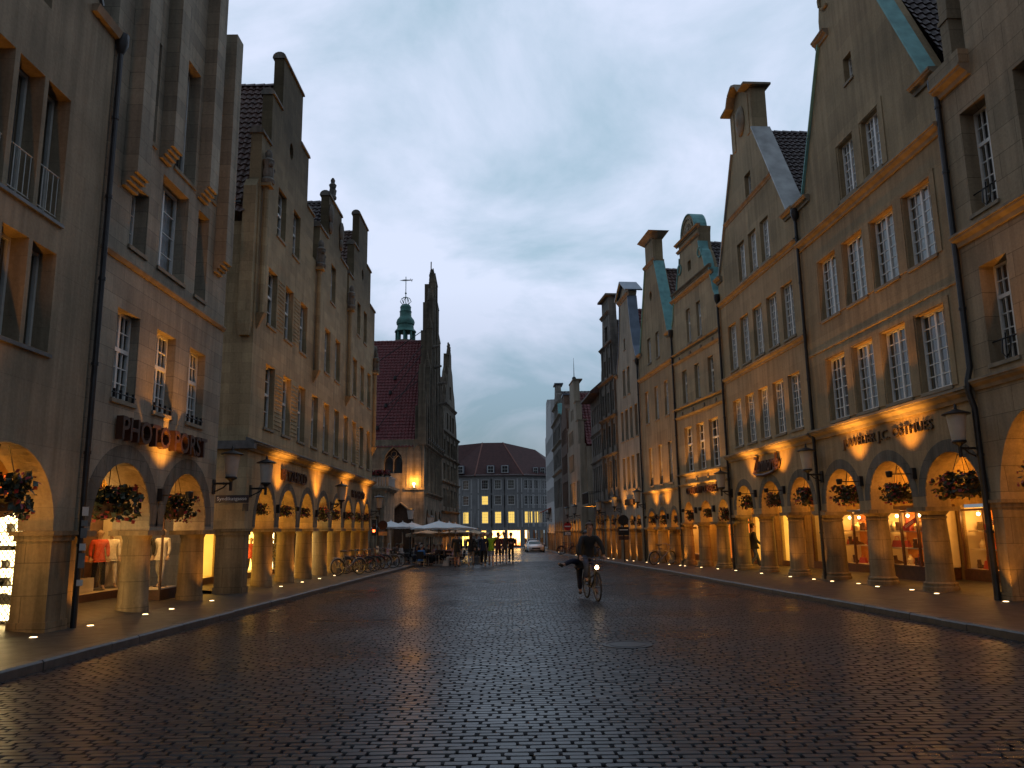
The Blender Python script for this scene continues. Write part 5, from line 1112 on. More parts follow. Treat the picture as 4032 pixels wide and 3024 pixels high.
m.build('copper_roof', S['spire_copper'], t, True)
m = MB()
for i in range(6): a = PI*i/6*2; m.tube([(.3*math.cos(a), .3*math.sin(a), zz(22.2)), (.68*math.cos(a), .68*math.sin(a), zz(22.5)), (.5*math.cos(a), .5*math.sin(a), zz(22.8)), (.05, 0, zz(22.95))], .05, 5)
m.tube([(0, 0, zz(22.2)), (0, 0, zz(24.9))], .05, 5); m.ball((0, 0, zz(23.3)), .13, 7, 5); m.build('crown', S['spire_copper'], t)
m = MB(); z = zz(24.55); m.hexa([(-.8, -.02, z), (-.2, -.02, z-.09), (.8, -.02, z-.02), (.8, -.02, z+.06), (-.2, -.02, z+.12)], [(-.8, .02, z), (-.2, .02, z-.09), (.8, .02, z-.02), (.8, .02, z+.06), (-.2, .02, z+.12)])
m.tube([(.45, 0, z-.05), (.6, 0, z+.25), (.75, 0, z-.2), (.85, 0, z+.15)], .035, 4); m.build('weather_vane', S['zinc'], t)
# --- pinnacled narrow house beyond the town hall
h = H['ST'] = House('pinnacled_house', 'weathered renaissance house with mullioned window rows and spiky gable beyond the town hall', (-7.5, 82.5), (-6.6, 95), 1); h.nick = 'weathered renaissance house'
cs = [(1.2+2.6*i, 2.5+2.6*i) for i in range(4)]
wins = [(a, b, z0, z1) for a, b in cs for z0, z1 in ((4.2, 6.1), (7.1, 8.8), (9.8, 11.4))]+[(3.6, 4.6, 12.6, 14.0), (5.7, 6.7, 12.6, 14.0), (7.8, 8.8, 12.6, 14.0), (5.6, 6.7, 15.4, 16.6)]
top = [(12.6, 12.2), (11.2, 12.3), (10.8, 13.6), (9.9, 14.6), (9.3, 15.9), (8.4, 16.6), (7.8, 17.8), (7.0, 18.4), (6.8, 19.6), (5.6, 19.6), (5.4, 18.4), (4.6, 17.8), (4.0, 16.6), (3.1, 15.9), (2.5, 14.6), (1.6, 13.6), (1.2, 12.3), (.05, 12.2)]
hol = [[(a, c), (b, c), (b, d), (a, d)] for a, b, c, d in wins]
arS = [(.8+2.95*i, 2.9+2.95*i, 1.3, 2.7) for i in range(4)]
h.facade(top, .05, 12.6, arS, 1.2, .7, S['gothic'], hol); h.piers([(.06, .8)]+[(2.9+2.95*i, 3.75+2.95*i) for i in range(3)]+[(11.75, 12.58)], 1.2, .7, S['gothic'])
for a, b, c, d in wins: h.window(a, b, c, d, 2, 3, 'two', .2, back='room', paint='white_dull', sill=False)
for z in (3.5, 6.6, 9.3, 12.0, 14.5): 
    a, b = (0, 12.65) if z < 12.5 else (2.4, 10.2); h.cornice(a, b, z, z+.25, .22, S['gothic'])
q = h.mb()
for i, (s, z) in enumerate(top[1:-1]):
    q.hexa([(s-.14, .0, z-.2), (s+.14, .0, z-.2), (s+.14, .4, z-.2), (s-.14, .4, z-.2)], [(s-.02, .18, z+1.0), (s+.02, .18, z+1.0), (s+.02, .22, z+1.0), (s-.02, .22, z+1.0)]); q.ball((s, .2, z+.45), .13, 6, 4)
for s in (5.8, 6.6): stone_figure(q, s, .2, 19.6, .9)
for s in (2.9, 5.5, 8.1, 10.9):
    for z0, z1 in ((3.75, 6.6), (6.85, 9.3), (9.55, 12.0)): q.box(s-.1, s+.1, -.10, .01, z0, z1)
h.part(q, 'pinnacle_row', S['gothic'])
h.roof(6.3, 5.6, 12.2, 17.5, .75, 7, S['tile_red'], tile=.5, row=.6)
h.arcade(.1, 12.5, 2.9, 3, S['arcade_plaster'], [1.9, 4.8, 7.8, 10.7], [], 55, lampd=1.5)
m = h.mb(); m.hexa([(4.0, -1.7, 2.2), (8.8, -1.7, 2.2), (8.8, -.02, 3.0), (4.0, -.02, 3.0)], [(4.0, -1.7, 2.25), (8.8, -1.7, 2.25), (8.8, -.02, 3.06), (4.0, -.02, 3.06)]) if False else None
def stretch(h, names, z0, k):
    for o in h.root.children:
        if o.type != 'MESH' or not o.name.split('.')[0] in names: continue
        if o.name.startswith('window'):
            if o.location.z > z0: o.location.z = z0+(o.location.z-z0)*k; o.scale.z = k
            continue
        for v in o.data.vertices:
            if v.co.z > z0: v.co.z = z0+(v.co.z-z0)*k
stretch(H['TH'], ('facade', 'pinnacle_row', 'gable_figure', 'gargoyle'), 9.5, 1.22)
stretch(H['ST'], ('facade', 'pinnacle_row', 'cornice', 'window', 'roof'), 12.25, 1.28)
# --- grey corner building closing the street
def far_face(key, A, B, wins, lit, shops, nm, zt=11.84, s0=0):
    pass
t = House('corner_building', 'grey rendered corner building with a large red hipped roof and yellow lit windows', (1.75, 150), (-7.14, 150), 1); t.nick = 'grey corner building'; FAR = t
# local s runs from right to left across the centre facet, depth runs away from the viewer (sg fixed below)
t.sg = -1; t.inn = Vector((0, 1, 0))
def facet(A, B, xs_, lit, s_shops, first):
    f = House('corner_wing', None, A, B, 1); bpy.data.objects.remove(f.root); f.root = t.root
    d = (Vector(B+(0,))-Vector(A+(0,))); R = Matrix.Translation(Vector(A+(0,))) @ Matrix.Rotation(math.atan2(d.y, d.x), 4, 'Z')
    inv = (Matrix.Translation(t.root.location) @ Matrix.Rotation(t.rz, 4, 'Z')).inverted() @ R
    L_ = d.length; f.sg = 1
    holder = []
    def part(m, nm, mat, smooth=False):
        m.v = [tuple(inv @ Vector(v)) for v in m.v]; return m.build(nm, mat, t.root, smooth)
    f.part = part
    wins = [(x, x+1.22, z0, z1) for x in xs_ for z0, z1 in ((9.2, 10.9), (6.25, 7.92), (2.8, 4.98))]
    hol = [[(a, c), (b, c), (b, dd), (a, dd)] for a, b, c, dd in wins if b < L_-.1]
    sh = [[(a, -1.6), (b, -1.6), (b, 1.45), (a, 1.45)] for a, b, _ in s_shops]
    m = f.mb(); m.wall([(0, -1.7), (L_, -1.7), (L_, 11.84), (0, 11.84)], hol+sh, 0, .4); part(m, 'facade', S['grey_render'])
    for i, (a, b, c, dd) in enumerate(wins):
        if b >= L_-.1: continue
        isl = (i//3, i % 3) in lit
        o = f.window(a, b, c, dd, 3 if c > 5 else 3, 3 if c > 5 else 4, 'plain', .12, back='lit_win' if isl else 'room', sill=False)
        o.matrix_local = inv @ Matrix.Translation((a, .12, c))
        q = f.mb()
        q.box(a-.12, a, -.04, .02, c-.12, dd+.12); q.box(b, b+.12, -.04, .02, c-.12, dd+.12); q.box(a, b, -.04, .02, dd, dd+.12); q.box(a, b, -.06, .02, c-.12, c)
        part(q, 'window_surround', S['trim_grey'])
        q = f.mb(); q.box(a-.75, a-.5, -.05, .02, c-.7, dd+.25); q.box(b+.5, b+.75, -.05, .02, c-.7, dd+.25); part(q, 'trim_strip', S['trim_grey'])
    q = f.mb(); q.extr([(.0, 11.55), (-.35, 11.7), (-.4, 11.9), (0, 11.95)], -.1, L_+.1); part(q, 'cornice', S['trim_grey'])
    for a, b, mt in s_shops:
        q = f.mb(); q.face([(a, .9, -1.6), (b, .9, -1.6), (b, .9, 1.45), (a, .9, 1.45)]); part(q, 'display_back', S[mt])
        q = f.mb(); q.box(a, a+.06, .02, .1, -1.6, 1.4); q.box(b-.06, b, .02, .1, -1.6, 1.4); q.box((a+b)/2-.03, (a+b)/2+.03, .02, .1, -1.6, 1.4); q.box(a, b, .02, .1, -1.6, -1.35); part(q, 'shop_window', S['wood_dark'])
        q = f.mb()
        for j in range(4):
            x = a+.3+(b-a-.6)*random.random(); q.lathe(x, .6, [(.16, -1.55), (.20, -.9), (.22, -.4), (.1, -.2), (.13, 0)], 8)
        q.box(a+.2, b-.2, .5, .8, -1.55, -1.25); part(q, 'display_goods', S['display_back'])
    return f, inv, L_
facet((-7.14, 150), (1.75, 150), [1.1, 3.55, 6.05], {(0, 1), (0, 2), (1, 2), (2, 2)}, [(1.0, 1.9, 'lit_warm'), (3.0, 5.4, 'lit_far'), (5.9, 8.3, 'lit_far')], True)
facet((1.75, 150), (8.6, 154.5), [.35, 1.75, 3.1, 4.6], {(0, 2), (1, 2), (2, 2)}, [(.3, 1.4, 'lit_far'), (2.2, 3.2, 'display_back'), (3.8, 5.2, 'display_pale'), (5.8, 6.8, 'lit_warm')], False)
facet((-12.9, 152.5), (-7.14, 150), [.2, 3.5], {(0, 2), (1, 2)}, [(.8, 2.2, 'lit_yellow'), (3.0, 5.2, 'lit_yellow')], False)
inv = (Matrix.Translation(t.root.location) @ Matrix.Rotation(t.rz, 4, 'Z')).inverted()
m = MB(); E_ = [(-13.5, 152.3, 11.7), (-7.3, 149.5, 11.7), (1.9, 149.5, 11.7), (9.3, 154.2, 11.7)]; T_ = [(-12.5, 158, 18.3), (-6.1, 157, 18.75), (-2.0, 157, 18.75), (4.5, 160, 17.5)]
for i in range(3): m.face([E_[i], E_[i+1], T_[i+1], T_[i]])
m.face([E_[3], (14, 162, 11.7), (9, 166, 15), T_[3]]); m.face([T_[0], T_[1], T_[2], T_[3], (9, 166, 15), (-12, 175, 11)])
m.v = [tuple(inv @ Vector(v)) for v in m.v]; rf = t.part(m, 'roof', S['tile_far']) if False else m.build('roof', S['tile_far'], t.root)
def hip(a, b): 
    q = MB(); q.tube([a, b], .13, 5); q.v = [tuple(inv @ Vector(v)) for v in q.v]; q.build('hip_ridge', plain('ridge_tile', (.2, .08, .06), .7), t.root)
hip(E_[1], T_[1]); hip(E_[2], T_[2])
for x in (-10.1, -4.3, -1.6): 
    q = MB(); q.box(x-.75, x+.75, 149.9, 153, 12.2, 13.7); q.v = [tuple(inv @ Vector(v)) for v in q.v]; dm = q.build('dormer', S['dark_zinc'], t.root)
    q = MB(); q.box(x-.6, x+.6, 149.84, 149.895, 12.25, 13.6); q.v = [tuple(inv @ Vector(v)) for v in q.v]; q.build('dormer_frame', S['white_paint'], dm)
    q = MB()
    for i in (0, 1):
        for j in (0, 1): q.box(x-.5+.52*i, x-.02+.52*i, 149.80, 149.835, 12.35+.62*j, 12.9+.62*j)
    q.v = [tuple(inv @ Vector(v)) for v in q.v]; q.build('dormer_pane', S['room'], dm)
for k_, x in enumerate((4.3, 5.7, 7.0)):
    yb = 150+(x-1.75)*.657+.35; q = MB(); q.box(x-.5, x+.5, yb, yb+3, 12.0, 13.4); q.v = [tuple(inv @ Vector(v)) for v in q.v]; dm = q.build('dormer', S['dark_zinc'], t.root)
    q = MB(); q.box(x-.4, x+.4, yb-.05, yb-.005, 12.1, 13.3); q.v = [tuple(inv @ Vector(v)) for v in q.v]; q.build('dormer_frame', S['white_paint'], dm)
    q = MB()
    for i in (0, 1):
        for j in (0, 1): q.box(x-.33+.35*i, x-.02+.35*i, yb-.09, yb-.055, 12.2+.55*j, 12.68+.55*j)
    q.v = [tuple(inv @ Vector(v)) for v in q.v]; q.build('dormer_pane', S['room'], dm)
for x in (-9.2, -7.6, -4.35, -1.3):
    q = MB(); q.tube([(x, 149.6, -1.5), (x, 149.6, 4.8)], .07, 5); q.v = [tuple(inv @ Vector(v)) for v in q.v]; q.build('downpipe', S['zinc'], t.root)
# ================================================================== STREET THINGS
ORD = ['first', 'second', 'third', 'fourth', 'fifth', 'sixth', 'seventh', 'eighth', 'ninth', 'tenth']
# --- wall lanterns
def make_lantern():
    t = empty('wall_lantern'); tag(t, 'x', 'street lamp', 'opal glass lanterns on the house fronts')
    m = MB(); m.box(-.10, .10, -.03, .02, -.30, .12); m.build('wall_plate', S['iron'], t)
    m = MB(); m.tube([(0, -.02, 0), (0, -.52, 0)], .032, 8); m.tube([(0, -.02, -.25), (0, -.3, -.12), (0, -.42, 0)], .022, 6); m.ball((0, -.3, 0), .045, 8, 6); m.build('bracket', S['iron'], t, True)
    m = MB(); m.lathe(0, -.52, [(.045, -.22), (.05, .06), (.09, .10), (.17, .14), (.18, .17), (.17, .20)], 12); m.build('holder', S['iron'], t, True)
    m = MB(); m.lathe(0, -.52, [(.155, .20), (.165, .24), (.235, .86)], 18); m.build('lamp_glass', S['lamp_glass'], t, True)
    m = MB(); m.lathe(0, -.52, [(.33, .855), (.34, .875), (.30, .90), (.12, .97), (.04, 1.0), (.03, 1.08), (.012, 1.14)], 18); m.build('lamp_cap', S['iron'], t, True)
    return t
proto = make_lantern(); used = [False]
def place(protoobj, h, s, z, label, usedflag, sc_=1.0, d=0.0, rz=0):
    o = protoobj if not usedflag[0] else copy_tree(protoobj); usedflag[0] = True
    o.location = h.W(s, d, z); o.rotation_euler = (0, 0, h.rz+(0 if h.sg > 0 else PI)+rz); o.scale = (sc_,)*3; o['label'] = label; return o
for key, s, z, lb in (('L1', 23.75, 3.22, 'opal lantern on a bracket above the dark street name sign by the lane'), ('L2', 27.1, 3.24, 'opal lantern with flat iron cap before the first narrow arch of the triple-gabled house'),
        ('L2', 39.1, 3.08, 'opal lantern between the fifth and sixth arch of the triple-gabled house'), ('L2', 50.15, 2.97, 'opal lantern at the far corner of the triple-gabled house beside the flower balcony'),
        ('R1', 1.44, 3.6, 'opal lantern by the black downpipe beside the arch with the largest flower basket'), ('R2', .2, 3.56, 'opal lantern beside the script lettering, over the column arch by the downpipe'),
        ('R3', -.15, 3.4, 'opal lantern next to the bronze two-word lettering of the disc-topped house'), ('R4', 7.8, 3.2, 'opal lantern above the black round sign on the concave-gabled house'),
        ('R5', 6.5, 3.1, 'opal lantern between the concave-gabled house and the dark ornate house'), ('R6', 5.3, 2.95, 'opal lantern under the iron balcony'), ('R7', 1.2, 2.9, 'opal lantern on the near corner of the stepped gable house with the spike'), ('R7', 7.2, 2.9, 'opal lantern above the no entry sign'), ('R10', 6.0, 2.9, 'small opal lantern by the red awning of the grey end house')):
    place(proto, H[key], s, z-.0, lb, used)
def pole_lamp(x, y, label, h=3.2, k=1.0):
    t = empty('lamp_post', (x, y, gz(y)), 0, label, 'street lamp'); z = h
    m = MB(); m.lathe(0, 0, [(.14, 0), (.14, .5), (.07, .6), (.05, z-.2), (.10, z-.1), (.19, z)], 10); m.build('post', S['iron'], t, True)
    m = MB(); m.lathe(0, 0, [(.2, z), (.30, z+.75)], 12); m.build('lamp_glass', S['lamp_glass'], t, True)
    m = MB(); m.lathe(0, 0, [(.36, z+.75), (.33, z+.8), (.05, z+.92)], 12); m.build('lamp_cap', S['iron'], t, True)
pole_lamp(-8.75, 67.5, 'lamp post with white lantern in front of the dark pointed portal', 3.5); pole_lamp(-7.15, 68.5, 'dark lamp post behind the parasols at the corner of the gothic town hall', 2.9)
# --- facade floodlights on horizontal arms
def make_flood():
    t = empty('facade_floodlight'); tag(t, 'x', 'floodlight', 'small floodlights on arms over the arcades')
    m = MB(); m.box(-.075, .075, -.12, .0, -.15, .17); m.build('wall_box', S['iron'], t)
    m = MB(); m.tube([(0, -.1, 0), (0, -.75, 0)], .018, 6); m.build('arm', S['iron'], t)
    m = MB(); m.lathe(0, -.78, [(.07, -.09), (.085, -.05), (.10, .07), (.075, .09)], 12); m.build('lamp_head', S['iron'], t, True)
    return t
fl = make_flood(); used = [False]
FL_E = 290
FLOODS = [('L0', 11.95, 2.75), ('L1', 20.1, 2.72), ('L2', 30.2, 2.62), ('L2', 36.15, 2.56), ('L2', 42.1, 2.58), ('L2', 47.9, 2.55), ('R0', -2.3, 3.3), ('R1', 4.5, 3.16), ('R1', 7.68, 3.13), ('R2', 3.62, 3.15), ('R2', 6.75, 3.15), ('R3', 2.1, 2.62), ('R3', 4.6, 2.6), ('R4', 3.0, 2.35), ('R4', 5.25, 2.35), ('R5', 2.55, 2.3), ('R5', 5.2, 2.3), ('R6', 1.85, 2.3), ('R6b', 3.4, 2.3), ('R7', 4.9, 2.3)]
cnt = {}
for key, s, z in FLOODS:
    h = H[key]; n = cnt.get(key, 0); cnt[key] = n+1
    tot = sum(1 for f in FLOODS if f[0] == key)
    pos = '' if tot == 1 else (('nearest ', 'second nearest ', 'third nearest ', 'farthest ')[n] if tot > 2 else ('nearer ', 'farther ')[n])
    o = place(fl, h, s, z, f'{pos}small floodlight on a thin arm between arches of the {h.nick}', used)
    o['label'] = o['label'].strip()
    hd = [c for c in o.children if c.name.startswith('lamp_head')][0]
    l = bpy.data.lights.new('flood_light', 'SPOT'); l.energy = FL_E*(1.3 if key in ('L0', 'R0') else .9 if key == 'L1' else .5 if key in ('R5', 'R6', 'R6b', 'R7') else 1); l.color = WARM; l.spot_size = math.radians(92); l.spot_blend = 1.0; l.shadow_soft_size = .07
    lo = link(bpy.data.objects.new('flood_light', l), hd); lo.location = (0, -.74, .16)
    dvec = Vector((0, .42, 2.6)); lo.rotation_mode = 'QUATERNION'; lo.rotation_quaternion = dvec.to_track_quat('-Z', 'Y')
# --- hanging flower baskets
M_LEAF = plain('geranium_leaf', (.014, .022, .007), 0.6, var=.5, scale=9); M_RED = plain('geranium_red', (.20, .010, .014), .6, var=.3); M_PINK = plain('geranium_pink', (.22, .045, .075), .6, var=.3); M_POT = plain('basket_pot', (.045, .022, .012), .7)
def make_basket(seed, nl=560, nf=120, w=.52, hgt=.30):
    r = random.Random(seed); t = empty('hanging_basket'); tag(t, 'x', 'flower basket', 'hanging flower baskets in the arches')
    m = MB(); m.lathe(0, 0, [(.10, -.30), (.24, -.22), (.30, -.05), (.28, -.05)], 12); m.build('pot', M_POT, t, True)
    m = MB()
    for a in (0, 2.1, 4.2): m.tube([(.27*math.cos(a), .27*math.sin(a), -.05), (.02*math.cos(a), .02*math.sin(a), .85)], .008, 4)
    m.tube([(0, 0, .85), (0, 0, .95)], .012, 4); m.build('chain', S['iron'], t)
    def cloud(n, sz, rad0, rad1, zlo, zhi, nm, mats):
        m = MB()
        for _ in range(n):
            a = r.random()*2*PI; q = r.uniform(rad0, rad1)**.6; el = r.uniform(-.9, 1)
            lump = 1+.25*math.sin(3*a+seed)+.15*math.sin(5*a+2*seed)
            c = Vector((w*q*lump*math.cos(a)*math.cos(el*.9), w*.85*q*lump*math.sin(a)*math.cos(el*.9), hgt*q*math.sin(el*1.3)+.02-.10*q*q*(1 if el < 0 else .2)))
            n_ = Vector((r.gauss(0, 1), r.gauss(0, 1), r.gauss(.3, 1))).normalized(); u = n_.orthogonal().normalized(); v = n_.cross(u); s_ = sz*r.uniform(.6, 1.3)
            m.cm = r.randrange(len(mats)) if len(mats) > 1 else 0
            m.face([c+u*s_, c+v*s_*.8+n_*s_*.2, c-u*s_, c-v*s_*.8+n_*s_*.15])
        return m.build(nm, mats, t, recalc=False)
    cloud(nl, .062, .15, 1.0, 0, 1, 'foliage', [M_LEAF]); cloud(nf, .045, .75, 1.15, 0, 1, 'blossom', [M_RED, M_RED, M_PINK])
    return t
protos = [make_basket(3), make_basket(11), make_basket(23)]; usedp = [[False], [False], [False]]
BK = [('L0', 10.0, 2.5, .30, 1.15), ('L0', 14.3, 2.50, .30, 1.15), ('L1', 18.35, 2.52, .35, 1.22), ('L1', 21.9, 2.5, .35, 1.15)]
BK += [('L2', s, 2.6, .3, .82) for s in (28.9, 31.9, 34.9, 38.2, 40.9, 44.2, 46.9, 49.5)]
BK += [('R0', -.4, 2.85, .3, 1.1), ('R1', 2.75, 2.76, .3, 1.3), ('R1', 6.0, 2.70, .3, 1.2), ('R1', 9.25, 2.78, .3, 1.1), ('R2', 2.1, 2.85, .3, 1.15), ('R2', 5.15, 2.85, .3, 1.1), ('R2', 8.3, 2.86, .3, 1.0), ('R3', 1.0, 2.35, .3, .85), ('R3', 3.3, 2.45, .3, .85), ('R3', 5.75, 2.35, .3, .85), ('R4', 1.9, 2.2, .25, .75), ('R4', 4.15, 2.2, .25, .75), ('R4', 6.4, 2.2, .25, .75), ('R5', 1.65, 2.1, .25, .75), ('R5', 3.4, 2.1, .25, .75), ('R5', 5.2, 2.1, .25, .75), ('R6', 1.0, 2.2, .25, .75), ('R6', 2.7, 2.2, .25, .75), ('R6b', 1.0, 2.2, .25, .7), ('R6b', 2.6, 2.2, .25, .7)]
cnt = {}
for i, (key, s, z, d, k) in enumerate(BK):
    h = H[key]; n = cnt.get(key, 0); cnt[key] = n+1; tot = sum(1 for b in BK if b[0] == key)
    lb = f'hanging basket of red and pink flowers in the {ORD[n]} arch of the {h.nick}' if tot > 1 else f'hanging basket of red flowers in the arch of the {h.nick}'
    place(protos[i % 3], h, s, z, lb, usedp[i % 3], k*random.uniform(.86, 1.1), d, random.random()*6).scale.z *= random.uniform(.8, 1.2)
# --- recessed uplights at the feet of piers and columns
def make_up():
    t = empty('ground_uplight'); tag(t, 'x', 'ground light', 'recessed lights at the feet of the arcade piers')
    m = MB(); m.lathe(0, 0, [(.085, -.02), (.085, .010), (.07, .014)], 14); m.build('rim', S['zinc'], t)
    m = MB(); m.lathe(0, 0, [(.065, .010), (.06, .018), (.01, .022)], 12); m.build('lamp_glass', S['ground_bulb'], t, True); return t
up = make_up(); used = [False]
UP = [('L0', 12.1), ('L0', 14.8), ('L1', 16.75), ('L1', 19.2), ('L1', 20.65), ('L1', 23.35)]+[('L2', s) for s in (30.2, 33.2, 36.1, 39.1, 42.0, 44.6, 47.3, 50.0)]
UP += [('R0', .75), ('R1', 3.55), ('R1', 5.1), ('R1', 6.75), ('R1', 8.35), ('R1', 9.9), ('R2', .9), ('R2', 3.0), ('R2', 6.0), ('R2', 9.2), ('R3', 1.4), ('R3', 3.6), ('R3', 6.0), ('R4', .4), ('R4', 2.4), ('R4', 4.6), ('R4', 7.0), ('R5', 2.4), ('R5', 4.2), ('R6', 1.8), ('R6', 3.5), ('R7', 2.8), ('R8', 2.5), ('R9', 3.6), ('ST', 3.4), ('ST', 9.3)]
cnt = {}
for key, s in UP:
    h = H[key]; n = cnt.get(key, 0); cnt[key] = n+1
    d = -.28 if key not in ('R1', 'R2', 'R3', 'R4') else -.30
    if key == 'R1' and n in (1, 3): d = -.12
    P = h.W(s, d, 0); z = pz(P.y)
    o = place(up, h, s, z, f'{ORD[n]} glowing ground light along the arcade of the {h.nick}', used, 1, d)
    l = bpy.data.lights.new('uplight', 'SPOT'); l.energy = 62 if h.A.y < 60 else 95; l.color = WARM; l.spot_size = math.radians(80); l.spot_blend = .9; l.shadow_soft_size = .06
    g_ = [c for c in o.children if c.name.startswith('lamp_glass')][0]
    lo = link(bpy.data.objects.new('uplight', l), g_); lo.location = (0, 0, .06); lo.rotation_mode = 'QUATERNION'; lo.rotation_quaternion = Vector((0, .17, 1)).to_track_quat('-Z', 'Y')
# --- street name sign, traffic lights, signs
t = empty('street_name_sign', (-9.33, 26.3, 2.86), 0, 'dark street name plate with pale lettering on the end wall by the lane', 'sign')
def flat_text(txt, w, hgt, mat, name, parent, y=-.012, bold=0.0, z0=0, x0=None):
    c = bpy.data.curves.new('t', 'FONT'); c.body = txt; c.extrude = .5; c.offset = bold; c.resolution_u = 2
    o = bpy.data.objects.new('t', c); COL.objects.link(o); me = bpy.data.meshes.new_from_object(o.evaluated_get(bpy.context.evaluated_depsgraph_get())); bpy.data.objects.remove(o)
    co = np.array([v.co for v in me.vertices]); mn = co.min(0); mxx = co.max(0); m = MB(); x0 = -w/2 if x0 is None else x0
    for v in co: m.P(x0+w*(v[0]-mn[0])/(mxx[0]-mn[0]), y-.006*(v[2]+.5), z0+hgt*((v[1]-mn[1])/(mxx[1]-mn[1])-.5))
    for p in me.polygons: m.F(*p.vertices)
    bpy.data.meshes.remove(me); return m.build(name, mat, parent)
M_SIGNB = plain('sign_blue_black', (.012, .014, .03), .4); M_SIGNW = plain('sign_white', (.7, .7, .7), .5); M_SIGNR = plain('sign_red_face', (.45, .01, .015), .4)
m = MB(); m.box(-.55, .55, 0, .03, -.13, .13); m.build('plate', M_SIGNB, t); flat_text('Syndikatgasse', .98, .15, M_SIGNW, 'lettering', t)
m = MB(); m.box(.36, .55, 0, .03, -.40, -.15); m.build('number_plate', M_SIGNB, t)
def post_sign(nm, x, y, label, build):
    t = empty(nm, (x, y, pz(y)), 0, label, 'sign'); build(t); return t
def no_entry(t):
    m = MB(); m.tube([(0, 0, 0), (0, 0, 3.0)], .035, 6); m.build('post', S['zinc'], t)
    m = MB(); m.tube([(0, -.05, 2.75), (0, -.08, 2.75)], .40, 20); m.build('disc', M_SIGNR, t); m = MB(); m.box(-.3, .3, -.095, -.082, 2.69, 2.81); m.build('bar', M_SIGNW, t)
    m = MB(); m.box(-.38, .38, -.06, -.04, 1.85, 2.25); m.build('plate_frame', M_SIGNB, t); m = MB(); m.box(-.28, .28, -.075, -.062, 1.9, 2.2); m.build('plate', M_SIGNW, t)
    m = MB(); m.tube([(-.09, -.08, 1.98), (-.0, -.08, 2.1), (.1, -.08, 1.98)], .015, 4); m.tube([(-.1+.06*math.cos(i), -.08, 1.98+.06*math.sin(i)) for i in range(7)], .012, 4); m.tube([(.1+.06*math.cos(i), -.08, 1.98+.06*math.sin(i)) for i in range(7)], .012, 4); m.build('bicycle_symbol', M_SIGNB, t)
post_sign('no_entry_sign', 5.35, 80, 'red no entry sign with white bar above a small bicycle plate', no_entry)
def signal(t):
    m = MB(); m.tube([(0, 0, 0), (0, 0, 3.2)], .05, 8); m.build('post', S['iron'], t)
    m = MB(); m.box(-.36, -.10, -.14, .14, 1.95, 2.95); hs = m.build('housing', S['iron'], t)
    m = MB(); m.ball((-.23, -.15, 2.25), .09, 9, 6); m.build('red_light', S['red_lamp'], hs, True)
    m = MB(); m.ball((-.23, -.15, 2.65), .09, 9, 6); m.build('dark_light', M_SIGNB, hs, True)
    m = MB(); m.tube([(.32, -.03, 2.6), (.32, -.0, 2.6)], .30, 16); m.build('round_sign', S['bronze'], t); m = MB(); m.box(.05, .6, -.02, 0, 1.95, 2.2); m.build('plate', plain('plate_orange', (.5, .28, .12), .5), t)
    m = MB(); m.box(-.07, .07, -.07, .07, .9, 1.3); m.build('button_box', M_SIGNW, t)
post_sign('traffic_signal', -8.72, 51.2, 'pole with small red signal, round sign and plate at the far corner of the arcade', signal)
def shield(t):
    m = MB(); m.tube([(0, 0, 0), (0, 0, 3.1)], .045, 8); m.build('post', S['iron'], t)
    m = MB(); m.tube([(0, -.03, 2.75), (0, .03, 2.75)], .36, 18); m.build('disc', S['iron'], t); m = MB(); m.box(-.36, .36, -.03, .03, 1.75, 2.3); m.build('board', S['iron'], t)
    m = MB(); m.box(-.28, .3, -.045, -.032, 2.08, 2.14); m.build('stripe', M_SIGNW, t); m = MB(); m.box(-.36, .36, -.03, .03, 1.45, 1.7); m.build('lower_board', S['wood_dark'], t)
q = H['R5']; P = q.W(1.2, -1.2, 0); post_sign("hanging_board_sign", P.x, P.y, 'black round disc above dark boards on a post before the concave-gabled house', shield)
# --- stickers on the downpipe by the left arches
t = empty('sticker_strip', (-8.80, 16.45, 1.2), 0, 'torn white stickers pasted on the black downpipe by the first arches', 'stickers')
for i, (z, hh) in enumerate(((.95, .18), (.74, .12), (.5, .2), (.25, .14), (-.1, .3), (-.45, .12))):
    m = MB(); m.box(-.07, .06, -.09, -.085, z, z+hh); m.build('sticker', [M_SIGNW, S['blind'], M_SIGNR][(0, 1, 2, 0, 1, 0)[i]] if i != 2 else S['blind'], t)
# --- manhole covers in the road
for x, y, lb in ((-.5, 44.7, 'round iron manhole cover in the setts below the walking group'), (1.85, 13.6, 'iron manhole cover in the setts nearest to the viewer')):
    m = MB(); m.lathe(0, 0, [(.42, -.03), (.42, .004), (.36, .006), (.35, -.002), (.30, -.002), (.29, .006), (.02, .008)], 24); o = m.build('manhole_cover', S['iron'], None); o.location = (x, y, gz(y)+.012); tag(o, lb, 'manhole cover')
# ================================================================== PEOPLE
def skin(verts, edges, radii, sub=1, root=0):
    me = bpy.data.meshes.new('tmp'); me.from_pydata([tuple(v) for v in verts], edges, []); o = bpy.data.objects.new('tmp', me); COL.objects.link(o)
    md = o.modifiers.new('s', 'SKIN'); md.branch_smoothing = .6; md.use_smooth_shade = True
    sv = me.skin_vertices[0].data
    for i, r in enumerate(radii):
        sv[i].radius = (r, r) if not isinstance(r, tuple) else r; sv[i].use_root = (i == root)
    if sub: o.modifiers.new('ss', 'SUBSURF').levels = sub; 
    dg = bpy.context.evaluated_depsgraph_get(); out_ = bpy.data.meshes.new_from_object(o.evaluated_get(dg)); bpy.data.objects.remove(o); bpy.data.meshes.remove(me); return out_
def cmat(nm, c, r=.8): return plain(nm, c, r, var=.15, scale=12)
SKINM = cmat('skin_tone', (.42, .23, .15), .55); SHOE = cmat('dark_shoe', (.02, .018, .016), .5); SHOE_W = cmat('pale_shoe', (.5, .48, .45), .6)
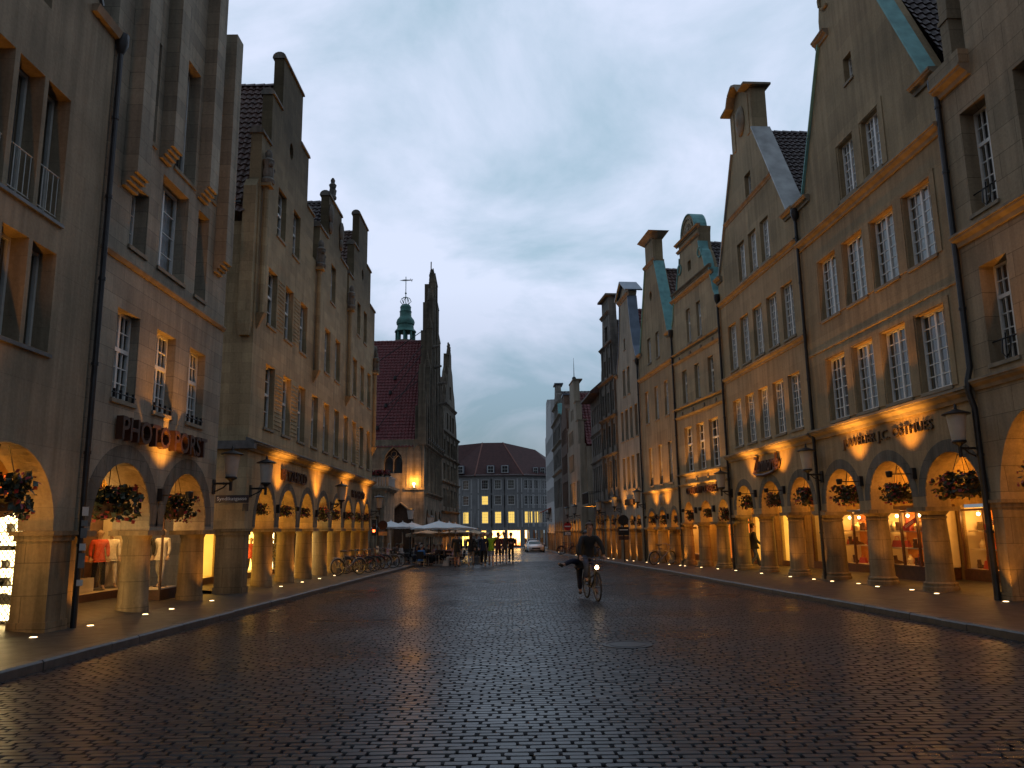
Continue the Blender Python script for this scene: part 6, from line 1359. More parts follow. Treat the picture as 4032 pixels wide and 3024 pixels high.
HAIRS = [cmat('brown_hair', (.06, .03, .015), .6), cmat('blond_hair', (.30, .19, .09), .6), cmat('grey_hair', (.30, .28, .26), .6), cmat('black_hair', (.012, .010, .010), .5)]
CL = {k: cmat(k, v) for k, v in dict(black_cloth=(.012, .012, .014), navy_cloth=(.018, .022, .045), denim_cloth=(.05, .065, .11), lime_cloth=(.36, .55, .02), grey_cloth=(.16, .15, .15), pale_cloth=(.42, .38, .34), brown_cloth=(.06, .035, .025), maroon_cloth=(.10, .015, .02), white_cloth=(.6, .58, .56), blue_cloth=(.05, .17, .40), pink_cloth=(.5, .30, .34), lilac_cloth=(.30, .30, .40)).items()}
def pose(kind, ph=1):
    """joint positions for a 1.78 m figure facing -Y; ph flips the stride"""
    J = dict(pelvis=(0, 0, .96), spine=(0, .01, 1.15), chest=(0, .0, 1.34), neck=(0, .01, 1.49), h0=(0, -.01, 1.565), h1=(0, -.02, 1.655), h2=(0, -.005, 1.745))
    for s, nm in ((-1, 'l'), (1, 'r')):
        J[nm+'sh'] = (s*.185, .01, 1.42); J[nm+'el'] = (s*.235, .03, 1.15); J[nm+'wr'] = (s*.235, -.06, .92); J[nm+'ha'] = (s*.23, -.09, .84)
        J[nm+'hip'] = (s*.095, 0, .93); f = s*ph
        J[nm+'kn'] = (s*.10, -.13 if f > 0 else -.02, .52 if f > 0 else .50); J[nm+'an'] = (s*.10, -.24 if f > 0 else .26, .10 if f > 0 else .17)
        J[nm+'toe'] = (s*.115, J[nm+'an'][1]-.17, .03 if f > 0 else .05)
        if kind == 'walk': J[nm+'wr'] = (s*.24, .12 if f > 0 else -.22, .95); J[nm+'ha'] = (s*.235, .12 if f > 0 else -.28, .88); J[nm+'el'] = (s*.24, .08 if f > 0 else -.02, 1.15)
        if kind == 'fold': J[nm+'el'] = (s*.25, -.03, 1.16); J[nm+'wr'] = (s*.06, -.26, 1.15); J[nm+'ha'] = (-s*.02, -.27, 1.17)
        if kind == 'point' and s > 0: J[nm+'el'] = (.42, -.06, 1.52); J[nm+'wr'] = (.62, -.12, 1.70); J[nm+'ha'] = (.68, -.14, 1.77)
    if kind == 'sit':
        dz = -.50
        for k in ('pelvis', 'spine', 'chest', 'neck', 'h0', 'h1', 'h2', 'lsh', 'rsh', 'lel', 'rel', 'lhip', 'rhip'): x, y, z = J[k]; J[k] = (x, y+(.05 if k == 'pelvis' else 0), z+dz)
        for s, nm in ((-1, 'l'), (1, 'r')):
            J[nm+'kn'] = (s*.12, -.44, .50); J[nm+'an'] = (s*.12, -.42, .10); J[nm+'toe'] = (s*.13, -.58, .03); J[nm+'wr'] = (s*.16, -.30, .68); J[nm+'ha'] = (s*.13, -.38, .70)
    return J
def hand(m, wr, ha, side):
    wr = Vector(wr); ha = Vector(ha); d = (ha-wr).normalized(); ax = Vector((0, 1, 0)) if abs(d.y) < .8 else Vector((1, 0, 0)); u = d.cross(ax).normalized(); v = d.cross(u)
    m.hexa([wr+u*.028+v*.014, wr-u*.028+v*.014, wr-u*.028-v*.014, wr+u*.028-v*.014], [ha+u*.042+v*.013, ha-u*.042+v*.013, ha-u*.042-v*.013, ha+u*.042-v*.013])
    for i, l in enumerate((.068, .078, .073, .056)):
        b = ha+u*(.033-.022*i); m.tube([b, b+d*l*.5+v*.006, b+d*l*.8+v*.022, b+d*l+v*.036], [.0095, .009, .008, .006], 6)
    b = wr+(ha-wr)*.35+u*.034; m.tube([b, b+u*.03+d*.03+v*.008, b+u*.036+d*.065+v*.018], [.011, .010, .007], 6)
_pc = {}
def person(label, loc, rz, J, key, top, legs, hair, shoes=SHOE, sleeves='long', shorts=False, skirt=False, longhair=False, k=1.24, group=None):
    t = empty('person', loc, rz, label, 'person', group, k)
    if (key, sleeves, shorts, longhair) not in _pc:
        names = ['pelvis', 'spine', 'chest', 'neck', 'h0', 'h1', 'h2', 'lsh', 'lel', 'lwr', 'rsh', 'rel', 'rwr', 'lhip', 'lkn', 'lan', 'ltoe', 'rhip', 'rkn', 'ran', 'rtoe']
        ix = {n: i for i, n in enumerate(names)}
        E_ = [('pelvis', 'spine'), ('spine', 'chest'), ('chest', 'neck'), ('neck', 'h0'), ('h0', 'h1'), ('h1', 'h2'), ('chest', 'lsh'), ('lsh', 'lel'), ('lel', 'lwr'), ('chest', 'rsh'), ('rsh', 'rel'), ('rel', 'rwr'), ('pelvis', 'lhip'), ('lhip', 'lkn'), ('lkn', 'lan'), ('lan', 'ltoe'), ('pelvis', 'rhip'), ('rhip', 'rkn'), ('rkn', 'ran'), ('ran', 'rtoe')]
        R = dict(pelvis=.095, spine=.085, chest=.09, neck=.055, h0=.075, h1=.098, h2=.06, lsh=.045, lel=.042, lwr=.028, rsh=.045, rel=.042, rwr=.028, lhip=.065, lkn=.055, lan=.038, ltoe=.032, rhip=.065, rkn=.055, ran=.038, rtoe=.032)
        body = skin([J[n] for n in names], [(ix[a], ix[b]) for a, b in E_], [R[n] for n in names])
        m = MB(); m.addmesh(body)
        hy = J['h1']; m.tube([(hy[0], hy[1]-.085, hy[2]+.02), (hy[0], hy[1]-.118, hy[2]-.02), (hy[0], hy[1]-.095, hy[2]-.03)], [.010, .016, .012], 6)
        for s in (-1, 1): m.ball((hy[0]+s*.095, hy[1]+.01, hy[2]), .024, 6, 5, (.5, 1, 1.5)); m.ball((hy[0]+s*.034, hy[1]-.088, hy[2]+.018), .012, 6, 4)
        m.tube([(hy[0]-.026, hy[1]-.088, hy[2]-.055), (hy[0], hy[1]-.096, hy[2]-.055), (hy[0]+.026, hy[1]-.088, hy[2]-.055)], .007, 5)
        hand(m, J['lwr'], J['lha'], -1); hand(m, J['rwr'], J['rha'], 1)
        bm_ = m.mesh('body', SKINM, True)
        def sub(nm, es, rr, root):
            n2 = []; [n2.append(x) for e in es for x in e if x not in n2]; i2 = {n: i for i, n in enumerate(n2)}
            me = skin([J[n] if n in J else rr[n][1] for n in n2], [(i2[a], i2[b]) for a, b in es], [rr[n] if not isinstance(rr[n], tuple) else rr[n][0] for n in n2], 1, i2[root]); me.name = nm
            me.polygons.foreach_set('use_smooth', [True]*len(me.polygons)); return me
        lerp = lambda a, b, f: tuple(Vector(J[a])*(1-f)+Vector(J[b])*f)
        hm = Vector(J['pelvis'])+(Vector(J['pelvis'])-Vector(J['spine'])).normalized()*.10
        es = [('hem', 'pelvis'), ('pelvis', 'spine'), ('spine', 'chest'), ('chest', 'nk')]; rr = dict(hem=(.17, tuple(hm)), pelvis=.168, spine=.15, chest=.165, nk=(.07, lerp('chest', 'neck', .75)))
        for nm in ('l', 'r'):
            es += [('chest', nm+'sh')]; rr[nm+'sh'] = .09
            if sleeves == 'long': es += [(nm+'sh', nm+'el'), (nm+'el', nm+'cf')]; rr[nm+'el'] = .064; rr[nm+'cf'] = (.046, lerp(nm+'el', nm+'wr', .92))
            else: es += [(nm+'sh', nm+'cf')]; rr[nm+'cf'] = (.066, lerp(nm+'sh', nm+'el', .6))
        topm = sub('top', es, rr, 'pelvis')
        es = [('waist', 'pelvis')]; rr = dict(waist=(.13, lerp('pelvis', 'spine', .5)), pelvis=.138)
        for nm in ('l', 'r'):
            es += [('pelvis', nm+'hip'), (nm+'hip', nm+'kn')]; rr[nm+'hip'] = .108; rr[nm+'kn'] = .085 if shorts else .072
            if not shorts: es += [(nm+'kn', nm+'cf')]; rr[nm+'cf'] = (.062, lerp(nm+'kn', nm+'an', .93))
        legm = sub('trousers', es, rr, 'pelvis')
        sh = MB()
        for nm in ('l', 'r'):
            a, b = Vector(J[nm+'an']), Vector(J[nm+'toe']); sh.addmesh(sub('sh', [('an_', 'toe_')], dict(an_=(.055, tuple(a-Vector((0, 0, .03)))), toe_=(.040, tuple(b))), 'an_'))
        shm = sh.mesh('shoes', SHOE, True)
        hr = MB(); hr.ball((hy[0], hy[1]+.020, hy[2]+.030), .113, 12, 8, (.92, 1.0, .95))
        if longhair: hr.ball((hy[0], hy[1]+.06, hy[2]-.10), .10, 10, 8, (1, .7, 2.0))
        hrm = hr.mesh('hair', HAIRS[0], True)
        # open the face: drop hair faces in front of the face
        bmh = bmesh.new(); bmh.from_mesh(hrm); bmesh.ops.delete(bmh, geom=[f for f in bmh.faces if f.calc_center_median().y < hy[1]-.02 and f.calc_center_median().z < hy[2]+.075], context='FACES'); bmh.to_mesh(hrm); bmh.free()
        _pc[(key, sleeves, shorts, longhair)] = (bm_, topm, legm, shm, hrm)
    bm_, topm, legm, shm, hrm = _pc[(key, sleeves, shorts, longhair)]
    link(bpy.data.objects.new('body', bm_), t)
    for nm, me, mt in (('jacket' if sleeves == 'long' else 'shirt', topm, top), ('shorts' if shorts else 'trousers', legm, legs), ('shoes', shm, shoes), ('hair', hrm, hair)):
        if not me.materials: me.materials.append(SHOE)
        o = link(bpy.data.objects.new(nm, me), t); o.material_slots[0].link = 'OBJECT'; o.material_slots[0].material = mt
    return t
def onroad(x, y, d=.0): return (x, y, gz(y)+d)
W1, W2, ST_, FO, PT, SI = pose('walk', 1), pose('walk', -1), pose('stand', 1), pose('fold', 1), pose('point', 1), pose('sit')
def px(xsrc, y): return (xsrc-2016)/3099*y
person('person in dark jacket and shorts walking away beside a long-haired companion', onroad(-3.65, 51), PI, W1, 'w1', CL['black_cloth'], CL['grey_cloth'], HAIRS[0], shorts=True)
person('person with long hair, dark top and pale trousers walking away from the viewer', onroad(-2.85, 52.5), PI, W2, 'w2', CL['black_cloth'], CL['pale_cloth'], HAIRS[0], SHOE_W, longhair=True)
person('bald person in dark open jacket and dark trousers at the edge of the walking group', onroad(-2.05, 53), 0, W1, 'w1', CL['navy_cloth'], CL['black_cloth'], HAIRS[2])
person('person in lime green shirt and pale shorts pointing with a raised arm', onroad(-1.55, 53.3), 0, PT, 'pt', CL['lime_cloth'], CL['lilac_cloth'], HAIRS[3], sleeves='short', shorts=True)
person('person in maroon top and shorts half hidden behind the lime green shirt', onroad(-1.15, 57), 0, W2, 'w2', CL['maroon_cloth'], CL['brown_cloth'], HAIRS[0], shorts=True)
person('person in brown shirt and shorts walking between the group and the one with folded arms', onroad(-.72, 58.5), 0, W1, 'w1', CL['brown_cloth'], CL['grey_cloth'], HAIRS[0], sleeves='short', shorts=True)
person('person in black with arms folded walking at the side of the group nearest the car', onroad(-.25, 59), 0, FO, 'fo', CL['black_cloth'], CL['black_cloth'], HAIRS[3])
person('person in a pink shirt and dark trousers standing by the stepped gable house', (6.35, 88, pz(88)), PI, ST_, 'st', CL['pink_cloth'], CL['black_cloth'], HAIRS[3])
q = H['R3']; P = q.W(-.25, .9, 0); person('dark dressed person leaning in the column arcade behind the long black downpipe', (P.x, P.y, pz(P.y)), PI/2, W1, 'w1', CL['black_cloth'], CL['denim_cloth'], HAIRS[3])
for i, (x, y) in enumerate(((-2.6, 63), (-3.1, 66), (-2.2, 67))):
    person(['distant person in grey among the passers-by behind the parasols', 'distant person in white top behind the parasols', 'distant person in dark clothes near the lit shop of the corner building'][i], onroad(x, y), [0, PI, 0][i], [W1, W2, ST_][i], ['w1', 'w2', 'st'][i], [CL['grey_cloth'], CL['white_cloth'], CL['black_cloth']][i], CL['black_cloth'], HAIRS[i])
# ================================================================== BICYCLES (front towards -Y)
RUB = plain('tyre_rubber', (.012, .012, .012), .6); CHR = plain('chrome', (.16, .16, .17), .3, .9); SADL = plain('saddle_leather', (.02, .015, .012), .5)
def make_bike(fr_mat, basket=False):
    t = empty('bicycle'); tag(t, 'x', 'bicycle', 'bicycles parked along the street')
    def V2(y, z, x=0): return (x, y, z)
    fw, rw = (-.54, .345), (.52, .345)
    for (y, z), nm in ((fw, 'f'), (rw, 'r')):
        m = MB(); n = 26; m.tube([V2(y+.325*math.cos(2*PI*i/n), z+.325*math.sin(2*PI*i/n)) for i in range(n)], .021, 6, True); ty = m.mesh('tyre', RUB, True)
        m = MB(); m.tube([V2(y+.295*math.cos(2*PI*i/n), z+.295*math.sin(2*PI*i/n)) for i in range(n)], .013, 5, True)
        for i in range(14): a = 2*PI*i/14; m.tube([V2(y, z, .03*(-1)**i), V2(y+.295*math.cos(a), z+.295*math.sin(a))], .0028, 3)
        m.tube([V2(y, z, -.06), V2(y, z, .06)], .022, 7)
        wo = m.build('wheel', CHR, t); link(bpy.data.objects.new('tyre', ty), wo)
        m = MB(); m.tube([V2(y+.36*math.cos(a), z+.36*math.sin(a)) for a in ([math.radians(q) for q in (range(20, 165, 12) if nm == 'f' else range(-10, 170, 12))])], .018, 5); m.build('mudguard', fr_mat, t)
    bb = V2(.06, .30); st = V2(.22, .84); hd = V2(-.36, .82); hd2 = V2(-.40, .64)
    m = MB(); m.tube([hd, V2(-.33, .95)], .016, 7); m.tube([st, hd2], .017, 7) if not basket else m.tube([V2(.13, .52), hd2], .018, 7); m.tube([bb, hd2], .020, 7); m.tube([bb, st], .017, 7)
    for s in (-.055, .055): m.tube([(0, st[1], st[2]-.06), V2(rw[0], rw[1], s)], .009, 5); m.tube([bb, V2(rw[0], rw[1], s)], .010, 5); m.tube([(s*.6, hd2[1], hd2[2]), V2(fw[0], fw[1], s)], .011, 5)
    m.tube([hd, hd2], .021, 7); m.tube([st, V2(.255, .96)], .013, 6); m.tube([V2(.30, .74), V2(.72, .73)], .009, 4); m.tube([(.06, .34, .74), (.06, .74, .73)], .007, 4); m.tube([(-.06, .34, .74), (-.06, .74, .73)], .007, 4); m.tube([V2(.70, .73, .06), V2(.56, .40, .06)], .006, 4)
    m.build('frame', fr_mat, t, True)
    m = MB(); m.ball((0, .28, .99), .12, 9, 6, (.75, 1.15, .32)); m.ball((0, .14, .99), .05, 7, 5, (.7, 1.6, .5)); m.build('saddle', SADL, t, True)
    m = MB(); m.tube([(-.30, -.14, .98), (-.27, -.24, 1.01), (-.12, -.35, 1.03), (0, -.34, .97), (.12, -.35, 1.03), (.27, -.24, 1.01), (.30, -.14, .98)], .012, 6); m.build('handlebar', CHR, t, True)
    m = MB(); m.tube([(.07, .06, .30), (.08, .12, .15), (.15, .12, .14)], .011, 5); m.tube([(-.07, .06, .30), (-.08, .0, .45), (-.15, .0, .46)], .011, 5); m.box(.11, .2, .08, .16, .125, .15); m.box(-.2, -.11, -.04, .04, .45, .475); m.tube([(.05, .06+.09*math.cos(i*PI/6), .30+.09*math.sin(i*PI/6)) for i in range(12)], .008, 4, True); m.build('crank', CHR, t)
    m = MB(); m.ball((0, -.52, .80), .045, 8, 6); m.build('headlight', CHR, t, True)
    if basket:
        m = MB()
        for z, w in ((.72, .13), (.82, .15), (.92, .17), (1.0, .18)): m.tube([(-w, -.52-w*.4, z), (w, -.52-w*.4, z), (w, -.40+w*.2, z), (-w, -.40+w*.2, z)], .006, 4, True)
        for i in range(7): x = -.15+.05*i; m.tube([(x*.8, -.57, .72), (x, -.6, 1.0)], .005, 3)
        m.build('basket', S['wood_dark'], t)
    return t
BM = [plain('bike_black', (.015, .015, .017), .35), plain('bike_silver', (.22, .22, .23), .35, .6), plain('bike_red', (.18, .015, .012), .4), plain('bike_blue', (.03, .06, .14), .4)]
bp = [make_bike(BM[0], True), make_bike(BM[1]), make_bike(BM[2]), make_bike(BM[3], True)]; bu = [[False] for _ in bp]
def bike(i, x, y, z, rz, lean, label, k=1.17):
    o = bp[i] if not bu[i][0] else copy_tree(bp[i]); bu[i][0] = True
    o.location = (x, y, z); o.rotation_euler = (0, lean, rz); o.scale = (k,)*3; o['label'] = label; return o
for i, (ty, x, y, rz, lb) in enumerate(((1, -8.15, 39.6, 2.35, 'silver bicycle nearest in the row, its wheel turned out before the sixth pier'), (0, -8.1, 41.6, 2.2, 'black bicycle with front basket, second in the row by the narrow arches'), (0, -8.2, 43.4, 1.9, 'black bicycle with basket, third in the row, before the glowing seventh pier'),
        (2, -8.15, 44.9, 2.1, 'dark red bicycle in the middle of the row by the narrow arches'), (3, -8.1, 46.6, 2.0, 'blue bicycle with basket, fifth in the row'), (1, -7.9, 48.2, 1.8, 'silver bicycle with pale rear wheel near the traffic signal pole'), (0, -7.8, 50.0, 1.7, 'black bicycle last in the row, closest to the cafe chairs'))):
    bike(ty, x, y, pz(y), rz, .06, lb)
P = H['R4'].W(2.3, -.75, 0); bike(1, P.x, P.y, pz(P.y), 2.1, -.1, 'single silver bicycle leaning by the columns of the copper-striped house')
for i, (x, y, rz, lb) in enumerate(((6.35, 67.5, 1.7, 'dark bicycle parked near the balcony house'), (6.6, 66.2, 1.5, 'black bicycle beside the other one at the balcony house'), (5.2, 79.5, 1.6, 'bicycle leaning on the post of the no entry sign'), (5.5, 82, 1.4, 'bicycle behind the post of the no entry sign'))):
    bike([0, 3, 0, 2][i], x, y, pz(y), rz, .08, lb)
# the ridden bicycle, the rider and the passenger on its rack
YR = 22.6; XR = 2.2; ZR = gz(YR); KR_ = 1.17
t = copy_tree(bp[0]); t.location = (XR, YR+.6, ZR); t.rotation_euler = (0, 0, math.radians(9)); t.scale = (KR_,)*3; t['label'] = 'ridden bicycle with a glowing orange headlight in the middle of the street'; 
if 'group' in t: del t['group']
hl = [c for c in t.children if c.name.startswith('headlight')][0]; hl.data = hl.data.copy(); hl.data.materials[0] = S['bike_lamp']; hl.scale = (1.15,)*3; hl.location = (0, .07, -.12)
J = pose('sit')
def setj(**kw): J.update(kw)
setj(pelvis=(0, .28, 1.06), spine=(0, .23, 1.24), chest=(0, .14, 1.43), neck=(0, .08, 1.58), h0=(0, .055, 1.655), h1=(0, .045, 1.745), h2=(0, .06, 1.835), lsh=(-.185, .13, 1.50), rsh=(.185, .13, 1.50), lel=(-.29, -.02, 1.27), rel=(.29, -.02, 1.27), lwr=(-.30, -.13, 1.04), rwr=(.30, -.13, 1.04), lha=(-.295, -.17, .99), rha=(.295, -.17, .99),
     lhip=(-.10, .27, 1.02), rhip=(.10, .27, 1.02), lkn=(-.15, -.10, .86), lan=(-.13, .05, .50), ltoe=(-.14, -.12, .47), rkn=(.12, -.02, .66), ran=(.12, .15, .24), rtoe=(.13, -.03, .18))
person('cyclist in dark jacket and jeans riding towards the viewer', (XR, YR+.6, ZR), math.radians(9), J, 'ride', CL['black_cloth'], CL['denim_cloth'], HAIRS[0], k=KR_)
J = pose('sit')
J.update(pelvis=(-.06, .62, .88), spine=(-.03, .62, 1.05), chest=(.0, .60, 1.24), neck=(.02, .58, 1.38), h0=(.03, .57, 1.45), h1=(.04, .56, 1.54), h2=(.04, .57, 1.63), lsh=(-.16, .55, 1.31), rsh=(.19, .62, 1.31), lel=(-.22, .42, 1.10), rel=(.24, .42, 1.10), lwr=(-.13, .30, 1.02), rwr=(.14, .30, 1.02), lha=(-.08, .25, 1.02), rha=(.09, .25, 1.02),
     lhip=(-.14, .60, .87), rhip=(-.12, .68, .86), lkn=(-.38, .46, .93), lan=(-.62, .36, .83), ltoe=(-.76, .30, .87), rkn=(-.10, .86, .52), ran=(-.07, .92, .16), rtoe=(-.10, .80, .10))
person('passenger sitting sideways behind the cyclist with one leg stretched out', (XR, YR+.6, ZR), math.radians(9), J, 'pass', CL['black_cloth'], CL['navy_cloth'], HAIRS[3], k=KR_)
l = bpy.data.lights.new('bicycle_light', 'SPOT'); l.energy = 8; l.color = (1, .6, .25); l.spot_size = math.radians(70); l.shadow_soft_size = .05
lo = link(bpy.data.objects.new('bicycle_light', l), hl); lo.location = (0, -.58, .80); lo.rotation_euler = (math.radians(75), 0, 0)
# ================================================================== CAFE
M_CANV = plain('white_canvas', (.62, .63, .64), .85, var=.05); M_BEIGE = plain('beige_canvas', (.48, .38, .26), .85, var=.08); M_ALU = plain('brushed_aluminium', (.45, .45, .46), .35, .8); M_WICK = plain('dark_wicker', (.02, .018, .018), .7, var=.4, scale=20); M_POLE = plain('cream_pole', (.55, .50, .42), .5)
def parasol(x, y, hw, zt, drop, canv, label, beige=False, group='parasols of the street cafe', z0=None):
    g0 = pz(y) if x < lin(KL, y)-.25 else gz(y)
    t = empty('cafe_parasol', (x, y, g0), 0, label, 'parasol', group); zt -= g0
    n = 8; m = MB(); rim = []; mid = []
    for i in range(n):
        a = 2*PI*i/n+PI/8; rr = hw*1.06; rim.append((rr*math.cos(a), rr*math.sin(a), zt-drop)); mid.append((rr*.5*math.cos(a), rr*.5*math.sin(a), zt-drop*.56))
    top = (0, 0, zt)
    for lift in (0, -.02):
        for i in range(n):
            j = (i+1) % n
            sg_ = ((mid[i][0]+mid[j][0])/2, (mid[i][1]+mid[j][1])/2, (mid[i][2]+mid[j][2])/2-.03); rg = ((rim[i][0]+rim[j][0])/2*.97, (rim[i][1]+rim[j][1])/2*.97, rim[i][2]+.03)
            L_ = lambda p: (p[0], p[1], p[2]+lift)
            m.face([L_(top), L_(mid[i]), L_(sg_)]); m.face([L_(top), L_(sg_), L_(mid[j])]); m.face([L_(mid[i]), L_(rim[i]), L_(rg), L_(sg_)]); m.face([L_(sg_), L_(rg), L_(rim[j]), L_(mid[j])])
    if beige:
        for i in range(n):
            j = (i+1) % n
            for k in range(4):
                p = [rim[i][q]+(rim[j][q]-rim[i][q])*k/4 for q in range(3)]; q_ = [rim[i][q]+(rim[j][q]-rim[i][q])*(k+1)/4 for q in range(3)]; c_ = [(a+b)/2 for a, b in zip(p, q_)]
                m.face([p, q_, (q_[0], q_[1], q_[2]-.18), (c_[0], c_[1], c_[2]-.27), (p[0], p[1], p[2]-.18)])
    else:
        for i in range(n):
            j = (i+1) % n; m.face([rim[i], rim[j], (rim[j][0], rim[j][1], rim[j][2]-.06), (rim[i][0], rim[i][1], rim[i][2]-.06)])
    m.lathe(0, 0, [(.05, zt-.02), (.05, zt+.05), (.02, zt+.09)], 8); m.build('canopy', canv, t, recalc=False)
    m = MB(); m.tube([(0, 0, .05), (0, 0, zt-.03)], .045, 8); m.build('pole', M_POLE, t, True)
    m = MB()
    for i in range(n): m.tube([(0, 0, zt-.5*drop-.45), (mid[i][0], mid[i][1], mid[i][2]-.03)], .014, 4); m.tube([(0, 0, zt-.06), (rim[i][0]*.98, rim[i][1]*.98, rim[i][2]-.01)], .012, 4)
    m.build('rib', M_POLE, t)
    m = MB(); m.box(-.35, .35, -.35, .35, 0, .09); m.build('foot', S['zinc'], t); return t
parasol(-8.75, 56.8, 1.35, 2.43, .43, M_CANV, 'white parasol nearest the bicycles, in front of the dark portal')
parasol(-8.5, 61, 1.45, 2.40, .45, M_CANV, 'white parasol second in the row before the dark portal'); parasol(-8.35, 65.3, 1.55, 2.40, .45, M_CANV, 'white parasol third in the row before the dark portal')
parasol(-5.28, 56.2, 1.95, 2.38, .50, M_CANV, 'large white parasol nearest the road in the middle of the cafe'); parasol(-4.95, 61, 1.8, 2.31, .45, M_CANV, 'white parasol just behind the large one nearest the road'); parasol(-4.85, 66, 1.9, 2.26, .45, M_CANV, 'white parasol far behind the large one nearest the road')
parasol(-7.35, 67.6, 1.75, 1.75, .30, M_BEIGE, 'beige scalloped parasol by the corner of the gothic town hall', True); parasol(-5.0, 69.0, 1.75, 1.78, .32, M_BEIGE, 'beige scalloped parasol beside the walking pair', True); parasol(-3.6, 72.0, 1.7, 1.70, .32, M_BEIGE, 'beige scalloped parasol farthest to the road side, against the shop light', True)
def make_chair():
    t = empty('cafe_chair'); tag(t, 'dark woven cafe chair with pale metal legs in the street cafe', 'chair', 'dark woven chairs of the street cafe')
    m = MB(); m.box(-.24, .24, -.24, .22, .43, .46); m.build('seat', M_WICK, t)
    m = MB(); m.hexa([(-.24, .20, .46), (.24, .20, .46), (.24, .235, .46), (-.24, .235, .46)], [(-.22, .28, .88), (.22, .28, .88), (.22, .31, .88), (-.22, .31, .88)]); m.build('backrest', M_WICK, t)
    for sx in (-1, 1):
        m = MB(); m.tube([(sx*.24, -.22, .44), (sx*.26, -.26, 0)], .014, 5); m.build('leg', M_ALU, t); m = MB(); m.tube([(sx*.24, .22, .44), (sx*.26, .30, 0)], .014, 5); m.build('leg', M_ALU, t)
        m = MB(); m.tube([(sx*.255, .25, .66), (sx*.27, .0, .68), (sx*.265, -.22, .64), (sx*.25, -.24, .44)], .014, 5); m.build('armrest', M_ALU, t)
    m = MB(); m.tube([(-.25, .24, .30), (.25, .24, .30)], .011, 5); m.build('stretcher', M_ALU, t)
    return t
def make_table():
    t = empty('cafe_table'); tag(t, 'small round cafe table with a pale rim between dark chairs', 'table', 'small round tables of the street cafe')
    m = MB(); m.lathe(0, 0, [(.36, .72), (.36, .745), (.34, .75)], 18); m.build('table_top', M_ALU, t); m = MB(); m.lathe(0, 0, [(.20, 0), (.20, .02), (.03, .05), (.025, .72)], 10); m.build('pedestal', S['iron'], t); return t
ch = make_chair(); tb = make_table(); cu = [False]; tu = [False]
def gz2(x, y): return pz(y) if x < lin(KL, y)-.25 else gz(y)
def put(o, used, x, y, rz, k):
    o = o if not used[0] else copy_tree(o); used[0] = True; o.location = (x, y, gz2(x, y)); o.rotation_euler = (0, 0, rz); o.scale = (k,)*3; return o
rs = random.Random(5)
tables = [(-8.3, 55.6), (-6.05, 55.9), (-4.6, 57.2), (-7.3, 57.2), (-8.6, 59.2), (-5.7, 59.8), (-4.3, 61.6), (-7.0, 62), (-5.4, 64.4), (-8.2, 63.4)]
tops = ['grey_cloth', 'black_cloth', 'blue_cloth', 'white_cloth', 'brown_cloth', 'navy_cloth', 'pink_cloth', 'pale_cloth']; n_p = 0
for i, (x, y) in enumerate(tables):
    put(tb, tu, x, y, 0, 1.12)
    for j, a in enumerate((-PI/2, -PI/2+1.9, -PI/2-1.9)):
        aa = a+rs.uniform(-.3, .3); r_ = .78; cx_, cyy_ = x+r_*math.cos(aa), y+r_*math.sin(aa); rz = aa-PI/2
        put(ch, cu, cx_, cyy_, rz, 1.12)
        if rs.random() < (.45 if j == 0 else .8) and n_p < 20 and not (i < 2 and j == 0):
            tc_ = tops[(i*3+j) % len(tops)]
            person('guest seated at a cafe table under the parasols', (cx_, cyy_-.0, gz2(cx_, cyy_)), rz, SI, 'sit', CL[tc_], CL['black_cloth' if j else 'denim_cloth'], HAIRS[(i+j) % 4], k=1.12, longhair=(i+j) % 3 == 0, group='guests seated in the street cafe'); n_p += 1
person('guest in blue shirt seated at the table nearest the kerb', (-6.35, 54.9, gz(54.9)), 2.9, SI, 'sit', CL['blue_cloth'], CL['black_cloth'], HAIRS[2], k=1.12)
person('guest with pale trousers stretched out beside the walking pair', (-4.15, 55.4, gz(55.4)), -1.2, SI, 'sit', CL['pink_cloth'], CL['pale_cloth'], HAIRS[1], k=1.12, longhair=True)
put(ch, cu, -4.15, 55.4, -1.2, 1.12); put(ch, cu, -6.35, 54.9, 2.9, 1.12)
m = MB(); m.hexa([(-.22, -.13, 0), (.22, -.13, 0), (.22, .13, 0), (-.22, .13, 0)], [(-.14, -.06, .34), (.14, -.06, .34), (.14, .06, .34), (-.14, .06, .34)]); m.tube([(-.1, 0, .33), (-.06, 0, .5), (.06, 0, .5), (.1, 0, .33)], .012, 5)
o = m.build('hand_bag', CL['pale_cloth']); o.location = onroad(-4.7, 54.9); tag(o, 'pale bag standing on the ground beside a cafe chair', 'bag')
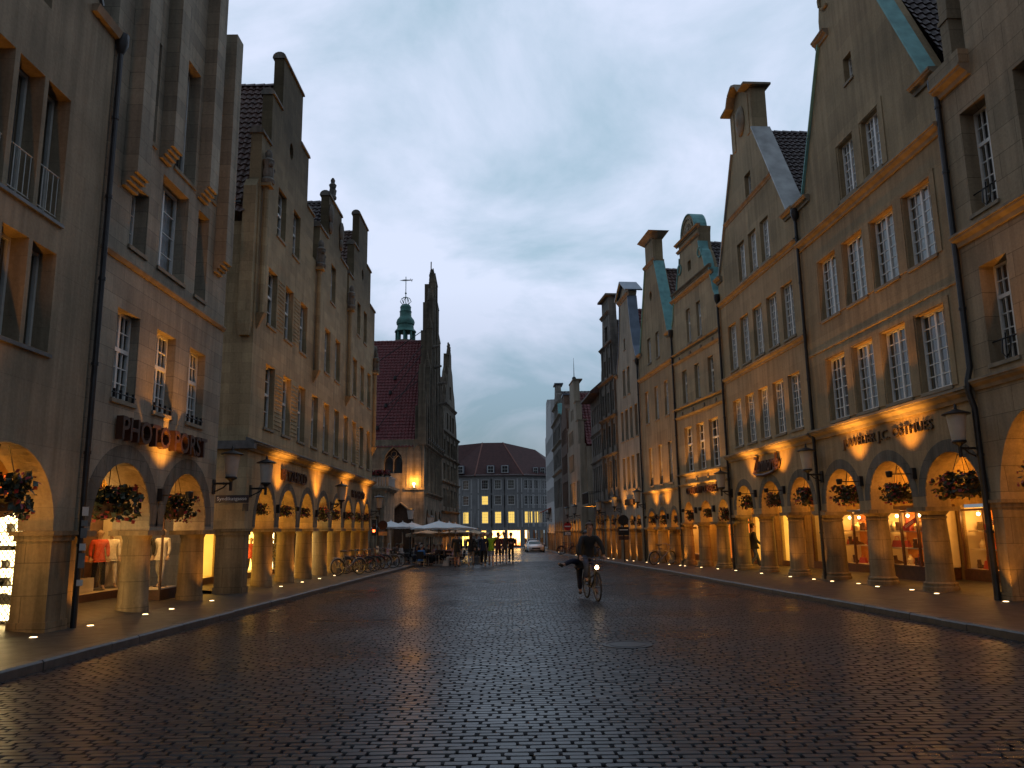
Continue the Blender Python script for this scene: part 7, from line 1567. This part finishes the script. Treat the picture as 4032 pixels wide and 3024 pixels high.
def shrub(x, y, label, hgt=1.3, w=.5, mats=None, n=420, seed=1, red=0, pot=True, z=None):
    r = random.Random(seed); t = empty('potted_plant', (x, y, gz2(x, y) if z is None else z), 0, label, 'plant')
    if pot: m = MB(); m.lathe(0, 0, [(.20, 0), (.28, .42), (.30, .45), (.26, .45)], 12); m.build('pot', S['zinc'], t, True)
    m = MB(); m.tube([(0, 0, .3), (.02, 0, .7), (-.03, .02, hgt*.8)], .025, 5); m.build('stem', S['wood_dark'], t)
    m = MB()
    for _ in range(n):
        a = r.random()*2*PI; q = r.random()**.5*w*(1+.3*math.sin(3*a+seed)); zq = r.uniform(.45, 1)*hgt; c = Vector((q*math.cos(a), q*math.sin(a), zq)); nn = Vector((r.gauss(0, 1), r.gauss(0, 1), r.gauss(0, 1))).normalized(); u = nn.orthogonal().normalized()*.07; v = nn.cross(u); m.face([c+u, c+v*.6, c-u, c-v*.6])
    m.build('foliage', M_LEAF, t, recalc=False)
    if red:
        m = MB()
        for _ in range(red):
            a = r.random()*2*PI; q = r.random()**.4*w*1.1; c = Vector((q*math.cos(a), q*math.sin(a), r.uniform(.6, 1.08)*hgt)); nn = Vector((r.gauss(0, 1), r.gauss(0, 1), r.gauss(0, 1))).normalized(); u = nn.orthogonal().normalized()*.07; v = nn.cross(u); m.face([c+u, c+v, c-u, c-v])
        m.build('blossom', M_RED, t, recalc=False)
    return t
shrub(-2.75, 59.5, 'potted green shrub at the cafe edge behind the walking pair', seed=4); shrub(-2.95, 62.5, 'taller potted shrub against the shop light behind the walking pair', 1.7, .55, seed=9)
# pavilion with flower balcony in the lane before the town hall
t = empty('lane_house', (-9.75, 60.0, 0), 0, 'narrow grey stone porch house in the lane carrying a flower balcony', 'building')
m = MB(); m.box(-4, 0, 0, 5, -1.2, 4.75); m.build('wall', S['gothic'], t)
m = MB(); m.box(-4, .18, -.2, 5, 4.75, 4.9); m.box(-4, .42, -.42, 5, 4.9, 5.08); m.build('cornice', S['gothic'], t)
m = MB()
for i in range(9): z = 3.3; m.tube([(-.9+.1, -.02, z)]*0+[(-1.6+.22*i, -.1, 4.5), (-1.6+.22*i, -.1, 3.6-.25*(i % 2))], .05, 5)
for i in range(5): m.tube([(-.05-.35*i, -.06, -1), (-.05-.35*i, -.06, 3.2)], .07, 6)
m.build('engaged_shaft', S['gothic'], t)
m = MB()
for i in range(10): m.tube([(-1.7+.2*i, -.35, 5.08), (-1.7+.2*i, -.35, 5.75)], .03, 5)
for i in range(8): m.tube([(.36, -.3+.4*i, 5.08), (.36, -.3+.4*i, 5.75)], .03, 5)
m.tube([(-1.8, -.35, 5.78), (.36, -.35, 5.78), (.36, 3, 5.78)], .05, 5); m.build('balustrade', S['trim_grey'], t)
for i, x in enumerate((-11.2, -10.5, -9.8)): shrub(x, 59.7, ['red geranium box on the near end of the lane balcony', 'red geranium box in the middle of the lane balcony', 'red geranium box at the street end of the lane balcony'][i], .75, .48, n=200, seed=20+i, red=200, pot=False, z=5.45)
# ================================================================== CARS
def car(x, y, k, paint, label, rz=0, tall=False):
    t = empty('parked_car', (x, y, gz(y)), rz, label, 'car', None, k)
    def loft(st, nm, mat, smooth=True):
        m = MB(); rings = []
        for (yy, pts) in st: rings.append([m.P(px_, yy, pz_) for px_, pz_ in pts])
        for a, b in zip(rings, rings[1:]):
            n = len(a)
            for i in range(n): j = (i+1) % n; m.F(a[i], a[j], b[j], b[i])
        m.F(*rings[0]); m.F(*rings[-1]); return m.build(nm, mat, t, smooth)
    hgt = 1.45 if tall else 1.26
    def sec(w, zl, zs, zh): return [(-w*.92, zl), (-w, zl+.15), (-w, zs-.12), (-w*.93, zs), (-w*.6, zh), (w*.6, zh), (w*.93, zs), (w, zs-.12), (w, zl+.15), (w*.92, zl)]
    loft([(-2.30, sec(.62, .26, .52, .56)), (-2.22, sec(.82, .20, .60, .66)), (-1.9, sec(.92, .17, .68, .76)), (-.9, sec(.97, .17, .78, .86)), (.2, sec(.95, .17, .80, .88)), (1.3, sec(.97, .18, .84, .90)), (2.1, sec(.88, .22, .80, .86)), (2.3, sec(.7, .35, .7, .76))], 'body', paint)
    def cab(w0, w1, z0, z1): return [(-w0, z0), (-w1, z1-.06), (-w1*.85, z1), (w1*.85, z1), (w1, z1-.06), (w0, z0)]
    loft([(-.45, cab(.80, .78, .80, .86)), (.25, cab(.80, .60, .80, hgt-.02)), (.7, cab(.80, .60, .80, hgt)), (1.2 if not tall else 1.8, cab(.80, .58, .80, hgt-.06)), (2.0, cab(.76, .7, .8, .88))], 'cabin', paint)
    m = MB(); m.face([(-.70, -.44, .86), (.70, -.44, .86), (.53, .235, hgt-.07), (-.53, .235, hgt-.07)]); m.v = [(a, b-.02, c+.025) for a, b, c in m.v]; m.build('windscreen', plain('dark_car_glass', (.02, .025, .03), .05), t)
    for s in (-1, 1):
        m = MB(); m.hexa([(s*.60, -2.20, .55), (s*.85, -2.08, .55), (s*.90, -1.80, .68), (s*.66, -1.95, .70)], [(s*.60, -2.22, .62), (s*.85, -2.12, .64), (s*.90, -1.80, .74), (s*.66, -1.95, .76)]); m.build('headlight', S['lamp_glass'], t)
        m = MB(); m.ball((s*1.03, -.35, .92), .11, 8, 6, (1, .6, .8)); m.build('mirror', paint, t, True)
        for yy in (-1.45, 1.35):
            m = MB(); m.tube([(s*.78, yy, .335), (s*1.0, yy, .335)], .335, 20); wo = m.build('wheel', RUB, t, True); m = MB(); m.tube([(s*1.0, yy, .335), (s*1.012, yy, .335)], .23, 14); m.build('rim', CHR, wo)
        m = MB(); m.box(s*.55-.12, s*.55+.12, -2.27, -2.2, .30, .40); m.build('air_intake', RUB, t)
    m = MB(); m.box(-.45, .45, -2.325, -2.2, .36, .52); m.box(-.6, .6, -2.3, -2.2, .22, .28); m.build('grille', RUB, t); m = MB(); m.box(-.42, .42, -2.34, -2.326, .43, .45); m.build('grille_bar', CHR, t)
    m = MB(); m.box(-.26, .26, -2.335, -2.32, .27, .36); m.build('number_plate', M_SIGNW, t)
car(2.62, 105, 1.17, plain('silver_paint', (.62, .63, .65), .25, .2, var=.02), 'low silver sports car parked facing the viewer at the end of the street', math.radians(3))
car(2.55, 112, 1.17, plain('grey_paint', (.25, .26, .27), .3, .5, var=.02), 'taller grey car parked behind the low silver sports car', 0, True)
# ================================================================== SHOP DISPLAYS
MANM = plain('mannequin_plastic', (.45, .30, .20), .4); MCL = dict(red=cmat('coral_jacket', (.55, .07, .03)), white=cmat('cream_dress', (.7, .62, .5)), black=cmat('black_dress', (.015, .013, .012)))
def mannequin(h, s, d, z, rz, top, legs, label, k=.95):
    P = h.W(s, d, z); t = empty('mannequin', P, rz, label, 'mannequin', None, k); bm_, topm, legm, shm, hrm = _pc[('st', 'long', False, False)]
    for nm, me, mt in (('body', bm_, MANM), ('jacket', topm, top), ('trousers', legm, legs)):
        o = link(bpy.data.objects.new(nm, me), t); o.material_slots[0].link = 'OBJECT'; o.material_slots[0].material = mt
    m = MB(); m.lathe(0, 0, [(.2, 0), (.2, .03), (.02, .05)], 12); m.build('stand', CHR, t)
h = H['L1']; RZL = -.5
mannequin(h, 22.55, 2.65, .25, 1.9-1.2, MCL['red'], CL['black_cloth'], 'mannequin in coral jacket and dark trousers behind the first left arch'); mannequin(h, 23.3, 2.7, .25, .7, MCL['white'], MCL['white'], 'mannequin all in cream next to the one in the coral jacket')
mannequin(h, 23.35, 1.72, .26, .1, MCL['black'], MCL['black'], 'mannequin in dark knitted jumper behind the second left arch'); mannequin(h, 23.45, 1.28, .26, -.1, MCL['white'], MCL['white'], 'mannequin in pale striped dress behind the second left arch')
m = h.mb(); m.box(21.2, 22.0, 2.45, 2.8, .25, .62); o = m.build('display_block', S['display_pale'], None); o.location = h.root.location; o.rotation_euler = h.root.rotation_euler; tag(o, 'pale display block in the shop window beside the coral jacket mannequin', 'display stand')
m = MB(); m.lathe(0, 0, [(.20, 0), (.20, .012), (.10, .02), (.095, .12), (.05, .15)], 14); o = m.build('hat', plain('orange_felt', (.5, .16, .03), .8), None, True); o.location = h.W(21.7, 2.6, 1.05); tag(o, 'orange felt hat on a stand beside the coral jacket mannequin', 'hat')
m = MB(); m.lathe(0, 0, [(.12, -.43), (.12, -.41), (.015, -.40), (.015, 0)], 10); o = m.build('hat_stand', CHR, None); o.location = h.W(21.7, 2.6, 1.05); tag(o, 'thin metal stand carrying the orange hat', 'stand')
h = H['R2']; mannequin(h, 7.7, 2.75, .1, -2.0, MCL['black'], MCL['white'], 'mannequin with belted coat in the bright yellow shop window'); mannequin(h, 8.5, 2.8, .1, -2.2, MCL['white'], MCL['black'], 'second mannequin deeper in the bright yellow shop window')
h = H['L2']
for i, s in enumerate((32.0, 34.9, 37.9)): mannequin(h, s, 2.45, h.zb(s)+.2, .6, [MCL['black'], MCL['red'], MCL['black']][i], MCL['black'], ['mannequin glimpsed between the first two piers of the triple gabled house', 'mannequin glimpsed between the second and third pier of the triple gabled house', 'mannequin glimpsed between the third and fourth pier of the triple gabled house'][i])
def goods_mesh(i):
    m = MB()
    if i == 0: m.hexa([(-.04, -.13, 0), (.04, -.13, 0), (.04, .12, 0), (-.04, .12, 0)], [(-.03, -.05, .06), (.03, -.05, .06), (.04, .12, .11), (-.04, .12, .11)]); m.tube([(0, .08, .08), (0, .09, .20)], .045, 8)
    if i == 1: m.hexa([(-.13, -.05, 0), (.13, -.05, 0), (.13, .05, 0), (-.13, .05, 0)], [(-.09, -.03, .16), (.09, -.03, .16), (.09, .03, .16), (-.09, .03, .16)]); m.tube([(-.06, 0, .15), (-.04, 0, .25), (.04, 0, .25), (.06, 0, .15)], .008, 5)
    if i == 2: m.lathe(0, 0, [(.04, 0), (.07, .05), (.075, .11), (.03, .18), (.04, .22)], 12)
    if i == 3: m.box(-.07, .07, -.015, .015, 0, .2); m.box(-.055, .055, -.018, .0, .02, .18)
    return m.mesh(['shoe', 'hand_bag', 'vase', 'framed_clock'][i], [S['wood_dark'], plain('gift_red', (.4, .05, .03), .5), plain('gift_cream', (.75, .62, .4), .4), S['letter_gold']][i], i == 2)
GM = [goods_mesh(i) for i in range(4)]; GN = ['shoe', 'hand_bag', 'vase', 'framed_clock']
LBL = {('R1', 2.9): 'on the lit shelves behind the nearest column arch', ('R1', 6.5): 'in the wooden showcase pushed forward between the columns', ('R2', 1.2): 'on the lit shelves behind the arch beside the lantern', ('R1', 9.5): 'on the lit shelves at the far end of the four-windowed house', ('R2', 3.85): 'on the floor of the shop window with the blue grey poster'}
for key, s0, s1, d, zs in (('R1', 2.9, 6.2, 2.75, (.36, .95, 1.5)), ('R1', 6.5, 9.28, 1.85, (.39, .95, 1.5)), ('R2', 1.2, 3.5, 2.55, (.24, .95, 1.5)), ('R1', 9.5, 10.8, 2.75, (.36, .95, 1.5)), ('R2', 3.85, 5.9, 2.6, (.21,))):
    h = H[key]
    for z in zs:
        n = int((s1-s0)/.36)
        for i in range(n):
            k = rs.randrange(4); o = link(bpy.data.objects.new(GN[k], GM[k])); o.location = h.W(s0+(s1-s0)*(i+.5)/n+rs.uniform(-.05, .05), d+rs.uniform(-.2, .15), z+.003); o.rotation_euler = (0, 0, h.rz+rs.uniform(-.6, .6)); o.scale = (rs.uniform(1.2, 1.6),)*3
            tag(o, ['small leather shoe', 'small red bag', 'cream vase', 'small framed clock'][k]+' '+LBL[(key, s0)], ['shoe', 'bag', 'vase', 'clock'][k], 'shop goods '+LBL[(key, s0)])
h = H['R1']
for s, d in ((4.75, 2.27), (7.65, 1.42)):
    q = empty('window_banner', h.W(s, d, 1.72), h.rz, 'slanted red sale banner in the '+('forward wooden showcase' if d < 2 else 'shop window behind the nearest column arch'), 'banner')
    m = MB(-1); m.box(-.42, .42, .0, .012, -.07, .07); o = m.build('banner_board', M_SIGNR, q); m = MB(-1); m.box(-.28, .28, -.006, -.001, -.035, -.015); m.box(-.28, .28, -.006, -.001, .012, .03); m.build('banner_line', M_SIGNW, o); q.rotation_euler = (0, .35, h.rz)
print('OBJECTS', len(bpy.data.objects), 'MESHES', len(bpy.data.meshes))
